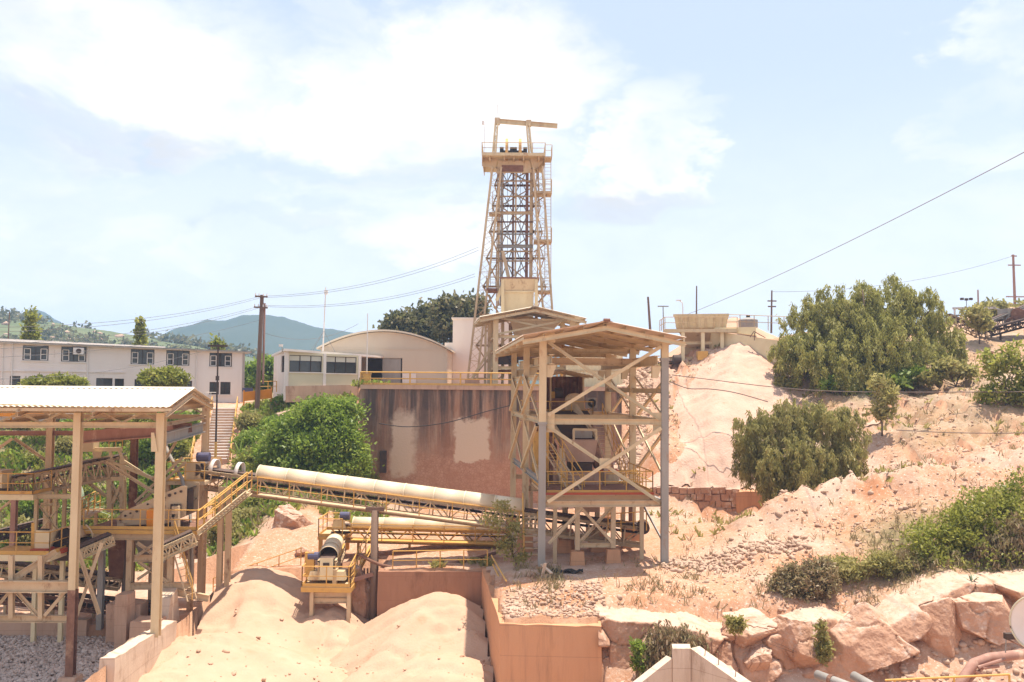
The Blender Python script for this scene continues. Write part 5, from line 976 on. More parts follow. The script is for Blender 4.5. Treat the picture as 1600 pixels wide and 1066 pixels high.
def skip_bin():
    t = thing('skip_bin', 'square cream steel bin below the headframe with a flared rusty rim', 'bin', pt(812, 485, 83)); d0, d1 = 82.2, 84.8
    def ring(x0, x1, y, a, b): return [V(pt(x0, y, d0).x, a, pt(x0, y, d0).z), V(pt(x1, y, d0).x, a, pt(x1, y, d0).z), V(pt(x1, y, d0).x, b, pt(x1, y, d0).z), V(pt(x0, y, d0).x, b, pt(x0, y, d0).z)]
    r = [ring(783, 841, 436, d0 - .3, d1 + .2), ring(788, 834, 456, d0, d1), ring(788, 833, 500, d0, d1)]
    MB().hexa(r[1] + r[0]).build('flared_rim', 'cream2', t); MB().hexa(r[2] + [p - V(0, 0, .003) for p in r[1]]).build('body', 'cream', t)
    MB().box((r[0][0] + r[0][2]) / 2 + V(0, 0, .06), (3.5, 3.2, .14)).build('rim_plate', 'rust', t)
    bar(t, 'stiffener', r[1][0] - V(.1, .06, 0), r[1][1] + V(.1, -.06, 0), .12, .14, 'cream', 'box')
    for px in (785.5, 838): bar(t, 'post', pt(px, 590, 82), pt(px, 437, 82), .28, .28, 'cream', 'I', (0, 1, 0))
    bar(t, 'knee_plate', pt(776, 470, 82.1), pt(786, 445, 82.1), .2, .3, 'cream', 'box')
skip_bin()

# ------------------------------------------------------------------ gabled steel sheds
class Frame:
    """local axes of a shed: u to the right, v to the back"""
    def __init__(s, o, v): s.o = Vector((o[0], o[1], 0)); s.v = Vector((v[0], v[1], 0)).normalized(); s.u = V(s.v.y, -s.v.x, 0)
    def __call__(s, u, v, z): p = s.o + s.u * u + s.v * v; return V(p.x, p.y, z)
def gable_roof(t, F, u0, u1, v0, v1, ze, zr, ur, m='roof', nraft=4, npur=3, steel='cream', zback=0.0):
    dz = lambda v: zback * (v - v0) / (v1 - v0)
    for s, ue in ((-1, u0), (1, u1)):
        a, b, c, d = F(ue, v0, ze), F(ue, v1, ze + dz(v1)), F(ur, v1, zr + dz(v1)), F(ur, v0, zr)
        (MB().sheet(b, a, d, c) if s < 0 else MB().sheet(a, b, c, d)).build('roof_sheet', m, t)
        for i in range(npur + 1):
            f = i / (npur + .0) * .96 + .02; ue2, z2 = ue + (ur - ue) * f, ze + (zr - ze) * f - .16; bar(t, 'purlin', F(ue2, v0 + .1, z2), F(ue2, v1 - .1, z2 + dz(v1)), .1, .14, steel, 'C')
        for i in range(nraft):
            v = v0 + .15 + (v1 - v0 - .3) * i / (nraft - 1); bar(t, 'rafter', F(ue, v, ze - .34 + dz(v)), F(ur, v, zr - .34 + dz(v)), .16, .22, steel, 'I')
    MB().hexa([F(ur - .3, v0, zr - .02), F(ur + .3, v0, zr - .02), F(ur + .3, v1, zr - .02 + zback), F(ur - .3, v1, zr - .02 + zback), F(ur - .05, v0, zr + .07), F(ur + .05, v0, zr + .07), F(ur + .05, v1, zr + .07 + zback), F(ur - .05, v1, zr + .07 + zback)]).build('ridge_cap', m, t)
def post(t, base, ztop, w, m='cream', h=None, ref=(0, 1, 0), name='post'): return bar(t, name, base, V(base.x, base.y, ztop), w, h or w, m, 'I', ref)

def shed_c():
    d = 75.2; p = pt(774, 592, d); F = Frame((p.x, p.y), (-.1, 1)); t = thing('transfer_shed', 'upper open cream steel shed with a gabled roof at the foot of the headframe', 'shed', p)
    W = pt(895, 592, d).x - p.x; ze = pt(748, 495, 74.4).z; zr = pt(835, 478, 74.4).z; ur = pt(835, 478, 74.4).x - p.x
    for u in (0, W):
        for v in (0, 5.2): post(t, F(u, v, -.1), ze + .3, .42)
    gable_roof(t, F, pt(748, 495, 74.4).x - p.x, pt(917, 494, 74.4).x - p.x, -.9, 6.3, ze, zr, ur, 'roof', 3, 3)
    zb = pt(780, 522, d).z; zt = pt(780, 496, d).z
    bar(t, 'brace', F(.2, 0, zt), F(W - .2, 0, pt(890, 520, d).z), .16, .16, 'cream', 'L'); bar(t, 'brace', F(.2, -.12, zb), F(W - .2, -.12, pt(890, 498, d).z), .16, .16, 'cream', 'L')
    for y, m in ((526, 'cream'), (548, 'cream2'), (575, 'cream')):
        bar(t, 'beam', F(.2, .1, pt(800, y, d).z), F(W, .1, pt(800, y, d).z), .2, .26, m, 'I'); bar(t, 'beam', F(0, .2, pt(800, y, d).z - .0), F(0, 5.1, pt(800, y, d).z), .2, .26, m, 'I')
    for px, w in ((758, .2), (764, .3), (785, .22), (797, .3)): q = pt(px, 590, 77.5); post(t, V(q.x, q.y, -.1), pt(px, 505, 77.5).z, w, 'cream2', name='inner_post')
    bar(t, 'diagonal_strut', pt(737, 592, 76.5), pt(766, 545, 76.5), .2, .2, 'cream2', 'L')
    z0 = pt(800, 578, 76).z; MB().prism([(F(.3, .6, 0).x, 75.9), (F(W - .3, .6, 0).x, 75.9), (F(W - .5, 5, 0).x, 80), (F(.1, 5, 0).x, 80)], z0 - .2, z0).build('floor_plate', 'rust', t)
    c = thing('transfer_chute', 'tapered cream chute hanging below the upper shed roof', 'chute', pt(832, 530, 77.5))
    def ring(x0, x1, y, d0, d1): return [V(pt(x0, y, d0).x, d0, pt(x0, y, d0).z), V(pt(x1, y, d0).x, d0, pt(x1, y, d0).z), V(pt(x1, y, d0).x, d1, pt(x0, y, d0).z), V(pt(x0, y, d0).x, d1, pt(x0, y, d0).z)]
    MB().hexa(ring(806, 845, 534, 76.8, 78.3) + ring(797, 880, 499, 76.3, 79)).build('chute_body', 'cream2', c); MB().hexa(ring(806, 845, 562, 76.8, 78.3) + [q - V(0, 0, .004) for q in ring(806, 845, 534, 76.8, 78.3)]).build('chute_neck', 'rust', c); bar(c, 'stiffener', pt(796, 500, 76.2), pt(881, 500, 76.2), .12, .16, 'cream', 'box')
    b = thing('motor_drive', 'dark greasy drive unit on the floor of the upper steel shed', 'machine', pt(790, 575, 76.4)); MB().box(pt(789, 562, 76.6), (1.4, 1.0, .8)).build('gearbox', 'dark', b); MB().cone(pt(796, 560, 76.3), pt(810, 560, 76.3), .38, .38, 12).build('motor', 'dark', b)
    h = thing('transfer_house', 'small cream sheet clad house on top of the wall right of the upper shed', 'building', pt(930, 602, 75))
    a, e = pt(884, 602, 75), pt(973, 602, 75); z1 = pt(930, 546, 75).z
    MB().sheet((a.x, 75, .09), (e.x, 75, .09), (e.x, 75, z1), (a.x, 75, z1), .3, .02).build('front_wall', 'ivory', h); MB().box(((a.x + e.x) / 2, 77.2, z1 / 2), (e.x - a.x - .06, 4.1, z1 - .06)).build('wall', 'ivory', h); MB().hexa([V(a.x - .3, 74.6, z1), V(e.x + .3, 74.6, z1), V(e.x + .3, 79.6, z1 + .3), V(a.x - .3, 79.6, z1 + .3), V(a.x - .3, 74.6, z1 + .08), V(e.x + .3, 74.6, z1 + .08), V(e.x + .3, 79.6, z1 + .4), V(a.x - .3, 79.6, z1 + .4)]).build('roof', 'roof', h)
    bar(h, 'girt', (a.x, 74.95, 1.4), (e.x, 74.95, 1.4), .06, .1, 'cream', 'box')
shed_c()

# ------------------------------------------------------------------ feed hopper on the right
def hopper():
    d = 84.5; t = thing('feed_hopper', 'wide cream feed hopper with a flared top and a railed deck above the sand cone', 'hopper', pt(1085, 560, d))
    def ring(x0, x1, y, a, b, dy=0): return [V(pt(x0, y, a).x, a, pt(x0, y, a).z), V(pt(x1, y + dy, a).x, a, pt(x1, y + dy, a).z), V(pt(x1, y + dy, a).x, b, pt(x1, y + dy, a).z), V(pt(x0, y, a).x, b, pt(x0, y, a).z)]
    top = [pt(1050, 501, 85.5), pt(1134, 492, 83.2), pt(1134, 491, 88.5), pt(1072, 490, 89.5)]; zt = pt(1092, 493, 84.5).z
    top = [V(pt(1052, 0, 85).x, 84.6, zt), V(pt(1134, 0, 84).x, 83.4, zt), V(pt(1136, 0, 88).x, 88.4, zt), V(pt(1064, 0, 89).x, 89.4, zt)]; zm = pt(1090, 512, 84).z
    c = sum(top, V(0, 0, 0)) / 4; mid = [V(c.x + (p.x - c.x) * .93, c.y + (p.y - c.y) * .93, zm) for p in top]; low = [V(c.x + (p.x - c.x) * .5, c.y + (p.y - c.y) * .4, pt(1090, 541, 84).z) for p in top]
    MB().hexa(mid + top).build('flared_top', 'cream', t); MB().hexa(low + [p - V(0, 0, .003) for p in mid]).build('funnel', 'cream2', t)
    for i in range(4): bar(t, 'rim_beam', top[i], top[(i + 1) % 4], .14, .2, 'cream', 'box')
    for i in range(6): p = top[0].lerp(top[1], (i + .5) / 6) - V(0, .05, 0); q = mid[0].lerp(mid[1], (i + .5) / 6) - V(0, .08, 0); bar(t, 'stiffener', q, p, .09, .12, 'cream2', 'box')
    MB().box(pt(1090, 546, 84.6) + V(0, 2, 0), (1.9, 1.6, .9)).build('feeder_box', 'cream2', t)
    zd = pt(1090, 514, 83).z
    MB().prism([(pt(1040, 0, 83).x, 83.2), (pt(1150, 0, 82.5).x, 82.4), (pt(1150, 0, 82.5).x, 83.3), (pt(1040, 0, 83).x, 84.2)], zd - .32, zd - .02).build('deck', 'cream', t)
    handrail(t, [V(pt(1038, 0, 85).x, 87.5, zd), V(pt(1040, 0, 83).x, 83.25, zd), V(pt(1150, 0, 82.5).x, 82.45, zd)], 1.05, 1.5, 'cream2', 'deck_rail', .035)
    for px, y1, dd in ((1067, 582, 83.2), (1098, 556, 83), (1067, 582, 87), (1128, 545, 83)): p = pt(px, y1 + 8, dd); bar(t, 'post', p, V(p.x, p.y, zd - .3), .3, .3, 'ivory', 'I', (0, 1, 0))
    for y in (536, 560): bar(t, 'beam', pt(1045, y, 83.4), pt(1112, y, 83.4), .2, .26, 'cream', 'I')
    b = thing('feeder_conveyor', 'short dark belt conveyor under the cream feed hopper', 'conveyor', pt(1070, 575, 84)); bar(b, 'frame', pt(1010, 572, 82), pt(1108, 560, 86), .7, .25, 'cream2', 'C'); MB().bar(pt(1012, 569, 82), pt(1108, 557, 86), .8, .06).build('belt', 'darkdust', b); MB().cone(pt(1052, 562, 82.6), pt(1064, 562, 82.6), .42, .42, 14).build('drum', 'dark', b); MB().box(pt(1097, 556, 82.8), (.9, .8, .8)).build('gearbox', 'yellow', b)
    for px in (1015, 1040, 1070, 1092): p = pt(px, 568, 83); bar(b, 'leg', p + V(0, 0, -1.8), p, .16, .16, 'cream2', 'I', (0, 1, 0))
    bar(b, 'rail', pt(1008, 583, 81.5), pt(1100, 582, 83), .1, .12, 'grey', 'box')
    w = thing('wing_wall', 'cream concrete wing wall with stepped top beside the sand cone', 'wall', pt(1190, 605, 82))
    a, e = pt(1140, 516, 83.4), pt(1221, 533, 79.5); n = 8
    poly = [(a.x - 1.5, 84.2), (e.x, 79.5), (e.x + .25, 79.9), (a.x - 1.5, 85)]; MB().prism(poly, [-1.5, -1.5, -1.5, -1.5], [a.z, pt(1221, 533, 79.5).z, pt(1221, 533, 79.5).z, a.z]).build('wall', 'ivory', w)
    MB().hexa([V(a.x - 1.4, 84.0, a.z), V(pt(1180, 0, 81.5).x, 81.7, a.z - .55), V(pt(1180, 0, 81.5).x, 82.2, a.z - .55), V(a.x - 1.4, 84.6, a.z), V(a.x - 1.4, 84.0, a.z + .25), V(pt(1180, 0, 81.5).x, 81.7, a.z + .2), V(pt(1180, 0, 81.5).x, 82.2, a.z + .2), V(a.x - 1.4, 84.6, a.z + .25)]).build('stepped_cap', 'ivory', w)
    for x0, y0, x1, y1 in ((1172, 527, 1178, 518), (1178, 518, 1196, 528), (1179, 520, 1179, 532), (1196, 538, 1210, 549), (1201, 540, 1201, 551)): q = MB().bar(pt(x0, y0, 80.9), pt(x1, y1, 80.9), .06); q.build('rebar', 'rust', w)
    a_, e_ = pt(1136, 512, 84), pt(1205, 515, 85); fence('railing', 'thin pale railing between the feed hopper and the pepper tree', [a_ + V(0, .5, 0), V(e_.x, 86, a_.z), V(e_.x + 5, 88, a_.z)], 1.25, 1.8, 'cream2', .035)
    tk = thing('water_tank', 'small grey round tank behind the thin pale railing', 'tank', pt(1169, 510, 92)); p = pt(1169, 512, 92); MB().cone(p, p + V(0, 0, .75), .95, .95, 18).build('tank_shell', 'grey', tk); MB().cone(p + V(0, 0, .76), p + V(0, 0, 1.0), .95, .3, 18).build('tank_lid', 'grey', tk); MB().cone(p + V(0, 0, 1.0), p + V(0, 0, 1.25), .2, .2, 10).build('manhole', 'dark', tk)
hopper()
pc2 = pt(1148, 497, 96); sand('sand_pile', 'small distant sand heap behind the hopper deck', [(pc2.x, 96, pc2.z, .8, .6)], pc2.x - 8, pc2.x + 9, 88, 104, step=.3, seed=21, floor=-30, clip=cone_clip)
pc3 = pt(1562, 477, 112); sand('sand_pile', 'distant orange heap beyond the scrap conveyors on the right', [(pc3.x, 112, pc3.z, 2.0, .5)], pc3.x - 16, pc3.x + 16, 98, 126, step=.5, seed=22, floor=-30, clip=cone_clip)

# ------------------------------------------------------------------ scrapped conveyors on the skyline, right
def scrap():
    g_ = 'scrapped machinery on the skyline'
    for lb, a, b, m, dep in (('rusty scrapped conveyor frame sloping down behind the pepper tree', (1486, 492, 90), (1542, 517, 88), 'cream2', .8), ('grey scrapped conveyor frame pointing up to the right edge', (1533, 508, 88), (1610, 476, 90), 'grey', .9), ('dark scrapped belt frame lying lowest at the right edge', (1548, 514, 87), (1625, 494, 88), 'dark', .7)):
        t = thing('scrap_conveyor', lb, 'conveyor', pt(*a), g_); A, B_ = pt(*a), pt(*b); lattice(t, A, B_, dep, .12, m, 7, 'side_truss'); lattice(t, A + V(0, 1.0, 0), B_ + V(0, 1.0, 0), dep, .12, m, 7, 'side_truss'); MB().hexa([A + V(0, .05, .05), B_ + V(0, .05, .05), B_ + V(0, .95, .05), A + V(0, .95, .05), A + V(0, .05, .14), B_ + V(0, .05, .14), B_ + V(0, .95, .14), A + V(0, .95, .14)]).build('belt', 'darkdust', t)
        for f in (.25, .75): p = A.lerp(B_, f); bar(t, 'leg', p + V(0, .5, -1.9), p + V(0, .5, -dep), .14, .14, m, 'I', (0, 1, 0))
        for k in range(6): p = A.lerp(B_, (k + .5) / 6); MB().cone(p + V(0, -.1, -dep * .4), p + V(0, 1.1, -dep * .4), .11, .11, 8).build('idler', 'dark', t)
    t = thing('roofed_skeleton', 'pale roofed skeleton frame among the scrapped conveyors', 'frame', pt(1505, 500, 93), g_)
    for px in (1492, 1505, 1518, 1531): post(t, pt(px, 506, 93), pt(px, 482, 93).z, .14, 'trim')
    bar(t, 'top_beam', pt(1488, 482, 93), pt(1556, 481, 93), .2, .2, 'trim', 'I'); MB().path([pt(1552, 481, 93), pt(1562, 484, 93), pt(1568, 491, 93), pt(1568, 500, 93)], .08, 6).build('bent_pipe', 'grey', t); bar(t, 'cross_beam', pt(1490, 493, 93), pt(1534, 493, 93), .14, .14, 'grey', 'I')
    t = thing('scrap_drum', 'rusty scrapped screen box with a round drum at the right edge of the skyline', 'machine', pt(1590, 495, 89), g_); p = pt(1582, 492, 90); MB().box(p, (2.2, 1.4, 1.1), .2).build('screen_box', 'grey', t); MB().cone(pt(1590, 491, 88.8), pt(1590, 491, 90.2), .6, .6, 18).build('drum', 'rust', t); bar(t, 'strut', pt(1570, 503, 89), pt(1604, 484, 89), .2, .25, 'rust', 'I')
    p = pt(1510, 468, 104); t = thing('lamp_cluster', 'tiny dark lamp cluster on a stalk above the scrapped frame', 'lamp', p); bar(t, 'stalk', p + V(0, 0, -3), p, .08, None, 'wire', 6)
    for dx in (-.5, 0, .5): MB().box(p + V(dx, 0, .1 * abs(dx)), (.3, .3, .25)).build('lamp_head', 'dark', t)
scrap()
# ================================================================== crusher shed (right)
pB = pt(846, 882, 46.0); FB = Frame((pB.x, pB.y), (-.1, 1)); WB = pt(1042.5, 882, 46).x - pB.x
VP = (0.0, 7.0, 14.0)
zB = lambda y, d=46.0: pt(900, y, d).z
def crusher_shed():
    t = thing('crusher_shed', 'tall open cream steel shed over the crusher with a gabled roof and cross braced bays', 'shed', pB)
    ztop = zB(533)
    for i, v in enumerate(VP):
        for u in (0, WB):
            p = FB(u, v, 0); g0 = h1(p.x, p.y); lo = i == 0
            zs = zB(662) if (u == 0 and lo) else (zB(560) if lo else None)
            if zs:
                post(t, V(p.x, p.y, zs), ztop, .36, 'cream'); bar(t, 'post', V(p.x, p.y, g0 - .3), V(p.x, p.y, zs - .003), .36, .36, 'grey', 'I', (0, 1, 0), label='grey lower length of a near post')
                MB().box((p.x, p.y, zs), (.46, .42, .12)).build('splice_plate', 'grey', t)
            else: post(t, V(p.x, p.y, g0 - .3), ztop, .36, 'cream')
            if not lo: MB().hexa([V(p.x + i_, p.y + j_, g0 - .3) for i_, j_ in ((-.5, -.5), (.5, -.5), (.5, .5), (-.5, .5))] + [V(p.x + i_, p.y + j_, g0 + .95) for i_, j_ in ((-.42, -.42), (.42, -.42), (.42, .42), (-.42, .42))]).build('footing', 'block', t)
    zb1, zb2 = zB(659), zB(788)
    # frames across
    bar(t, 'beam', FB(.19, 0, zb1), FB(WB - .19, 0, zb1), .22, .28, 'cream', 'I'); bar(t, 'beam', FB(.19, 0, zb2), FB(WB - .19, 0, zb2), .24, .30, 'cream2', 'I')
    for v in (7.0, 14.0): bar(t, 'beam', FB(.19, v, zb1), FB(WB - .19, v, zb1), .22, .28, 'cream', 'I'); bar(t, 'beam', FB(.19, v, zb2), FB(WB - .19, v, zb2), .22, .28, 'cream2', 'I')
    zc = zB(560); bar(t, 'beam', FB(.19, 7.0, zc), FB(WB - .19, 7.0, zc), .24, .34, 'cream', 'I'); bar(t, 'beam', FB(.19, 3.4, zc - .05), FB(WB - .19, 3.4, zc - .05), .24, .36, 'cream2', 'I')
    bar(t, 'brace', FB(.25, -.10, zB(535)), FB(WB - .25, -.10, zB(655)), .17, .17, 'cream', 'L'); bar(t, 'brace', FB(WB - .25, -.24, zB(540)), FB(.25, -.24, zB(649)), .17, .17, 'cream', 'L')
    bar(t, 'brace', FB(.25, -.10, zB(666)), FB(WB - .25, -.10, zB(786)), .17, .17, 'cream', 'L'); bar(t, 'brace', FB(WB - .25, -.24, zB(668)), FB(.25, -.24, zB(784)), .17, .17, 'cream', 'L')
    MB().box(FB(WB / 2, -.19, zB(724)), (.5, .05, .5), -.1).build('gusset_plate', 'cream', t)
    for u, sx in ((.35, 1), (WB - .35, -1)):
        for y in (528, 652, 668): MB().box(FB(u, -.03, zB(y)), (.5, .04, .5), -.1).build('gusset_plate', 'cream', t)
    # frames along the sides
    for u in (0, WB):
        for a, c in ((0, 7.0), (7.0, 14.0)):
            for z, m in ((zB(590), 'cream') if u == 0 else (zB(610), 'cream'), (zb1, 'cream'), (zb2 + (1.05 if u == 0 else 0), 'grey')): bar(t, 'side_beam', FB(u, a + .2, z), FB(u, c - .2, z), .2, .26, m, 'I')
            e = .12 if u == 0 else -.12
            for z0, z1 in ((zb1 + .2, zB(585)), (zb2 + 1.2, zb1 - .2)): bar(t, 'side_brace', FB(u - e, a + .25, z0), FB(u - e, c - .25, z1), .14, .14, 'cream', 'L'); bar(t, 'side_brace', FB(u - e * 2.2, a + .25, z1), FB(u - e * 2.2, c - .25, z0), .14, .14, 'cream', 'L')
    # crane runway rails inside the posts
    for u in (.42, WB - .42):
        bar(t, 'runway_beam', FB(u, -.2, zB(562)), FB(u, 14.2, zB(562)), .26, .5, 'cream', 'I')
        for v in VP: MB().hexa([FB(u - .24, v - .12, zB(590)), FB(u + .04, v - .12, zB(590)), FB(u + .04, v + .12, zB(590)), FB(u - .24, v + .12, zB(590)), FB(u - .24, v - .12, zB(571)), FB(u + .24, v - .12, zB(571)), FB(u + .24, v + .12, zB(571)), FB(u - .24, v + .12, zB(571))]).build('corbel', 'cream', t)
    # knee struts below the lower beam
    bar(t, 'knee_strut', FB(.35, 0, zB(850)), FB(2.0, 0, zB(796)), .13, .13, 'cream2', 'L'); bar(t, 'knee_strut', FB(WB, .3, zB(848)), FB(WB - .1, 6.5, zB(780)), .13, .13, 'grey', 'L')
    MB().hexa([V(p.x + i_, p.y + j_, -9.3) for p in [FB(0, 0, 0)] for i_, j_ in ((-.3, -.3), (.3, -.3), (.3, .3), (-.3, .3))] + [V(p.x + i_, p.y + j_, -8.75) for p in [FB(0, 0, 0)] for i_, j_ in ((-.26, -.26), (.26, -.26), (.26, .26), (-.26, .26))]).build('footing', 'block', t)
    d = 44.7; q = pt(950, 501, d); ur = (Vector((q.x, q.y, 0)) - FB.o).dot(FB.u); a = pt(817, 522, d); c = pt(1079, 528, d); ze = (a.z + c.z) / 2
    gable_roof(t, FB, (Vector((a.x, a.y, 0)) - FB.o).dot(FB.u), (Vector((c.x, c.y, 0)) - FB.o).dot(FB.u), -1.3, 15.0, ze, q.z, ur, 'roofpink', 6, 4, zback=-.15)
    MB().cone(FB(ur - .16, -1.33, q.z + .04), FB(ur + .16, -1.33, q.z + .04), .08, .08, 8).build('ridge_knob', 'rust', t)
    for v in VP: bar(t, 'tie_beam', FB(.2, v + .0, ztop - .2), FB(WB - .2, v, ztop - .2), .2, .26, 'cream', 'I') if v > 0 else None
crusher_shed()

def platform(t, F, u0, u1, v0, v1, z, m='cream2', rail=('f', 'l', 'r'), h=1.05, legs=None, toe=.12, railm='yellow', th=.16, grate='rust'):
    MB().hexa([F(u0, v0, z - th), F(u1, v0, z - th), F(u1, v1, z - th), F(u0, v1, z - th), F(u0, v0, z - .03), F(u1, v0, z - .03), F(u1, v1, z - .03), F(u0, v1, z - .03)]).build('deck_frame', m, t)
    MB().hexa([F(u0 + .04, v0 + .04, z - .026), F(u1 - .04, v0 + .04, z - .026), F(u1 - .04, v1 - .04, z - .026), F(u0 + .04, v1 - .04, z - .026), F(u0 + .04, v0 + .04, z), F(u1 - .04, v0 + .04, z), F(u1 - .04, v1 - .04, z), F(u0 + .04, v1 - .04, z)]).build('deck_plate', grate, t)
    e = .05
    for r_ in rail:
        P = {'f': [F(u0 + e, v0 + e, z), F(u1 - e, v0 + e, z)], 'l': [F(u0 + e, v0 + e, z), F(u0 + e, v1 - e, z)], 'r': [F(u1 - e, v0 + e, z), F(u1 - e, v1 - e, z)], 'b': [F(u0 + e, v1 - e, z), F(u1 - e, v1 - e, z)]}[r_]; handrail(t, P, h, 1.3, railm, r=.03, toe=toe)
    if legs is not None:
        for u, v in legs: p = F(u, v, 0); bar(t, 'leg', V(p.x, p.y, h1(p.x, p.y) - .3), V(p.x, p.y, z - th), .2, .2, m, 'I', (0, 1, 0))
def uv(px, py, v): # point on the plane v = const of the crusher shed
    o = FB(0, v, 0); g_ = vplane(o.x, o.y, FB.u.x, FB.u.y); p = g_(px, py); return (Vector((p.x, p.y, 0)) - FB.o).dot(FB.u), p.z
def crusher_inside():
    # middle platform with the yellow rail
    u0, z = uv(852, 770, .9); u1, _ = uv(1012, 770, 2.2)
    t = thing('crusher_platform', 'middle platform of the crusher shed with a yellow handrail and red edge', 'platform', FB(u0, .9, z)); platform(t, FB, u0, u1, .9, 6.6, z, 'cream2', ('f', 'l', 'r'), legs=((.9, 1.6), (5.4, 1.6), (.9, 5.9), (5.4, 5.9)))
    bar(t, 'edge_strip', FB(u0, .86, z - .05), FB(u1, .86, z - .05), .03, .12, 'red', 'box'); bar(t, 'deck_beam', FB(.2, 1.2, z - .32), FB(WB - .2, 1.2, z - .32), .2, .3, 'cream2', 'I'); bar(t, 'deck_beam', FB(.2, 5.8, z - .32), FB(WB - .2, 5.8, z - .32), .2, .3, 'cream2', 'I')
    for u, v in ((1.3, 2.2), (5.3, 2.5), (2.0, 5.4), (5.2, 5.6)): bar(t, 'edge_post', FB(u, v, z), FB(u, v, z + 1.1), .06, None, 'yellow', 6)
    # crusher with its tapered pink hood
    c = thing('crusher', 'bulky dusty pink crusher with a tapered hood and an open window frame above it', 'crusher', FB(2.5, 5, z)); v = 5.0
    def Q(px, py, vv): u, z_ = uv(px, py, v); return FB(u, vv, z_)
    MB().hexa([Q(888, 722, v), Q(928, 722, v), Q(928, 722, v + 1.8), Q(888, 722, v + 1.8), Q(879, 688, v), Q(934, 688, v), Q(934, 688, v + 2), Q(879, 688, v + 2)]).build('hood', 'pinkplate', c)
    for a, b_ in (((897, 688), (897, 671)), ((932, 688), (932, 672)), ((896, 671), (933, 672))): bar(c, 'window_frame', Q(*a, v + .1), Q(*b_, v + .1), .12, .12, 'cream', 'box')
    MB().hexa([Q(899, 686, v + .9), Q(930, 686, v + .9), Q(930, 686, v + 1), Q(899, 686, v + 1), Q(899, 674, v + .9), Q(930, 674, v + .9), Q(930, 674, v + 1), Q(899, 674, v + 1)]).build('back_plate', 'grey', c)
    MB().hexa([Q(893, 735, v + .05), Q(926, 735, v + .05), Q(926, 735, v + 1.7), Q(893, 735, v + 1.7), Q(893, 723, v + .05), Q(926, 723, v + .05), Q(926, 723, v + 1.7), Q(893, 723, v + 1.7)]).build('jaw_opening', 'dark', c)
    MB().hexa([Q(876, 768, v - .2), Q(944, 768, v - .2), Q(944, 768, v + 2.2), Q(876, 768, v + 2.2), Q(879, 738, v - .2), Q(934, 738, v - .2), Q(934, 738, v + 2), Q(879, 738, v + 2)]).build('crusher_body', 'pinkplate', c)
    MB().cone(Q(876, 742, v + .8), Q(868, 742, v + .8), .75, .75, 22).build('flywheel', 'pinkplate', c); MB().cone(Q(944, 742, v + .8), Q(951, 742, v + .8), .75, .75, 22).build('flywheel', 'pinkplate', c)
    MB().hexa([Q(873, 755, v - .8), Q(882, 755, v - .8), Q(882, 755, v), Q(873, 755, v), Q(873, 700, v - .6), Q(880, 700, v - .6), Q(880, 700, v), Q(873, 700, v)]).build('side_box', 'cream2', c)
    MB().hexa([Q(905, 800, v - .1), Q(935, 800, v - .1), Q(935, 800, v + 1.6), Q(905, 800, v + 1.6), Q(892, 769, v - .1), Q(940, 769, v - .1), Q(940, 769, v + 2), Q(892, 769, v + 2)]).build('discharge_chute', 'pinkplate', c)
    f = thing('feed_chute', 'dark steep feed chute dropping into the pink crusher', 'chute', FB(2.5, 8, -2)); 
    MB().hexa([Q(885, 690, 6.0), Q(935, 690, 6.0), Q(935, 688, 7.2), Q(885, 688, 7.2), Q(868, 650, 8.5), Q(940, 650, 8.5), Q(940, 644, 9.5), Q(868, 644, 9.5)]).build('chute_plate', 'dark', f); bar(f, 'side_plate', Q(938, 690, 6.2), Q(918, 640, 9.0), .14, .5, 'cream2', 'box'); bar(f, 'side_plate', Q(885, 695, 6.0), Q(866, 652, 8.6), .14, .5, 'cream2', 'box')
    # cabinets and rails left of the crusher
    k = thing('switch_cabinet', 'rusty yellow switch cabinets left of the pink crusher', 'cabinet', FB(.9, 6, z)); 
    for i, (x0, x1, y0, m) in enumerate(((853, 862, 672, 'yellow'), (863, 870, 684, 'rust'), (838, 846, 676, 'yellow'))): MB().hexa([Q(x0, 768, 6), Q(x1, 768, 6), Q(x1, 768, 6.6), Q(x0, 768, 6.6), Q(x0, y0, 6), Q(x1, y0, 6), Q(x1, y0, 6.6), Q(x0, y0, 6.6)]).build('cabinet_body', m, k)
    st = thing('platform_stair', 'steep yellow railed stair inside the crusher shed left of the crusher', 'stairs', FB(1.2, 2.4, z)); a, b_ = FB(2.0, 2.2, z), FB(.9, 5.2, z + 2.2)
    ladder(st, a, b_, .7, 'cream2', FB.u.lerp(FB.v, .2), rung=.28); handrail(st, [a + FB.u * .4, b_ + FB.u * .4], .95, 1.2, 'yellow', r=.03); handrail(st, [a - FB.u * .4, b_ - FB.u * .4], .95, 1.2, 'yellow', r=.03)
    MB().hexa([Q(846, 690, 7.6), Q(940, 690, 7.6), Q(940, 690, 7.8), Q(846, 690, 7.8), Q(846, 664, 7.6), Q(940, 664, 7.6), Q(940, 664, 7.8), Q(846, 664, 7.8)]).build('dark_backing_plate', 'dark', f)
    dk = thing('dust_duct', 'rusty vertical duct with bends behind the yellow cabinets in the crusher shed', 'duct', FB(1.6, 6.8, z)); MB().path([Q(872, 770, 6.9), Q(872, 700, 6.9), Q(869, 684, 7.2), Q(858, 676, 7.6), Q(846, 674, 7.8)], .22, 10).build('duct_pipe', 'rust', dk, True); MB().cone(Q(872, 735, 6.9), Q(872, 726, 6.9), .3, .3, 10).build('flange', 'cream2', dk)
    sr = thing('guard_rail', 'zigzag yellow guard rails crowded round the pink crusher', 'railing', FB(1.0, 4.2, z))
    for a_, b_ in (((852, 768, 3.8), (874, 768, 3.8)), ((940, 768, 4.0), (1000, 768, 4.4)), ((874, 768, 3.4), (905, 768, 3.4)), ((958, 768, 6.2), (1004, 768, 6.2))): handrail(sr, [Q(*a_), Q(*b_)], 1.05, .9, 'yellow', r=.032)
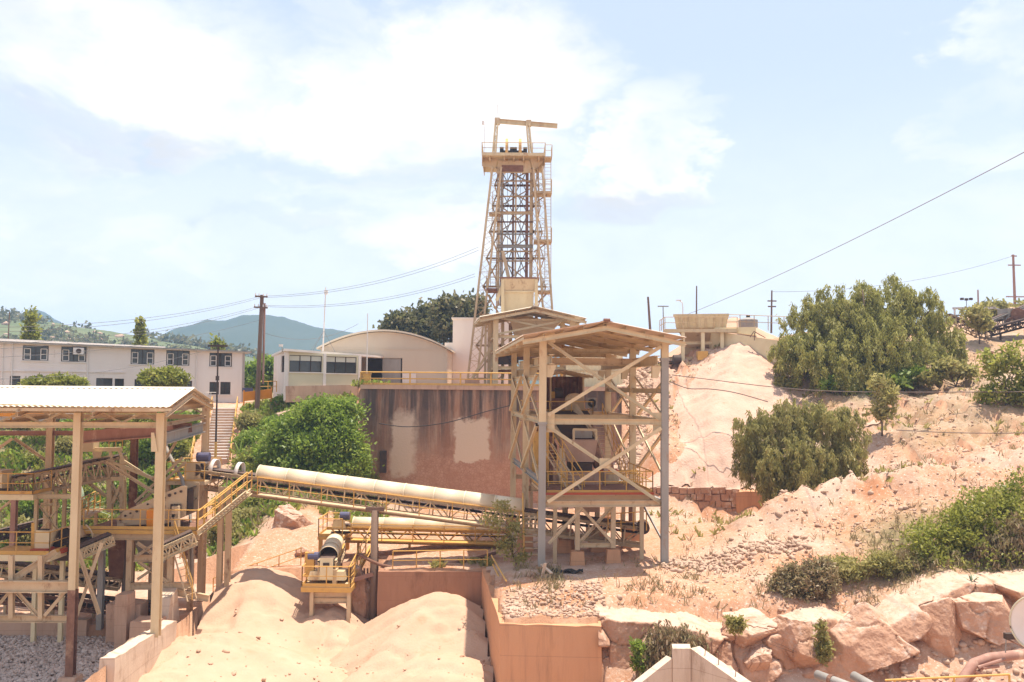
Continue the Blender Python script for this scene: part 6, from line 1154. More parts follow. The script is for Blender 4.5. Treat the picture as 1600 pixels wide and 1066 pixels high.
    ht = thing('hydraulic_tank', 'cream tank with a red lid right of the pink crusher', 'tank', FB(4.6, 5.5, z)); MB().cone(Q(955, 768, 5.6), Q(955, 738, 5.6), .55, .55, 16).build('tank_shell', 'cream2', ht); MB().cone(Q(955, 738, 5.6) + V(0, 0, .004), Q(955, 735, 5.6), .58, .5, 16).build('lid', 'red', ht)
    bb = thing('bent_chute', 'dark side chute leaning from the feed plate to the right of the pink crusher', 'chute', FB(4.4, 6, z)); MB().hexa([Q(936, 735, 5.8), Q(950, 735, 5.8), Q(950, 735, 6.6), Q(936, 735, 6.6), Q(920, 672, 7.2), Q(938, 668, 7.2), Q(938, 668, 7.5), Q(920, 672, 7.5)]).build('chute_plate', 'rust', bb)
    # upper cabin floor
    v2 = 9.0; u0, z2 = uv(824, 655, v2); u1, _ = uv(928, 655, v2)
    p = thing('upper_platform', 'upper platform of the crusher shed carrying the small roofed cabin', 'platform', FB(u0, v2, z2)); platform(p, FB, u0, u1, v2, 13.6, z2, 'cream2', ('f', 'r', 'l'))
    for u in (u0 + .3, u1 - .3):
        for v_ in (v2 + .3, 13.2): bar(p, 'leg', FB(u, v_, -9.8), FB(u, v_, z2 - .16), .2, .2, 'cream2', 'I', (0, 1, 0))
    c2 = thing('operator_cabin', 'small roofed brown cabin on the upper platform under the crusher shed roof', 'cabin', FB(2.4, 11, z2))
    def Q2(px, py, vv, vp=11.2): u, z_ = uv(px, py, vp); return FB(u, vv, z_)
    MB().sheet(Q2(858, 648, 12.9), Q2(912, 648, 12.9), Q2(912, 588, 12.9), Q2(858, 588, 12.9), .28, .03).build('back_wall', 'rust', c2)
    MB().sheet(Q2(911, 648, 12.9), Q2(911, 648, 11.2), Q2(911, 590, 11.2), Q2(911, 588, 12.9), .28, .03).build('side_wall', 'rust', c2)
    for px in (860, 911): bar(c2, 'corner_post', Q2(px, 650, 11.1), Q2(px, 588, 11.1), .1, .1, 'cream2', 'L', (0, 1, 0))
    MB().sheet(Q2(822, 592, 10.2), Q2(880, 579, 10.2), Q2(880, 576, 13.4), Q2(822, 589, 13.4), .28, .025).build('roof_sheet', 'roof', c2); MB().sheet(Q2(880, 579, 10.2), Q2(924, 588, 10.2), Q2(924, 586, 13.4), Q2(880, 576, 13.4), .28, .025).build('roof_sheet', 'roof', c2)
    for vv in (10.3, 11.8, 13.2): bar(c2, 'rafter', Q2(823, 594, vv), Q2(880, 581, vv), .08, .12, 'cream2', 'C'); bar(c2, 'rafter', Q2(880, 581, vv), Q2(923, 590, vv), .08, .12, 'cream2', 'C')
    bx = thing('control_box', 'pale cabinet with a curved top standing on the upper platform', 'cabinet', FB(3, 9.6, z2)); q = [Q2(879, 650, 9.5), Q2(905, 650, 9.5), Q2(905, 650, 10.3), Q2(879, 650, 10.3)]
    MB().hexa(q + [V(p_.x, p_.y, Q2(879, 624, 9.5).z) for p_ in q]).build('cabinet_body', 'cream2', bx); A, B_ = (q[0] + q[1]) / 2, (q[2] + q[3]) / 2; r_ = (q[1] - q[0]).length / 2; zt = Q2(879, 624, 9.5).z + .01
    b = MB(); n = 10; vs = []
    for base in (A, B_):
        for i in range(n + 1): th = math.pi * i / n; vs.append(V(base.x, base.y, zt) + FB.u * r_ * math.cos(th) + V(0, 0, .38 * math.sin(th)))
    b.add(vs, [tuple(range(n, -1, -1)), tuple(range(n + 1, 2 * n + 2))] + [(i, i + 1, n + 2 + i, n + 1 + i) for i in range(n)] + [(0, n + 1, 2 * n + 1, n)]).build('curved_lid', 'cream2', bx)
    fn = thing('fan_unit', 'small pale box with a round black fan on the upper platform rail', 'fan', Q2(915, 640, 9.6)); MB().box(Q2(915.5, 629, 9.35), (.62, .3, .62), -.1).build('casing', 'grey', fn); f0 = Q2(915.5, 629, 9.18); MB().cone(f0, f0 - FB.v * .03, .25, .25, 18).build('fan_grille', 'black', fn); MB().cone(f0 - FB.v * .035, f0 - FB.v * .06, .09, .09, 10).build('hub', 'grey', fn); MB().box(Q2(915.5, 642, 9.35), (.1, .1, .5)).build('stand', 'cream2', fn)
    mm = thing('drive_motor', 'dark motor with an orange guard inside the small roofed cabin', 'machine', Q2(872, 640, 11)); MB().cone(Q2(868, 616, 11.6), Q2(880, 616, 11.6), .38, .38, 14).build('motor', 'dark', mm); MB().hexa([Q2(862, 650, 11.4), Q2(868, 650, 11.4), Q2(868, 650, 12), Q2(862, 650, 12), Q2(862, 612, 11.4), Q2(868, 612, 11.4), Q2(868, 612, 12), Q2(862, 612, 12)]).build('guard', 'yellow', mm); MB().box(Q2(874, 634, 11.7), (1.0, .8, .9), -.1).build('base_frame', 'rust', mm)
    # inclined feed conveyor down from the right to the crusher, crowded yellow rails
    s = thing('service_stair', 'steep stair with yellow rails between the upper and middle platforms of the crusher shed', 'stairs', FB(4.8, 5, z)); a, b_ = FB(5.2, 6.3, z), FB(4.4, 9.0, z2)
    ladder(s, a, b_, .7, 'cream2', FB.u, rung=.28); handrail(s, [a + FB.u * .4, b_ + FB.u * .4], .95, 1.0, 'yellow', r=.03)
    # under-frame standing in front on square footings
    uf = thing('crusher_stand', 'lower steel stand of the crusher on square orange footings', 'stand', FB(2, 1, -9)); v3 = 1.4
    zt = z - .5
    for px in (902, 958):
        u, _ = uv(px, 870, v3)
        for vv in (v3, v3 + 4.2):
            p = FB(u, vv, 0); g0 = h1(p.x, p.y); bar(uf, 'leg', V(p.x, p.y, g0 + .75), V(p.x, p.y, zt), .24, .24, 'cream2', 'I', (0, 1, 0))
            MB().hexa([V(p.x + i_, p.y + j_, g0 - .4) for i_, j_ in ((-.4, -.4), (.4, -.4), (.4, .4), (-.4, .4))] + [V(p.x + i_, p.y + j_, g0 + .7) for i_, j_ in ((-.32, -.32), (.32, -.32), (.32, .32), (-.32, .32))]).build('footing', 'block', uf)
    ua, _ = uv(902, 850, v3); ub, _ = uv(958, 850, v3); bar(uf, 'cross_beam', FB(ua + .12, v3, zB(853, 47.4)), FB(ub - .12, v3, zB(853, 47.4)), .2, .22, 'cream2', 'I'); bar(uf, 'brace', FB(ua + .1, v3 - .14, zB(848, 47.4)), FB(ub - .1, v3 - .14, zB(792, 47.4)), .14, .14, 'cream2', 'L'); bar(uf, 'brace', FB(ub - .1, v3 - .26, zB(848, 47.4)), FB(ua + .1, v3 - .26, zB(792, 47.4)), .14, .14, 'cream2', 'L')
    for px in (884, 932, 985):
        p = pt(px, 865, 52.5); g0 = h1(p.x, p.y); MB().hexa([V(p.x + i_, p.y + j_, g0 - .4) for i_, j_ in ((-.5, -.4), (.5, -.4), (.5, .4), (-.5, .4))] + [V(p.x + i_, p.y + j_, g0 + 1.15) for i_, j_ in ((-.42, -.34), (.42, -.34), (.42, .34), (-.42, .34))]).build('footing', 'block', uf)
        bar(uf, 'leg', V(p.x, p.y, g0 + 1.16), V(p.x, p.y, zt), .2, .2, 'rust', 'I', (0, 1, 0))
    ly = thing('yellow_ladder', 'yellow railed ladder stair beside the near left post of the crusher shed', 'stairs', pt(832, 872, 46.8)); a, b_ = pt(831, 876, 46.3), pt(829, 800, 47.6)
    q = MB(); n = 8
    for s_ in (-1, 1): q.bar(a + V(s_ * .36, 0, 0), b_ + V(s_ * .36, 0, 0), .06, .16)
    q.build('stringer', 'yellow', ly)
    for i in range(1, n): MB().box(a.lerp(b_, i / n), (.68, .26, .04)).build('tread', 'cream2', ly)
    for s_ in (-1, 1): handrail(ly, [a + V(s_ * .4, 0, 0), b_ + V(s_ * .4, 0, 0)], .95, 1.1, 'yellow', r=.03)
crusher_inside()
# small things lying by the footings
t = thing('plastic_sheet', 'crumpled dark plastic sheet lying by the crusher stand footing', 'litter', pt(885, 892, 45.3)); p = pt(885, 892, 45.3); z = h1(p.x, p.y)
b = MB(); nn = 9; b.add([V(p.x - .8 + 1.6 * i / nn, p.y - .25 + .5 * j / 4, z + .08 + .13 * math.sin(i * 1.7 + j) * math.cos(j * 1.3)) for i in range(nn + 1) for j in range(5)], [(i * 5 + j, (i + 1) * 5 + j, (i + 1) * 5 + j + 1, i * 5 + j + 1) for i in range(nn) for j in range(4)]); o = b.build('sheet', 'black', t)
sm = o.modifiers.new('thick', 'SOLIDIFY'); sm.thickness = .03
for i, (lb, a, b_) in enumerate((('short pale plank standing by the near left post', (847, 902, 44.2), (852, 880, 44.0)), ('short pale plank lying slanted by the near left post', (846, 882, 44.6), (862, 896, 44.0)))): tag(MB().bar(pt(*a), pt(*b_), .14, .06).build('plank', 'concpale'), lb, 'plank', 'planks by the near left post')
for i, (lb, a, b_) in enumerate((('upper of two yellow rails leaning on the bay wall corner', (768, 868, 47.5), (791, 908, 43.6)), ('lower of two yellow rails leaning on the bay wall corner', (770, 882, 47.3), (789, 921, 43.4)))): tag(MB().bar(pt(*a), pt(*b_), .08, None, 6).build('loose_rail', 'yellow'), lb, 'rail', 'yellow rails leaning on the bay wall')
# pipes and hoses hung about
def hose(label, pts, r=.05, m='hose', cat='hose'):
    P = [pt(*p) for p in pts]; Q = []
    for i in range(len(P) - 1):
        p0, p1, p2, p3 = P[max(i - 1, 0)], P[i], P[i + 1], P[min(i + 2, len(P) - 1)]
        for k in range(6):
            s = k / 6; Q.append(.5 * ((2 * p1) + (p2 - p0) * s + (2 * p0 - 5 * p1 + 4 * p2 - p3) * s * s + (3 * p1 - p0 - 3 * p2 + p3) * s ** 3))
    Q.append(P[-1]); return tag(MB().path(Q, r, 6).build('hose', m, None, True), label, cat)
hose('thin dark hose sagging across the big stained retaining wall', [(592, 662, 71), (640, 667, 71), (700, 660, 71), (760, 643, 71), (800, 633, 71)], .035, 'black')
hose('dark hose snaking over the sand cone', [(1046, 596, 70), (1075, 607, 70), (1110, 608, 69), (1150, 614, 68.5), (1200, 628, 68)], .04)
hose('thin hose stretched across the slope below the pepper tree', [(1050, 586, 72), (1100, 592, 71), (1200, 604, 70), (1290, 611, 69), (1420, 613, 67), (1640, 612, 64)], .035)
hose('thin hose lying over the dry slope at the right edge', [(1400, 672, 60), (1480, 676, 59), (1560, 677, 57), (1640, 676, 56)], .03)
# ================================================================== conveyors
def conveyor(name, label, a, b, w=.9, depth=.85, cov=None, cr=.55, m='cream2', panels=18, walk=True, railm='yellow', ncov=9, idl=14, lace='N', coverm='cover', rail_f=(0, 1)):
    """belt line a -> b (belt height); near side is towards the camera"""
    a, b = Vector(a), Vector(b); d = (b - a).normalized(); s = V(d.y, -d.x, 0).normalized(); s = s if s.y < 0 or abs(s.y) < .05 else -s
    t = thing(name, label, 'conveyor', a); up = s.cross(d) if s.cross(d).z > 0 else -s.cross(d)
    for k in (-1, 1): lattice(t, a + s * k * w / 2 - up * .05, b + s * k * w / 2 - up * .05, depth, .12, m, panels, 'side_truss', -up, .16, lace)
    def slab(w_, z0, z1): return MB().hexa([a - s * w_ / 2 + up * z0, b - s * w_ / 2 + up * z0, b + s * w_ / 2 + up * z0, a + s * w_ / 2 + up * z0, a - s * w_ / 2 + up * z1, b - s * w_ / 2 + up * z1, b + s * w_ / 2 + up * z1, a + s * w_ / 2 + up * z1])
    slab(w * .86, .10, .13).build('belt', 'darkdust', t); slab(w * .8, -.36, -.34).build('return_belt', 'darkdust', t)
    L = (b - a).length
    for i in range(idl): p = a.lerp(b, (i + .5) / idl) + up * .04; MB().cone(p - s * w * .46, p + s * w * .46, .06, .06, 8).build('idler', 'dark', t)
    for i in range(0, panels + 1, 3): p = a.lerp(b, i / panels) - up * (depth + .02); bar(t, 'cross_beam', p - s * w * .5, p + s * w * .5, .1, .1, m, 'C')
    if cov:
        f0, f1 = cov
        for i in range(ncov):
            p, q = a.lerp(b, f0 + (f1 - f0) * i / ncov), a.lerp(b, f0 + (f1 - f0) * (i + 1) / ncov + .0006); r = cr * (1.0 if i % 2 else .985)
            MB().arc(p + up * .12, q + up * .12, r, -.12, math.pi + .12, 16, .015, up).build('cover_panel', coverm, t, True)
            cb_ = MB().arc(p + up * .12 - d * .02, p + up * .12 + d * .05, r + .016, -.12, math.pi + .12, 16, .012, up); cb_.build('cover_band', coverm, t)
        for k in (-1, 1): bar(t, 'cover_ledge', a.lerp(b, f0) + s * k * (cr + .02) + up * .07, a.lerp(b, f1) + s * k * (cr + .02) + up * .07, .1, .07, railm, 'L')
    if walk:
        o = s * (w / 2 + .06); wz = -up * (depth - .1); A, B_ = a.lerp(b, rail_f[0]), a.lerp(b, rail_f[1])
        MB().hexa([A + o + wz, B_ + o + wz, B_ + o + s * .7 + wz, A + o + s * .7 + wz, A + o + wz + up * .06, B_ + o + wz + up * .06, B_ + o + s * .7 + wz + up * .06, A + o + s * .7 + wz + up * .06]).build('walkway', 'cream2' if m != 'yellow' else 'yellow', t)
        handrail(t, [A + o + s * .66 + wz, B_ + o + s * .66 + wz], 1.0, 1.9, railm, r=.03)
    return t, d, s, up
def frac(a, b, px):
    lo, hi = 0.0, 1.0
    for _ in range(40):
        m_ = (lo + hi) / 2
        if topix(a.lerp(b, m_))[0] < px: lo = m_
        else: hi = m_
    return lo
a, b = pt(312, 733, 53.2), pt(1005, 823, 50.6)
t, d, s, up = conveyor('covered_conveyor', 'long inclined conveyor under a cream half round cover from the left shed to the crusher', a, b, 1.1, .95, (frac(a, b, 405), frac(a, b, 820)), .56, 'cream2', 26, True, 'yellow', 9, 22, rail_f=(.16, .74))
for px in (332, 371): p = a.lerp(b, frac(a, b, px)); MB().arc(p + up * .1, p + up * .1 + d * .22, .58, -.1, math.pi + .1, 14, .03, up).build('hoop', 'trim', t, True)
MB().cone(a - s * .6, a + s * .6, .34, .34, 16).build('head_pulley', 'dark', t); mo = pt(318, 714, 53); q = MB().cone(mo - V(.35, 0, 0), mo + V(.35, 0, 0), .26, .26, 14).build('motor', 'blue', t); sub(q, 'motor_foot', MB().box(mo - V(0, 0, .3), (.5, .4, .1)), 'trim')
MB().hexa([p + V(0, 0, z) for z in (-.75, .35) for p in (pt(288, 733, 52.6), pt(313, 733, 52.6), pt(313, 733, 53.8), pt(288, 733, 53.8))]).build('discharge_hood', 'cream2', t)
MB().hexa([pt(289, 778, 52.7), pt(304, 778, 52.7), pt(304, 778, 53.7), pt(289, 778, 53.7), pt(289, 752, 52.7), pt(308, 752, 52.7), pt(308, 752, 53.7), pt(289, 752, 53.7)]).build('discharge_chute', 'cream2', t)
q = pt(880, 824, 49.8); handrail(t, [pt(950, 833, 49.3), pt(1010, 829, 49.8)], 1.0, .8, 'yellow', r=.03); MB().cone(b - s * .6, b + s * .6, .33, .33, 14).build('tail_pulley', 'dark', t)
tp = thing('timber_post', 'tall weathered round post standing in the sand below the long inclined conveyor', 'post', pt(585, 975, 50.8)); p0, p1 = pt(584, 985, 50.8), pt(586, 797, 50.8); p0.x = p1.x
MB().cone(p0 - V(0, 0, 2), p1, .23, .20, 12).build('shaft', 'wood', tp, True); bar(tp, 'cap_beam', p1 + V(-.5, 0, .05), p1 + V(.5, 0, .05), .25, .2, 'wood', 'box')
bar(tp, 'strut', pt(546, 908, 50.3), pt(583, 897, 50.6), .16, .2, 'rustpipe', 'box'); bar(tp, 'side_pipe', pt(590, 970, 50.9), pt(591, 855, 50.9), .05, None, 'rust', 6)

a2, b2 = pt(520, 822, 55.5), pt(800, 829, 54.8)
t, d, s, up = conveyor('covered_conveyor', 'shorter level conveyor with cream half round cover close above the orange yard', a2, b2, .95, .75, (frac(a2, b2, 553), frac(a2, b2, 790)), .46, 'yellow', 14, True, 'yellow', 5, 14, 'W', rail_f=(.13, .98))
mo = pt(539, 806, 55.2); MB().cone(mo - V(.28, 0, 0), mo + V(.28, 0, 0), .23, .23, 14).build('motor', 'blue', t); MB().hexa([pt(518, 826, 54.9), pt(541, 826, 54.9), pt(541, 826, 56.1), pt(518, 826, 56.1), pt(521, 812, 54.9), pt(538, 812, 54.9), pt(538, 812, 56.1), pt(521, 812, 56.1)]).build('drive_guard', 'cream', t)
for px in (560, 640, 720, 780): p = pt(px, 845, 55.4); bar(t, 'leg', V(p.x, p.y, h1(p.x, p.y) - .2), p, .14, .14, 'yellow', 'I', (0, 1, 0))
FN = Frame((0, 0), (0, 1))
def plat(name, label, x0, x1, py, d0, d1, m='cream2', rail=('f', 'l', 'r'), h=1.0, toe=.14, th=.2, legs=(), grate='cream2', railm='yellow', zleg=None):
    p, q = pt(x0, py, d0), pt(x1, py, d0); t = thing(name, label, 'platform', p); platform(t, FN, p.x, q.x, d0, d1, p.z, m, rail, h, None, toe, railm, th, grate)
    for px, dd in legs: e = pt(px, py, d0); z0 = h1(e.x, dd) if zleg is None else zleg; bar(t, 'leg', V(e.x, dd, z0 - .3), V(e.x, dd, p.z - th), .2, .2, m, 'I', (0, 1, 0))
    return t, p, q
plat('drive_platform', 'small yellow railed platform at the left end of the level conveyor', 496, 536, 838, 54.2, 56.8, 'yellow', ('f', 'l', 'b'), 1.0, .14, .2, ((500, 54.4), (532, 54.4), (500, 56.6), (532, 56.6)))
# third conveyor, pointing at the camera over the sand bay
a3, b3 = pt(511, 878, 50.0), pt(527, 838, 55.2); a3.z = b3.z = -9.05; a3.z = -9.35
t, d, s, up = conveyor('stub_conveyor', 'short conveyor with a ribbed cream cover pointing out over the sand heap', a3, b3, .9, .6, (.12, .74), .52, 'cream2', 6, False, 'yellow', 3, 6)
t, p, q = plat('head_platform', 'yellow railed head platform of the stub conveyor overhanging the sand heap', 470, 549, 917, 49.2, 51.4, 'yellow', ('f', 'l', 'r'), 1.05, .16, .28, (), 'cream2')
for px in (487, 545): e = pt(px, 930, 49.4); bar(t, 'leg', V(e.x, 49.5, -13.5), V(e.x, 49.5, p.z - .28), .2, .26, 'cream2', 'I', (0, 1, 0))
for y in (930, 938): bar(t, 'girder', pt(487, y, 49.6), pt(545, y, 49.6), .16, .3, 'cream2', 'I')
e = pt(545, 915, 49.3); handrail(t, [V(e.x, 49.3, p.z), V(e.x + .5, 53.5, -9.0)], 1.0, 1.2, 'yellow', r=.035); bar(t, 'stringer', V(e.x - .05, 49.4, p.z - .2), V(e.x + .5, 53.5, -9.2), .12, .3, 'yellow', 'C')
bx = thing('drive_housing', 'cream drive housing with a dark slot on the yellow head platform', 'machine', pt(512, 905, 49.8)); c = pt(511, 903, 49.9)
q = [pt(499, 906, 49.7), pt(520, 906, 49.7), pt(520, 906, 51), pt(499, 906, 51)]; r = [pt(500, 872, 49.8), pt(521, 872, 49.8), pt(521, 872, 50.9), pt(500, 872, 50.9)]; MB().hexa(q + r).build('housing', 'ivory', bx)
MB().hexa([x.lerp(c, .1) for x in (pt(504, 882, 49.7), pt(515, 882, 49.7), pt(515, 882, 49.9), pt(504, 882, 49.9), pt(504, 877, 49.72), pt(515, 877, 49.72), pt(515, 877, 49.9), pt(504, 877, 49.9))]).build('slot', 'dark', bx)
mo = pt(490, 869, 50.3); MB().cone(mo - V(.28, 0, 0), mo + V(.28, 0, 0), .22, .22, 14).build('motor', 'blue', bx); MB().box(pt(484, 882, 50.3), (.5, .3, 1.3)).build('belt_guard', 'yellow', bx); MB().box(pt(524, 902, 50.2), (.22, .6, .9)).build('shaft_housing', 'cream2', bx); MB().hexa([V(a3.x - 1.0, 49.9, -10.35), V(a3.x + 1.0, 49.9, -10.35), V(a3.x + 1.0, 51.2, -10.35), V(a3.x - 1.0, 51.2, -10.35), V(a3.x - .9, 50, -9.9), V(a3.x + .9, 50, -9.9), V(a3.x + .9, 51, -9.9), V(a3.x - .9, 51, -9.9)]).build('base_frame', 'cream', bx)
fence('railing', 'thin yellow railing along the yard edge above the brown bay wall', [V(-6.2, 49.6, -9.72), V(-1.2, 49.55, -9.6)], 1.0, 1.15, 'yellow', .028)
fence('railing', 'thin yellow railing along the yard edge behind the large sand heap', [V(pt(334, 880, 54.6).x, 54.6, h1(pt(334, 880, 54.6).x, 54.6)), V(pt(470, 880, 54.4).x, 54.4, h1(pt(470, 880, 54.4).x, 54.4))], 1.0, 1.4, 'yellow', .028)
rr = random.Random(5)
for i in range(7):
    e = pt(549 + i * 5, 905, 51.2); b_ = V(e.x + rr.uniform(-.03, .03), 51.2 + .05 * i, -13.6); tag(MB().bar(b_, V(e.x, 51.2, -9.95), .09, .12).build('sheet_pile', 'rust'), 'thin rusty upright stake retaining rock left of the timber post', 'stake', 'rusty stakes at the bay edge')
hose('dark sagging strip standing in for the level conveyor shadow on the orange yard', [(560, 866, 50.6), (600, 884, 50.3), (660, 889, 50.3), (700, 882, 50.6), (745, 872, 51.2), (775, 864, 52)], .09, 'rust')  # dark tube added to draw the curved conveyor shadow on the yard

# ================================================================== left shed and screening plant
pA = pt(243.5, 986, 42.0); FA = Frame((pA.x, pA.y), (-.145, 1)); F2 = Frame((pA.x, pA.y), (-FA.u.x, -FA.u.y))
zA = lambda y, d=42.0: pt(200, y, d).z
def av(px, py, v):
    o = FA(0, v, 0); p = vplane(o.x, o.y, FA.u.x, FA.u.y)(px, py); return (Vector((p.x, p.y, 0)) - FA.o).dot(FA.u), p.z
def PA_(px, py, v): u, z = av(px, py, v); return FA(u, v, z)
def left_shed():
    t = thing('screening_shed', 'open cream steel shed with a pale corrugated gable roof over the left screening plant', 'shed', pA)
    ztop = zA(645); us = (0.0, av(115, 900, 0)[0], av(115, 900, 0)[0] * 2 - .2)
    for i, u in enumerate(us):
        p = FA(u, 0, 0)
        if i == 0: post(t, V(p.x, p.y, -11.25), ztop, .36, 'cream')
        else:
            zs = zA(918); post(t, V(p.x, p.y, zs), ztop, .32, 'cream'); bar(t, 'post', V(p.x, p.y, -13.3), V(p.x, p.y, zs - .003), .34, .34, 'rust', 'I', (0, 1, 0), label='rusty lower length of a front post'); MB().hexa([V(p.x + i_, p.y + j_, -13.4) for i_, j_ in ((-.5, -.5), (.5, -.5), (.5, .5), (-.5, .5))] + [V(p.x + i_, p.y + j_, -12.85) for i_, j_ in ((-.36, -.36), (.36, -.36), (.36, .36), (-.36, .36))]).build('footing', 'conc', t)
    V2 = 11.4; ub = [av(x, 800, V2)[0] for x in (318, 207, 75)]
    for i, (u, m) in enumerate(zip(ub, ('cream2', 'rust', 'cream2'))): p = FA(u, V2, 0); post(t, V(p.x, p.y, -12.4), zA(645) if i != 1 else pt(207, 664, p.y).z, .34, m)
    # long lattice girders front and back, ties at the gable
    zt, zb = zA(642), zA(664)
    for v, m in ((-.02, 'cream'), (V2, 'cream2')):
        u0, u1 = us[2] - 3, (us[0] if v < 1 else ub[0]); bar(t, 'girder_chord', FA(u0, v, zt), FA(u1 - .2, v, zt), .2, .24, m, 'I'); bar(t, 'girder_chord', FA(u0, v, zb), FA(u1 - .2, v, zb), .2, .26, m, 'I')
        q = MB(); n = 12
        for i in range(n):
            ua, uc = u0 + (u1 - u0) * i / n, u0 + (u1 - u0) * (i + 1) / n; q.bar(FA(ua, v, zt - .1 if i % 2 else zb + .1), FA(uc, v, zb + .1 if i % 2 else zt - .1), .09, .09, 'L')
        q.build('lacing', m, t)
    for u, uu in ((0, ub[0]), (us[1], ub[1]), (us[2], ub[2])): bar(t, 'tie_beam', FA(u, .2, zt + .05), FA(uu, V2 - .2, zt + .05), .18, .24, 'cream2', 'I'); bar(t, 'tie_beam', FA(u, .2, zb), FA(uu, V2 - .2, zb), .14, .18, 'cream2', 'C')
    c1, c2_, c3 = pt(265, 636, 40.9), pt(301, 607, 46.4), pt(335, 632, 52.6)
    w = lambda p: (Vector((p.x, p.y, 0)) - F2.o)
    ur = w(c2_).dot(F2.u); gable_roof(t, F2, w(c1).dot(F2.u), w(c3).dot(F2.u), w(c1).dot(F2.v), 15, c1.z, c2_.z, ur, 'roof', 6, 5, 'cream2')
    bar(t, 'fascia', pt(268, 637, 41) + V(0, 0, -.1), pt(-40, 632, 40), .1, .12, 'cream', 'C')
    # corbel and crane girders
    MB().hexa([PA_(236, 706, -.25), PA_(246, 706, -.25), PA_(246, 706, .25), PA_(236, 706, .25), PA_(236, 676, -.25), PA_(241, 676, -.25), PA_(241, 676, .25), PA_(236, 676, .25)]).build('corbel', 'cream', t)
    bar(t, 'runway_beam', PA_(247, 688, .3), PA_(317, 668, 11), .3, .55, 'grey', 'I'); bar(t, 'crane_girder', PA_(130, 683, 4.5), PA_(270, 672, 5.2), .4, .6, 'rustpipe', 'I'); bar(t, 'crane_girder', PA_(165, 675, 6.5), PA_(300, 668, 7), .35, .5, 'rust', 'I')
    for y in (677, 776): bar(t, 'back_beam', PA_(-40, y, V2), PA_(115, y, V2), .2, .26, 'rustpipe' if y < 700 else 'cream2', 'I')
    for (x0, y0, x1, y1, v) in ((20, 685, -30, 720, V2), (22, 685, 75, 722, V2), (72, 740, 118, 772, V2 - .5), (165, 722, 250, 775, 8), (210, 785, 285, 715, 9), (213, 790, 290, 722, 9.3), (240, 748, 275, 690, 9.5), (122, 860, 155, 960, 1.4), (160, 848, 118, 970, 1.6)): bar(t, 'brace', PA_(x0, y0, v), PA_(x1, y1, v), .15, .15, 'cream2', 'L')
    # low front frame between the posts
    bar(t, 'low_beam', PA_(-30, 916, .1), PA_(112, 917, .1), .3, .5, 'cream2', 'I'); bar(t, 'sill_beam', PA_(-30, 966, .6), PA_(108, 967, .6), .24, .3, 'cream2', 'I')
    for x0, y0, x1, y1 in ((-5, 948, 17, 922), (23, 922, 60, 962), (104, 922, 70, 962)): bar(t, 'low_brace', PA_(x0, y0, .35), PA_(x1, y1, .35), .14, .14, 'cream2', 'L')
    for x in (18, 64): bar(t, 'low_post', PA_(x, 966, .4), PA_(x, 868, .4), .2, .2, 'cream2', 'I', (0, 1, 0))
    bar(t, 'low_brace', PA_(20, 905, .5), PA_(88, 862, .9), .2, .26, 'cream2', 'I')
left_shed()

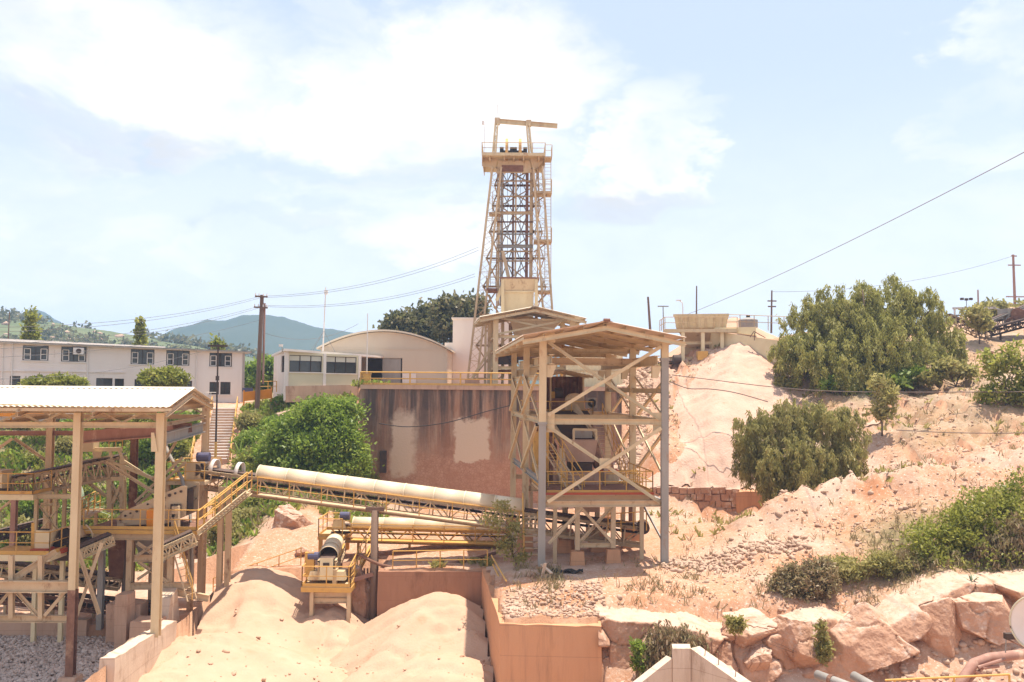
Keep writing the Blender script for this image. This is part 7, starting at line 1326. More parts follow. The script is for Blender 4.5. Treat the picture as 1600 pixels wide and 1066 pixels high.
def screening():
    t, p, q = plat('screen_platform', 'long yellow edged platform carrying the vibrating screen inside the left shed', 128, 308, 827, 47.6, 51.5, 'yellow', ('f', 'r'), 1.0, .16, .22, (), 'rust')
    for px in (150, 308): bar(t, 'under_beam', pt(px, 838, 47.9), pt(px, 838, 51), .2, .3, 'grey', 'I')
    bar(t, 'under_beam', pt(148, 838, 47.8), pt(312, 838, 47.8), .24, .36, 'cream2', 'I')
    for px, m in ((160, 'grey'), (204, 'cream2'), (268, 'cream2'), (316, 'cream2'), (329, 'cream2')):
        for dd in ((47.9, 50.9) if px < 310 else (50.9,)):
            e = pt(px, 842, 47.9); e.z = pt(px, 757, 52).z if px > 310 else e.z; bar(t, 'leg', V(e.x, dd, -12.5), V(e.x, dd, e.z), .28, .28, m, 'I', (0, 1, 0))
    for x0, y0, x1, y1, m in ((210, 872, 240, 872, 'cream2'), (203, 916, 300, 915, 'cream2'), (258, 922, 326, 935, 'cream2')): bar(t, 'girt', pt(x0, y0, 47.8), pt(x1, y1, 47.8), .22, .34, m, 'I')
    for x0, y0, x1, y1 in ((212, 870, 238, 852), (214, 906, 243, 886), (216, 878, 262, 910), (214, 848, 240, 866), (262, 868, 292, 845)): bar(t, 'brace', pt(x0, y0, 47.6), pt(x1, y1, 47.6), .14, .14, 'cream2', 'L')
    for (x0, y0, x1, y1) in ((170, 870, 180, 838), ): MB().hexa([pt(x0, 905, 49), pt(x0 + 22, 905, 49), pt(x0 + 22, 905, 50.2), pt(x0, 905, 50.2), pt(x0 - 2, 842, 48.6), pt(x0 + 26, 842, 48.6), pt(x0 + 26, 842, 50.4), pt(x0 - 2, 842, 50.4)]).build('discharge_chute', 'rust', t)
    MB().hexa([pt(222, 880, 48.6), pt(258, 880, 48.6), pt(258, 880, 50), pt(222, 880, 50), pt(208, 842, 48.3), pt(264, 842, 48.3), pt(264, 842, 50.6), pt(208, 842, 50.6)]).build('under_hopper', 'grey', t)
    sc = thing('vibrating_screen', 'big sloping vibrating screen with riveted cream side plates inside the left shed', 'machine', pt(240, 815, 48.6))
    prof = [(184, 822), (262, 818), (290, 806), (292, 760), (284, 759), (193, 799), (181, 810)]
    for d0, d1, nm in ((48.5, 48.56, 'side_plate'), (50.4, 50.46, 'side_plate')):
        A = [pt(x, y, 48.5) for x, y in prof]; n = len(A); b = MB(); b.add([V(v.x, d0, v.z) for v in A] + [V(v.x, d1, v.z) for v in A], [tuple(range(n)), tuple(range(2 * n - 1, n - 1, -1))] + [(i, n + i, n + (i + 1) % n, (i + 1) % n) for i in range(n)]); b.build(nm, 'cream2', sc)
    for f in (.15, .5, .85): e = pt(193 + 95 * f, 812 - 30 * f, 48.5); MB().cone(V(e.x, 48.56, e.z), V(e.x, 50.4, e.z), .16, .16, 10).build('cross_tube', 'dark', sc)
    for y0 in (.30, .75):
        A, B_ = pt(186, 818 - 20 * y0, 48.5), pt(288, 800 - 45 * y0, 48.5); MB().hexa([V(A.x, 48.57, A.z), V(B_.x, 48.57, B_.z), V(B_.x, 50.39, B_.z), V(A.x, 50.39, A.z), V(A.x, 48.57, A.z + .06), V(B_.x, 48.57, B_.z + .06), V(B_.x, 50.39, B_.z + .06), V(A.x, 50.39, A.z + .06)]).build('screen_deck', 'dark', sc)
    for x, y, r in ((196, 806, .06), (204, 802, .05), (214, 799, .07), (231, 788, .05), (257, 778, .06), (265, 774, .09), (274, 771, .06), (283, 768, .07), (188, 812, .06)): e = pt(x, y, 48.45); MB().cone(e, e + V(0, -.05, 0), r, r, 8).build('bolt', 'dark', sc)
    e = pt(237, 810, 48.2); g = MB(); w_ = [(230, 824), (243, 824), (243, 798), (240, 795), (233, 795), (230, 799)]; A = [pt(x, y, 48.2) for x, y in w_]; n = 6; g.add([V(v.x, 48.1, v.z) for v in A] + [V(v.x, 48.4, v.z) for v in A], [tuple(range(n)), tuple(range(2 * n - 1, n - 1, -1))] + [(i, n + i, n + (i + 1) % n, (i + 1) % n) for i in range(n)]); g.build('belt_guard', 'orange', sc)
    MB().hexa([pt(292, 800, 48.7), pt(302, 796, 48.7), pt(302, 796, 50.3), pt(292, 800, 50.3), pt(293, 766, 48.7), pt(303, 764, 48.7), pt(303, 764, 50.3), pt(293, 766, 50.3)]).build('feed_box', 'dark', sc)
    for px, y in ((274, 803), (190, 818), (275, 791)): bar(sc, 'spring_stand', pt(px, 825, 48.2), pt(px, y, 48.2), .34, .3, 'cream2', 'box')
    for k in range(4): e = pt(268 + k * 4.5, 793, 48.38); MB().box(e, (.1, .08, .35)).build('spring', 'dark', sc)
    # sloping stair up to the long conveyor
    st = thing('access_stair', 'long sloping stair with yellow rails rising right from the screen platform', 'stairs', pt(309, 832, 47.4)); A, B_ = pt(309, 833, 47.2), pt(386, 770, 50.4)
    for k in (0, .8): bar(st, 'stringer', A + V(0, k, 0), B_ + V(0, k, 0), .1, .3, 'cream', 'C')
    for i in range(1, 16): p_ = A.lerp(B_, i / 16); MB().box(p_ + V(0, .4, .06), (.26, .74, .04)).build('tread', 'cream2', st)
    handrail(st, [A + V(0, -.02, .1), B_ + V(0, -.02, .1)], 1.0, 1.3, 'yellow', r=.035); handrail(st, [A + V(0, .85, .1), B_ + V(0, .85, .1)], 1.0, 1.3, 'yellow', r=.035)
    hp, p, q = plat('head_landing', 'railed head landing of the long conveyor above the vibrating screen', 258, 320, 752, 51.6, 54.6, 'cream2', ('l', 'b', 'f'), 1.05, .1, .2, (), 'cream2')
    for px in (262, 316): e = pt(px, 756, 52); bar(hp, 'leg', V(e.x, 52, -11.5), V(e.x, 52, e.z), .24, .24, 'cream2', 'I', (0, 1, 0))
    # left belts
    def cv(label, A, B_, w, dep, m='cream2', n=12, **k): return conveyor('belt_conveyor', label, A, B_, w, dep, None, .4, m, n, **k)
    cv('upper inclined belt conveyor with a laced frame behind the left front post', pt(18, 748, 49.5), pt(196, 712, 52.5), .9, .95, 'cream2', 16, walk=False)
    cv('lower dark belt conveyor running below the screen platform', pt(-30, 876, 47.5), pt(190, 902, 49.5), .9, .5, 'cream2', 12, walk=False)
    cv('lowest dark belt conveyor near the floor of the left shed', pt(-30, 918, 47.2), pt(255, 946, 49.5), .9, .5, 'rust', 12, walk=False)
    cv('inclined belt conveyor rising right from the front post to the stair foot', pt(116, 860, 45.5), pt(300, 836, 47.0) if False else pt(172, 836, 46.6), .7, .35, 'cream', 8, walk=False)
    cv('laced conveyor frame rising to the right below the screen platform', pt(246, 856, 46.2), pt(300, 832, 47.0), .7, .5, 'cream', 6, walk=False)
    cv('thin dark belt rising from the far left edge behind the drive box', pt(-30, 838, 52.5), pt(76, 812, 53.5), .8, .35, 'dark', 6, walk=False)
    t0, p, q = plat('drive_platform', 'yellow railed platform with a white edge at the lower left edge of the photo', -30, 78, 866, 44.6, 47.0, 'ivory', ('f', 'r'), 1.05, .16, .32, ((64, 46.8), (20, 46.8)), 'yellow')
    h = thing('drive_box', 'cream drive box on the lower left yellow railed platform', 'machine', pt(65, 858, 45.2)); q_ = [pt(54, 858, 45.2), pt(77, 858, 45.2), pt(82, 855, 46.4), pt(57, 855, 46.4)]; r_ = [pt(56, 829, 45.2), pt(78, 831, 45.2), pt(90, 828, 46.4), pt(66, 827, 46.4)]; MB().hexa(q_ + r_).build('housing', 'ivory', h); e = (r_[0] + r_[1] + r_[2] + r_[3]) / 4; MB().box(e + V(-.1, 0, .03), (.4, .3, .06), .1).build('slot', 'dark', h); MB().hexa([pt(48, 856, 45.8), pt(53, 856, 45.8), pt(53, 856, 46.1), pt(48, 856, 46.1), pt(49, 817, 45.8), pt(54, 817, 45.8), pt(54, 817, 46.1), pt(49, 817, 46.1)]).build('belt_guard', 'yellow', h); MB().box(pt(66, 859, 45.3), (.75, .9, .16)).build('skid', 'red', h)
    dr = thing('ribbed_hood', 'curved dusty hood with a dark open end behind the cream drive box', 'machine', pt(110, 840, 46.8)); A, B_ = pt(100, 842, 46.2), pt(122, 838, 48.2); MB().arc(A, B_, .58, 0, math.pi, 16, .04).build('hood_shell', 'cream2', dr, True); MB().cone(A + V(.02, .3, .1), B_ + V(0, 0, .1), .42, .42, 14).build('pulley', 'dark', dr); MB().box(A.lerp(B_, .5) + V(0, 0, -.55), (1.5, 1.8, .9)).build('base_frame', 'dark', dr); MB().box(pt(93, 860, 45.9), (.55, .5, .22)).build('red_guard', 'red', dr)
    cb2 = thing('guard_hoop', 'thin curved guard hoop right of the curved dusty hood', 'guard', pt(138, 842, 47)); MB().path([pt(134 + 11 * math.sin(k * .157), 825 - 5 * math.cos(k * .157) + k * 1.5, 47) for k in range(13)], .04, 6).build('hoop', 'cream2', cb2); bar(cb2, 'stay', pt(134, 829, 47), pt(143, 829, 47), .04, None, 'cream2', 6)
    t1, p, q = plat('upper_drive_platform', 'small yellow railed platform high at the left edge of the photo', -30, 52, 772, 48.0, 50.0, 'ivory', ('f', 'r'), 1.05, .16, .3, (), 'cream2')
    bar(t1, 'leg', V(pt(23, 772, 48.2).x, 48.2, -12.5), pt(23, 778, 48.2), .26, .26, 'rustpipe', 'I', (0, 1, 0)); bar(t1, 'knee_brace', pt(-20, 812, 48.3), pt(20, 780, 48.3), .14, .14, 'cream2', 'L'); bar(t1, 'deck_beam', pt(50, 776, 48.4), pt(112, 776, 48.8), .2, .24, 'cream', 'I')
    h = thing('drive_box', 'pale drive box on the high railed platform at the left edge', 'machine', pt(2, 765, 49)); MB().box(pt(-4, 755, 48.9), (1.0, 1.0, 1.1)).build('housing', 'ivory', h); MB().box(pt(-4, 736, 48.9), (1.1, 1.2, .12)).build('lid', 'cream2', h); MB().box(pt(7, 768, 48.35), (.5, .1, .3)).build('vent', 'dark', h)
    # head frame of the upper belt
    hd = thing('belt_head_frame', 'pale railed head frame of the upper belt under the crane girder', 'frame', pt(160, 740, 52)); 
    for x0, y0, x1, y1, w in ((122, 703, 190, 702, .22), (120, 722, 178, 712, .12), (186, 703, 192, 718, .14), (172, 704, 175, 720, .14), (170, 720, 240, 748, .16), (190, 718, 243, 752, .12), (120, 748, 195, 748, .22), (140, 732, 186, 733, .14)): bar(hd, 'member', pt(x0, y0, 51.8), pt(x1, y1, 51.8), w, w, 'cream', 'box')
    for x in (172, 192): bar(hd, 'leg', pt(x, 800, 51.9), pt(x, 716, 51.9), .28, .28, 'cream', 'I', (0, 1, 0))
    for x0, y0, x1, y1 in ((174, 756, 190, 786), (190, 756, 176, 786), (135, 752, 165, 775)): bar(hd, 'brace', pt(x0, y0, 51.8), pt(x1, y1, 51.8), .16, .16, 'cream', 'L')
    MB().hexa([pt(146, 716, 51.5), pt(157, 716, 51.5), pt(157, 716, 52.5), pt(146, 716, 52.5), pt(144, 706, 51.5), pt(160, 706, 51.5), pt(160, 706, 52.5), pt(144, 706, 52.5)]).build('chute', 'cream2', hd); MB().box(pt(138, 693, 51.9), (.9, .8, .55)).build('motor_box', 'cream', hd)
    handrail(hd, [pt(170, 703, 52.6), pt(191, 702, 52.6)], .9, .5, 'yellow', r=.03)
    # more of the tangle: walkways, struts and pipes
    w1 = thing('lower_walkway', 'narrow railed walkway at mid height behind the left front post', 'walkway', pt(60, 890, 49)); bar(w1, 'deck', pt(-30, 893, 49.5), pt(150, 905, 50.5), .9, .1, 'cream2', 'box'); handrail(w1, [pt(-30, 892, 49.0), pt(150, 904, 50.0)], 1.0, 1.3, 'yellow', r=.03)
    for px in (10, 60, 110, 148): e = pt(px, 897 + px * .05, 49.6); bar(w1, 'leg', V(e.x, e.y, -12.4), e, .14, .14, 'cream2', 'L', (0, 1, 0))
    w2 = thing('cross_walkway', 'railed walkway running back under the upper belt beside the screen', 'walkway', pt(120, 800, 50)); bar(w2, 'deck', pt(120, 812, 49), pt(150, 796, 53), .8, .1, 'cream2', 'box'); handrail(w2, [pt(118, 812, 49), pt(148, 796, 53)], 1.0, 1.2, 'yellow', r=.03); handrail(w2, [pt(126, 813, 49), pt(156, 797, 53)], 1.0, 1.2, 'yellow', r=.03)
    for px, py, dd in ((121, 816, 49.2), (150, 800, 52.6)): e = pt(px, py, dd); bar(w2, 'leg', V(e.x, e.y, -12.4), e, .16, .16, 'cream2', 'I', (0, 1, 0))
    tw = thing('belt_trestle', 'cross braced cream trestle carrying the upper belt behind the left front post', 'trestle', pt(90, 860, 50.6))
    for px, yt in ((62, 757), (92, 750)):
        for dd in (50.3, 51.3): e = pt(px, yt + 14, 50.6); bar(tw, 'leg', V(e.x, dd, -12.4), V(e.x, dd, e.z), .18, .18, 'cream', 'I', (0, 1, 0))
    for y0, y1 in ((790, 830), (830, 790), (840, 885), (885, 840)): bar(tw, 'brace', pt(62, y0, 50.2), pt(92, y1, 50.2), .11, .11, 'cream', 'L')
    for y in (788, 835, 888): bar(tw, 'girt', pt(62, y, 50.25), pt(92, y, 50.25), .14, .16, 'cream', 'C')
    pr = thing('dust_pipe', 'bent dusty pipe climbing beside the screen feed end', 'pipe', pt(296, 840, 50)); MB().path([pt(300, 900, 50.2), pt(299, 850, 50.2), pt(297, 800, 50.6), pt(284, 748, 51.6), pt(262, 706, 52.6), pt(258, 690, 53)], .1, 8).build('pipe_run', 'grey', pr, True); MB().cone(pt(299, 852, 50.2), pt(299, 846, 50.2), .16, .16, 10).build('flange', 'rust', pr)
    fs_ = thing('floor_stair', 'short yellow railed stair from the pit floor to the screen platform', 'stairs', pt(290, 930, 47.5)); a_, b_ = pt(300, 938, 46.9), pt(272, 842, 47.3); ladder(fs_, a_, b_, .7, 'cream2', (.3, 1, 0), rung=.3); handrail(fs_, [a_, b_], .9, 1.2, 'yellow', r=.03)
    # concrete round the pit
    simple('low_wall', 'low stained concrete wall behind the grey gravel pit', 'wall', rough_block([(-32, 47.9), (pt(166, 0, 47.9).x, 47.9), (pt(166, 0, 47.9).x, 48.5), (-32, 48.5)], -13.6, -12.05, .7, .04, 6), 'conc')
    for i, (x0, x1, y, d0, d1, lb) in enumerate(((180, 199, 930, 45.6, 46.6, 'tall square concrete pier in front of the gravel pit corner'), (166, 219, 945, 46.7, 47.8, 'broad concrete plinth behind the tall square pier'), (203, 245, 972, 45.2, 46.4, 'low concrete step between the pier and the tall cream post'))):
        a_, c_ = pt(x0, y, d0).x, pt(x1, y, d0).x; simple('concrete_pier', lb, 'pier', rough_block([(a_, d0), (c_, d0), (c_, d1), (a_, d1)], -13.6, pt(x0, y, d0).z, .5, .03, 8 + i), 'conc')
    a_ = pt(272, 0, 47).x; w = thing('concrete_buttress', 'small sloping concrete buttress half buried by the large sand heap', 'buttress', (a_, 47, -12)); MB().hexa([V(a_, 46, -13), V(a_ + .75, 46, -13), V(a_ + .75, 48.3, -13), V(a_, 48.3, -13), V(a_, 46.7, pt(275, 935, 46.7).z), V(a_ + .75, 46.7, pt(275, 935, 46.7).z), V(a_ + .75, 47.6, pt(280, 919, 47.6).z), V(a_, 47.6, pt(280, 919, 47.6).z)]).build('buttress', 'concpale', w)
    simple('pit_wall', 'thick pale concrete wall between the gravel pit and the large sand heap', 'wall', rough_block([(-16.35, 37.6), (-15.75, 37.6), (-15.75, 44.5), (-16.35, 44.5)], -16.5, [pt(190, 1029, 37.6).z] * 2 + [-11.15] * 2, .4, .05, 12), 'concpale')
    f = thing('cream_bin', 'cream steel box under the screen platform beside the tall cream post', 'bin', pt(262, 950, 48.5)); MB().hexa([pt(248, 962, 48.3), pt(268, 958, 48.3), pt(268, 958, 49.6), pt(248, 962, 49.6), pt(244, 925, 48.2), pt(274, 925, 48.2), pt(274, 925, 49.8), pt(244, 925, 49.8)]).build('bin_body', 'cream2', f); bar(f, 'rim', pt(243, 925, 48.1), pt(275, 925, 48.1), .1, .12, 'cream2', 'box')
    st_ = thing('tyre_stack', 'stack of pale worn rings under the stair right of the screen', 'tyres', pt(302, 860, 52)); e = pt(301, 868, 52.5)
    for k in range(5):
        q = MB(); n = 16
        for i in range(n): a0, a1 = 2 * math.pi * i / n, 2 * math.pi * (i + 1) / n; q.bar(e + V(.5 * math.cos(a0), .5 * math.sin(a0), k * .3), e + V(.5 * math.cos(a1), .5 * math.sin(a1), k * .3), .26, .26, 8)
        q.build('ring', 'stone', st_, True)
screening()
# ================================================================== plants
def quads(C, U, W):
    """leaf quads: centre line start C, direction U (length), half width W"""
    n = len(C); v = np.empty((n, 4, 3)); v[:, 0] = C - W; v[:, 1] = C + W; v[:, 2] = C + U + W * .6; v[:, 3] = C + U - W * .6
    return v.reshape(-1, 3), np.arange(4 * n).reshape(n, 4)
def unit(a): return a / np.maximum(np.linalg.norm(a, axis=1, keepdims=True), 1e-9)
def rdir(n): return unit(RNG.normal(size=(n, 3)))
def lobes_px(lst, d):
    out = []
    for l in lst:
        px, py, rx, ry = l[:4]; dd = d + (l[4] if len(l) > 4 else 0); c = pt(px, py, dd); k = dd / FPX; out.append((np.array(c), np.array((rx * k, rx * k * .85, ry * k))))
    return out
def clumps(lobes, n, shell=.55):
    vol = np.array([r.prod() ** (2 / 3) for _, r in lobes]); pick = RNG.choice(len(lobes), n, p=vol / vol.sum()); u = rdir(n); rad = 1 - RNG.uniform(0, 1, n) ** 1.4 * shell
    rad *= RNG.uniform(.76, 1.15, n)
    c = np.array([lobes[i][0] for i in pick]); r = np.array([lobes[i][1] for i in pick]); return c + u * r * rad[:, None], u
def crown(name, parent, lobes, m, nc, per, size, style='leaf', cs=.5, shell=.55, zmin=None):
    C, u = clumps(lobes, nc, shell)
    if zmin is not None: C[:, 2] = np.maximum(C[:, 2], zmin + RNG.uniform(0, .5, nc))
    if style == 'droop':   # long hanging twigs with small leaves
        P = np.repeat(C, per, 0); k = np.tile(np.arange(per), nc) / per; tw = np.repeat(rdir(nc) * .25, per, 0); n = len(P)
        P = P + tw * k[:, None] * cs * 2 + RNG.normal(0, cs * .22, (n, 3)); P[:, 2] -= k * cs * 2.2 * np.repeat(RNG.uniform(.5, 1.2, nc), per)
        D = rdir(n) * .55; D[:, 2] -= .75; L_ = size * RNG.uniform(.6, 1.4, n); U = unit(D) * L_[:, None]; W = unit(np.cross(U, rdir(n))) * (L_ * .16)[:, None]
    else:
        P = np.repeat(C, per, 0) + RNG.normal(0, cs * .5, (nc * per, 3)) * np.array((1, 1, .75)); n = len(P)
        D = rdir(n) + np.repeat(u, per, 0) * .5; D[:, 2] += .15; L_ = size * RNG.uniform(.6, 1.4, n); U = unit(D) * L_[:, None]; W = unit(np.cross(U, rdir(n))) * (L_ * .30)[:, None]
    v, f = quads(P, U, W); return npmesh(name, v, f, m, parent)
def limbs(parent, base, lobes, r, m='bark', n=7, name='trunk', spread=.3):
    b = MB(); base = Vector(base); cen = Vector(sum((c for c, _ in lobes), np.zeros(3)) / len(lobes)); fork = base.lerp(cen, .35); rr = random.Random(int(abs(base.x * 31) + n))
    b.path([base - V(0, 0, .4), base.lerp(fork, .5) + V(rr.uniform(-.1, .1), 0, 0), fork], r, 8, r * .75)
    for i in range(n):
        c, rad = lobes[i % len(lobes)]; e = Vector(c) + V(*(rr.uniform(-.6, .6) * q for q in rad)); mid = fork.lerp(e, .5) + V(rr.uniform(-spread, spread), rr.uniform(-spread, spread), rr.uniform(0, spread)); b.path([fork, fork.lerp(mid, .5), mid, e], r * .6, 6, r * .12)
        for _ in range(2): e2 = mid + V(*(rr.uniform(-.8, .8) * q for q in rad)); b.path([mid, mid.lerp(e2, .6) + V(0, 0, .1), e2], r * .25, 5, r * .06)
    return b.build(name, m, parent, True)
def plant(name, label, cat, base, lst, d, m, nc, per, size, style='leaf', cs=.5, r=.2, shell=.55, group=None, nl=7, zmin=None, tname='trunk'):
    p = pt(*base) if len(base) == 3 else V(*base[:3]); p.z = h1(p.x, p.y); t = thing(name, label, cat, p, group); lb = lobes_px(lst, d)
    crown('crown', t, lb, m, nc, per, size, style, cs, shell, zmin); limbs(t, p, lb, r, n=nl, name=tname); return t
plant('pepper_tree', 'largest dark green pepper tree with drooping foliage on the right hilltop', 'tree', (1370, 600, 77), [(1262, 508, 42, 52), (1300, 485, 42, 42), (1345, 478, 48, 44), (1392, 470, 52, 42, 1), (1440, 486, 48, 40), (1474, 520, 32, 42), (1238, 545, 36, 36, -1), (1290, 560, 66, 42, -2), (1370, 545, 80, 60, -2), (1440, 560, 52, 40, -1), (1490, 560, 24, 26), (1340, 590, 60, 22, -3), (1330, 520, 90, 60, 1)], 78, 'L_pepper', 1500, 76, .24, 'droop', .5, .38, .5)
plant('pepper_tree', 'dusty grey green pepper tree standing lower on the slope behind the berm', 'tree', (1252, 800, 60), [(1180, 675, 36, 36), (1225, 655, 45, 32), (1280, 650, 50, 30), (1325, 672, 32, 40), (1175, 715, 34, 36), (1240, 715, 66, 46, -1), (1310, 725, 42, 46, -.5), (1215, 755, 40, 32, -1), (1275, 760, 50, 30, -1), (1330, 745, 22, 26)], 60, 'L_grey', 1150, 64, .19, 'droop', .4, .26, .55)
plant('green_shrub', 'big bright green shrub on the bank left of the stained wall', 'shrub', (520, 735, 69.5), [(465, 672, 40, 26), (505, 652, 44, 28), (540, 648, 24, 24), (440, 705, 34, 28), (490, 705, 52, 36, -1), (535, 695, 34, 40, -1), (555, 722, 18, 20), (520, 730, 50, 22, -1)], 69, 'L_green', 700, 60, .22, 'leaf', .72, .14, .5, tname='stem')
plant('flat_tree', 'small feathery yellow green tree before the office block above the shed roof', 'tree', (256, 640, 74), [(240, 589, 20, 8), (262, 586, 22, 9), (280, 592, 14, 7), (255, 597, 30, 7)], 74, 'L_lime', 330, 14, .24, 'leaf', .4, .09)
plant('flat_tree', 'low feathery bush before the ground floor of the office block', 'tree', (90, 640, 76), [(60, 600, 22, 7), (95, 596, 22, 7), (120, 600, 14, 6)], 76, 'L_lime', 300, 14, .24, 'leaf', .4, .07)
plant('roadside_bush', 'large yellow green bush at the right edge above the boulders', 'shrub', (1545, 920, 43.5), [(1450, 850, 44, 34), (1500, 825, 46, 40), (1550, 800, 50, 40, .5), (1600, 790, 50, 50, 1), (1480, 890, 52, 34, -.5), (1555, 870, 60, 50), (1620, 880, 50, 60), (1520, 920, 60, 22, -.5), (1590, 930, 40, 30, -.4)], 43.5, 'L_lime', 800, 40, .13, 'leaf', .46, .07, .5, tname='stem')
plant('dry_brush', 'brown dry brush mixed into the large yellow green bush', 'shrub', (1500, 930, 43), [(1470, 880, 50, 40), (1560, 900, 60, 40), (1585, 830, 30, 36), (1410, 880, 30, 24), (1540, 850, 30, 30)], 42.9, 'L_dry', 700, 26, .2, 'droop', .35, .04, .9, tname='stem')
plant('dry_brush', 'round brown dry bush on the edge above the cut bank', 'shrub', (1262, 925, 42.3), [(1240, 905, 28, 22), (1278, 900, 30, 26), (1262, 918, 44, 18), (1220, 915, 18, 14)], 42.2, 'L_dry', 420, 34, .12, 'leaf', .3, .03, .8, tname='stem')
plant('dry_brush', 'olive low brush left of the large yellow green bush', 'shrub', (1370, 905, 42.9), [(1330, 890, 30, 16), (1380, 880, 34, 18), (1420, 890, 28, 20), (1300, 885, 22, 12)], 42.9, 'L_grey', 260, 30, .12, 'leaf', .3, .03, .9, tname='stem')
plant('root_tangle', 'pale tangle of dry roots hanging over the cut bank beside the concrete wing wall', 'brush', (1065, 1015, 39.2), [(1040, 990, 34, 22), (1080, 1000, 34, 26), (1060, 1025, 40, 22), (1015, 1030, 22, 20)], 38.9, 'L_dry', 420, 26, .2, 'droop', .4, .04, .8, tname='stem')
plant('crevice_plant', 'small green plant in the crevice of the cut bank near the square wall front', 'plant', (998, 1045, 38.9), [(995, 1010, 9, 10), (1000, 1035, 12, 12), (1012, 1050, 14, 8)], 38.8, 'L_green', 110, 12, .13, 'leaf', .14, .02, tname='stem')
plant('crevice_plant', 'green weeds in the dark crevice between two boulders', 'plant', (1285, 1010, 39.0), [(1283, 985, 7, 18), (1288, 1015, 10, 18), (1150, 975, 12, 12)], 38.6, 'L_grey', 130, 12, .13, 'leaf', .16, .02, tname='stem')
plant('leafy_sapling', 'sparse leafy sapling at the tail of the long covered conveyor', 'sapling', (806, 880, 46.2), [(788, 795, 18, 14), (772, 815, 20, 12), (800, 825, 22, 18), (790, 850, 24, 18), (808, 870, 16, 14)], 46.2, 'L_grey', 150, 9, .13, 'leaf', .26, .04, .9)
plant('leafy_sapling', 'young leafy tree standing on the slope right of the dusty pepper tree', 'sapling', (1378, 668, 64), [(1372, 600, 16, 12), (1386, 620, 18, 14), (1376, 645, 18, 16)], 64, 'L_grey', 110, 9, .24, 'leaf', .4, .07, .9)
plant('leafy_sapling', 'small tree before the scrapped conveyors on the right skyline', 'sapling', (1530, 535, 85), [(1524, 490, 16, 12), (1535, 505, 16, 10)], 85, 'L_grey', 120, 9, .32, 'leaf', .5, .07, .9)
plant('slope_bush', 'green bush on the stony slope at the right edge below the scrapped conveyors', 'shrub', (1570, 640, 66), [(1555, 570, 26, 24), (1590, 565, 30, 26), (1545, 615, 26, 20), (1590, 615, 34, 28), (1610, 590, 30, 30)], 66, 'L_lime', 300, 12, .24, 'leaf', .5, .08, .9, tname='stem')
plant('slope_bush', 'low dull green bush right of the large pepper tree', 'shrub', (1500, 600, 74), [(1480, 575, 20, 10), (1510, 580, 18, 10), (1450, 590, 18, 8)], 74, 'L_grey', 200, 12, .3, 'leaf', .45, .06, .9, tname='stem')
plant('slope_bush', 'row of leafy weeds at the foot of the large pepper tree', 'shrub', (1400, 615, 75), [(1345, 612, 24, 8), (1395, 598, 26, 9), (1430, 585, 20, 9), (1300, 600, 20, 8)], 74.5, 'L_green', 240, 12, .3, 'leaf', .4, .05, .9, tname='stem')
plant('slope_bush', 'dull weeds on the small knoll under the wing wall', 'shrub', (1225, 615, 77), [(1222, 600, 14, 8), (1232, 625, 14, 7)], 77, 'L_grey', 90, 12, .3, 'leaf', .4, .05, .9, tname='stem')
for lb, x, y, rx, ry, dd, m in (('greyish brown leafy tree leftmost behind the warehouse roof', 625, 507, 28, 20, 108, 'L_dark'), ('dark dense tree behind the middle of the warehouse roof', 664, 500, 34, 26, 110, 'L_dark'), ('tall dark tree behind the right end of the warehouse roof', 704, 490, 32, 34, 106, 'L_dark'), ('dark tree close behind the left leg of the headframe', 736, 488, 26, 30, 108, 'L_dark')):
    plant('woodland_tree', lb, 'tree', (x, 560, dd), [(x - rx * .45, y + 4, rx * .6, ry * .7), (x + rx * .4, y - 2, rx * .6, ry * .75), (x, y - ry * .3, rx * .6, ry * .6), (x, y + ry * .7, rx * .9, ry * .8)], dd, m, 300, 16, .42, 'leaf', .8, .22, .95, 'trees behind the warehouse')
plant('woodland_tree', 'low green tree between the office block and the office', 'tree', (405, 610, 110), [(395, 585, 18, 12), (420, 578, 20, 16), (408, 596, 26, 10)], 110, 'L_green', 420, 12, .5, 'leaf', .7, .15)
plant('woodland_tree', 'round dusty bush on the skyline behind the scrapped conveyors', 'tree', (1548, 500, 108), [(1540, 486, 16, 9), (1556, 482, 16, 9), (1548, 490, 24, 8)], 108, 'L_grey', 240, 12, .4, 'leaf', .6, .1)
plant('woodland_tree', 'thin scrub at the foot of the transmission pole on the right skyline', 'tree', (1598, 495, 112), [(1575, 488, 14, 5), (1605, 482, 18, 8)], 112, 'L_grey', 160, 12, .4, 'leaf', .6, .1)
for lb, x, y0, y1, rx, dd in (('tall yellow green conifer behind the left end of the office block', 48, 485, 545, 17, 108), ('slim pale conifer behind the middle of the office block', 219, 503, 550, 8, 112), ('short bushy conifer top behind the right end of the office block', 340, 534, 560, 11, 108)):
    plant('conifer', lb, 'tree', (x, 600, dd), [(x + (i % 2 - .5) * 2, y0 + (y1 - y0) * i / 5, rx * (.18 + .12 * i), (y1 - y0) * .16) for i in range(6)], dd, 'L_lime', 150, 12, .4, 'leaf', .45, .12, .9)
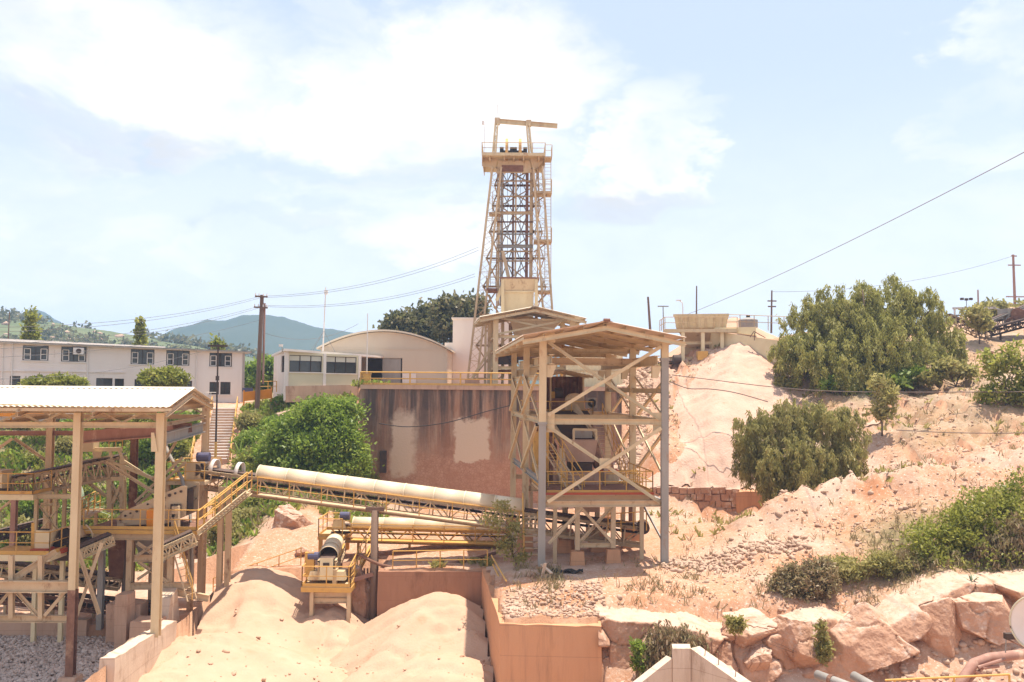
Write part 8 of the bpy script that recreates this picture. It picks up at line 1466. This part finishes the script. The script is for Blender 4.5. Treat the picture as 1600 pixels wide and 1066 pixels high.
# shrubs of the planted bank on the left: nothing in the photo tells them apart
SH = [(20, 705, 76), (60, 725, 73), (110, 700, 75), (150, 735, 72), (175, 690, 77), (232, 705, 75), (268, 700, 76), (282, 738, 72), (255, 745, 71), (20, 765, 69), (70, 790, 67), (120, 770, 69), (30, 830, 63), (90, 830, 64), (140, 815, 65), (200, 765, 69), (-20, 740, 72), (60, 690, 78), (5, 690, 78), (225, 660, 80), (100, 672, 80), (150, 668, 80), (40, 670, 80.5), (284, 662, 80),
      (396, 722, 72), (395, 690, 76), (412, 715, 72), (390, 660, 79), (430, 668, 78), (455, 738, 69), (430, 745, 68), (362, 790, 66), (385, 815, 63), (355, 835, 61.5), (410, 790, 65), (480, 640, 81), (530, 632, 81.5), (560, 640, 80), (445, 630, 82), (500, 632, 82), (372, 768, 69), (400, 745, 69)]
kinds = ['L_green', 'L_lime', 'L_grey', 'L_green', 'L_lime']
for i, (x, y, dd) in enumerate(SH):
    rx = random.uniform(20, 32) * 70 / dd; ry = random.uniform(13, 20) * 70 / dd
    if y < 645: rx, ry = rx * .7, ry * .55
    mk = 'L_grey' if x in (362, 385, 355) else kinds[i % 5]
    plant('bank_shrub', 'leafy green shrub growing on the planted bank between the yard and the upper terrace', 'shrub', (x, y + ry * .6, dd), [(x - rx * .4, y, rx * .6, ry * .7), (x + rx * .4, y + ry * .1, rx * .65, ry * .7), (x, y - ry * .4, rx * .6, ry * .6)], dd, mk, 210, 20, .2, 'leaf', .46, .05, .75, 'shrubs on the planted bank', 4, tname='stem')
def agave(label, base, n, L_, w, m='L_agave', stem=0.0, lean=.75, name='agave'):
    p = pt(*base); z = h1(p.x, p.y); p = V(p.x, p.y, max(z, p.z) if stem == 0 else p.z); t = thing(name, label, 'plant', p); rr = random.Random(n)
    c = p + V(0, 0, stem)
    if stem: MB().cone(p - V(0, 0, .3), c, w * .8, w * .6, 8).build('stem', 'bark', t)
    for i in range(n):
        a = 2.4 * i; e = .25 + 1.0 * (i / n); d = V(math.cos(a) * math.cos(e), math.sin(a) * math.cos(e), math.sin(e)); s = V(-math.sin(a), math.cos(a), 0); l = L_ * rr.uniform(.8, 1.1); b = MB(); vs = []
        for k in range(6):
            f = k / 5; q = c + d * l * f - V(0, 0, lean * l * f * f * (1 - i / n * .7)); wd = w * (1 - f) ** .7 * (.7 + f * .6); nn = s.cross(d) * (w * .25 * (1 - f)); vs += [q - s * wd, q - nn, q + s * wd, q + nn * .3]
        fs = [(0, 1, 2, 3)] + [(4 * k + j, 4 * k + (j + 1) % 4, 4 * k + 4 + (j + 1) % 4, 4 * k + 4 + j) for k in range(5) for j in range(4)]
        b.add(vs, fs).build('leaf', m, t)
    return t
agave('pale agave with curling leaves on a short stem above the grey topped boulder', (1519, 925, 40.6), 13, .75, .07, stem=.35)
agave('large dark agave in the bank behind the tall cream front post', (132, 800, 62), 18, 2.3, .16, lean=.4)
agave('spiky green agave beside the foot of the staircase', (374, 712, 73), 22, 1.9, .07, 'L_green', lean=.35)
# ---- stuff nobody could count: weeds of the bank, dry grass, hillside scrub
def tufts(name, x, y, m, size, per=5, lean=.5, wd=.10):
    z = ground_h(x, y); P = np.repeat(np.c_[x, y, z], per, 0); n = len(P); P[:, :2] += RNG.normal(0, size * .35, (n, 2)); D = RNG.normal(0, lean, (n, 3)); D[:, 2] = 1; L_ = size * RNG.uniform(.5, 1.5, n); U = unit(D) * L_[:, None]; W = unit(np.cross(U, rdir(n))) * (L_ * wd)[:, None]
    v, f = quads(P, U, W); o = npmesh(name, v, f, m); o['kind'] = 'stuff'; return o
x, y = scatter(9000, -40, -8, 58.5, 84, lambda a, b: cover_mask(a, b) * (.25 + .75 * (fbm(a * .25, b * .25, 4, 90) > -.1))); x2, y2 = x[: len(x) // 2], y[: len(x) // 2]
tufts('weeds', x2, y2, 'L_lime', .42, 6, .7, .22); tufts('weeds', x[len(x) // 2:], y[len(x) // 2:], 'L_green', .42, 6, .8, .26)
x, y = scatter(1500, -40, -8, 59, 82, cover_mask); tufts('dry_grass', x, y, 'L_dry', .5, 6, .5, .07)
x, y = scatter(5200, .2, 34, 40.7, 50, lambda a, b: np.clip(.05 + .55 * (fbm(a * .5, b * .5, 4, 33) > .12) * (np.abs(b - 42.8) < 1.6) + cover_mask(a, b) * .5 + .5 * (a < 2.5) * (b < 47) * (b > 42.5) * (fbm(a, b, 3, 12) > -.1) + .4 * np.exp(-((a - 7.6) ** 2 + (b - 45.8) ** 2) / .8), 0, 1)); tufts('dry_grass', x, y, 'L_dry', .26, 6, .55, .06)
x, y = scatter(2600, 9, 40, 50, 84, lambda a, b: .12 + .5 * (fbm(a * .3, b * .3, 4, 66) > .18)); tufts('dry_grass', x, y, 'L_dry', .32, 6, .6, .07)
x, y = scatter(700, 9, 36, 50, 84, lambda a, b: 1.0 * (fbm(a * .3, b * .3, 4, 67) > .12)); tufts('weeds', x, y, 'L_grey', .3, 6, .7, .2)
x, y = scatter(420, -6.5, -1.2, 49.4, 50.6, lambda a, b: (fbm(a, b, 3, 5) > -.1) * (a > -4) * 1.0); tufts('weeds', x, y, 'L_grey', .28, 6, .7, .2)
A_, B_, Z_ = HILLG(0, 0); i = RNG.integers(0, A_.size, 60000); P = np.c_[A_.ravel()[i] + RNG.normal(0, 2, 60000), B_.ravel()[i] + RNG.normal(0, 4, 60000), Z_.ravel()[i]]
k = (P[:, 1] < 440) & (P[:, 1] > 170) & (fbm(P[:, 0] * .02, P[:, 1] * .02, 4, 2) > -.22); P = P[k][:2600]
nn = len(P); s = RNG.uniform(1.4, 3.4, nn); C = np.repeat(P + np.c_[np.zeros(nn), np.zeros(nn), s * .6], 16, 0) + RNG.normal(0, 1, (nn * 16, 3)) * np.repeat(s, 16)[:, None] * np.array((.5, .5, .38)); S = np.repeat(s, 16) * .55; U = rdir(len(C)) * S[:, None]; W = unit(np.cross(U, rdir(len(C)))) * (S * .4)[:, None]
v, f = quads(C, U, W); npmesh('hillside_scrub', v, f, 'L_dark')['kind'] = 'stuff'
k = RNG.integers(0, A_.size, 9000); P = np.c_[A_.ravel()[k], B_.ravel()[k], Z_.ravel()[k]]; q = (P[:, 1] < 425) & (fbm(P[:, 0] * .015, P[:, 1] * .03, 3, 8) > .12); P = P[q][:220]; stones('hillside_rocks', P, RNG.uniform(.8, 2.6, len(P)), 'stone')['kind'] = 'stuff'

# ================================================================== foreground, bottom right
def foreground():
    t = thing('wing_wall', 'pale concrete wing wall with a sloping coping at the bottom edge of the photo', 'wall', pt(1070, 1066, 33.0))
    c = pt(1078, 1013, 33.4); a = pt(985, 1080, 32.6); e = pt(1165, 1074, 31.6); zb = c.z - 3.4
    def wall(p, q, th, zz, nm):
        d = V(q.x - p.x, q.y - p.y, 0).normalized(); n = V(-d.y, d.x, 0) * th; B = [p, q, q + n, p + n]; return MB().hexa([V(v.x, v.y, zb) for v in B] + [V(B[0].x, B[0].y, zz[0]), V(B[1].x, B[1].y, zz[1]), V(B[2].x, B[2].y, zz[1]), V(B[3].x, B[3].y, zz[0])]).build(nm, 'concpale', t)
    c0 = V(c.x - .62, c.y, 0); wall(V(a.x, a.y, 0), c0 - V(.003, 0, 0), .35, (a.z, c.z - .35), 'sloping_wall'); MB().prism([(c.x - .62, c.y - .05), (c.x + .02, c.y - .05), (c.x + .1, c.y + .55), (c.x - .55, c.y + .55)], zb, c.z).build('corner_pier', 'concpale', t)
    wall(V(c.x + .02, c.y + .02, 0), V(e.x, e.y, 0), .5, (c.z - .01, e.z), 'side_wall')
    for f in (.25, .5, .8): p = c.lerp(e, f) + V(.1, .2, 0); bar(t, 'rebar', p, p + V(.02, 0, .35 + .4 * (f == .5)), .03, None, 'rust', 6)
    b = thing('concrete_block', 'rough broken concrete block right of the concrete wing wall', 'block', pt(1125, 1060, 33.5)); p = pt(1128, 1046, 34)
    MB().hexa([V(p.x + x * .55, p.y + y * .4, p.z - 1.6) for x, y in ((-1, -1), (1, -1), (1, 1), (-1, 1))] + [V(p.x - .5, p.y - .4, p.z + .02), V(p.x + .45, p.y - .42, p.z - .03), V(p.x + .4, p.y + .4, p.z + .03), V(p.x - .52, p.y + .38, p.z)]).build('block', 'conc', b); bar(b, 'steel_angle', pt(1105, 1045, 33.2), pt(1140, 1072, 32.6), .12, .12, 'grey', 'L'); bar(b, 'rebar', pt(1112, 1040, 33.4), pt(1112, 1002, 33.4), .04, None, 'rust', 6)
    for i, (x0, x1, y0, y1, lb) in enumerate(((1276, 1345, 1054, 1080, 'left grey pipe end tied with wire at the bottom edge'), (1334, 1380, 1056, 1082, 'right grey pipe end at the bottom edge'))):
        q = thing('grey_pipe', lb, 'pipe', pt(x0, y0, 34), 'grey pipe ends at the bottom edge'); A, B2 = pt(x0, y0, 34), pt(x1, y1, 32.4); MB().cone(A, B2, .16, .16, 16).build('pipe', 'grey', q, True); d = (A - B2).normalized(); MB().cone(A + d * .001, A + d * .012, .13, .13, 16).build('dark_bore', 'black', q)
        if i == 0: MB().cone(A.lerp(B2, .3), A.lerp(B2, .38), .19, .19, 12).build('tie', 'rust', q)
    A, B2 = pt(1383, 1063, 30), pt(1577, 1054, 29.4); f = thing('railing', 'orange yellow handrail along the bottom edge at the right', 'railing', A); bar(f, 'top_rail', A, B2, .07, None, 'yellow', 8)
    for k in (.08, .56, 1.0): p = A.lerp(B2, k); bar(f, 'post', p - V(0, 0, 1.3), p, .07, None, 'yellow', 8)
    bar(f, 'middle_rail', A - V(0, 0, .5), B2 - V(0, 0, .5), .06, None, 'yellow', 8)
    g_ = thing('pipe_frame', 'dusty pink pipe frame with struts in the lower right corner', 'frame', pt(1540, 1040, 33)); P = [pt(1484, 1090, 32), pt(1522, 1036, 33), pt(1545, 1028, 33.4), pt(1640, 1018, 34)]; MB().path(P, .17, 10).build('main_pipe', 'rustpipe', g_, True)
    for x0, y0, x1, y1 in ((1500, 1080, 1535, 1044), (1528, 1043, 1570, 1030), (1535, 1044, 1560, 1041), (1522, 1048, 1545, 1060)): bar(g_, 'strut', pt(x0, y0, 32.8), pt(x1, y1, 33), .12, None, 'rustpipe', 8)
    d_ = thing('white_dish', 'big round white dish with a thin pale rim cut by the right edge', 'dish', pt(1622, 1010, 31)); c = pt(1627, 976, 31); n = 40; b = MB(); vs = []
    ax = (Vector((0, 0, 0)) - c).normalized(); ax = V(ax.x - .2, ax.y, 0).normalized(); s = V(-ax.y, ax.x, 0); up = V(0, 0, 1); R0 = .92
    rings = [(0, -.14), (.3, -.12), (.6, -.07), (.86, 0), (.92, .03), (.92, -.05), (.6, -.13), (.3, -.18), (0, -.2)]
    for r, h in rings: vs += [c + (s * math.cos(2 * math.pi * k / n) + up * math.sin(2 * math.pi * k / n) * 1.02) * max(r, .002) + ax * h for k in range(n)]
    fs = [(i * n + k, i * n + (k + 1) % n, (i + 1) * n + (k + 1) % n, (i + 1) * n + k) for i in range(len(rings) - 1) for k in range(n)]; b.add(vs, fs).build('dish', 'trim', d_, True); rm = MB(); rm.path([c + (s * math.cos(2 * math.pi * k / n) + up * math.sin(2 * math.pi * k / n) * 1.02) * .93 + ax * .03 for k in range(n + 1)], .03, 6); rm.build('rim', 'offwall', d_, True); bar(d_, 'mast', c - ax * .25 - V(0, 0, 3.5), c - ax * .25, .12, None, 'grey', 8)
    l = thing('flood_light', 'small dark flood light on a bracket beside the white dish', 'lamp', pt(1577, 1010, 33)); MB().box(pt(1577, 994, 33), (.32, .2, .2)).build('lamp_head', 'dark', l); bar(l, 'bracket', pt(1571, 1020, 33), pt(1572, 999, 33), .05, None, 'grey', 6); bar(l, 'arm', pt(1574, 999, 33), pt(1610, 1016, 33), .06, None, 'rust', 6)
    x = RNG.uniform(13, 21, 1500); y = RNG.uniform(35.5, 39.4, 1500)
    x, y = x[:350], y[:350]; s_ = RNG.uniform(.05, .22, 350); stones('spoil', np.c_[x, y, ground_h(x, y) + s_ * .3], s_, 'stone')['kind'] = 'stuff'
foreground()
# ================================================================== the air
def haze():
    o = MB().hexa([V(-1700, -80, -30), V(1700, -80, -30), V(1700, 1800, -30), V(-1700, 1800, -30), V(-1700, -80, 122), V(1700, -80, 122), V(1700, 1800, 122), V(-1700, 1800, 122)]).build('haze', None); o['kind'] = 'stuff'
    m = bpy.data.materials.new('haze'); m.use_nodes = True; N = m.node_tree.nodes; L = m.node_tree.links; N.remove(N['Principled BSDF']); v = N.new('ShaderNodeVolumePrincipled'); v.inputs['Density'].default_value = .00042; v.inputs['Color'].default_value = (.42, .64, 1.0, 1); v.inputs['Anisotropy'].default_value = .2; L.new(v.outputs[0], N['Material Output'].inputs['Volume']); o.data.materials.append(m)
haze()
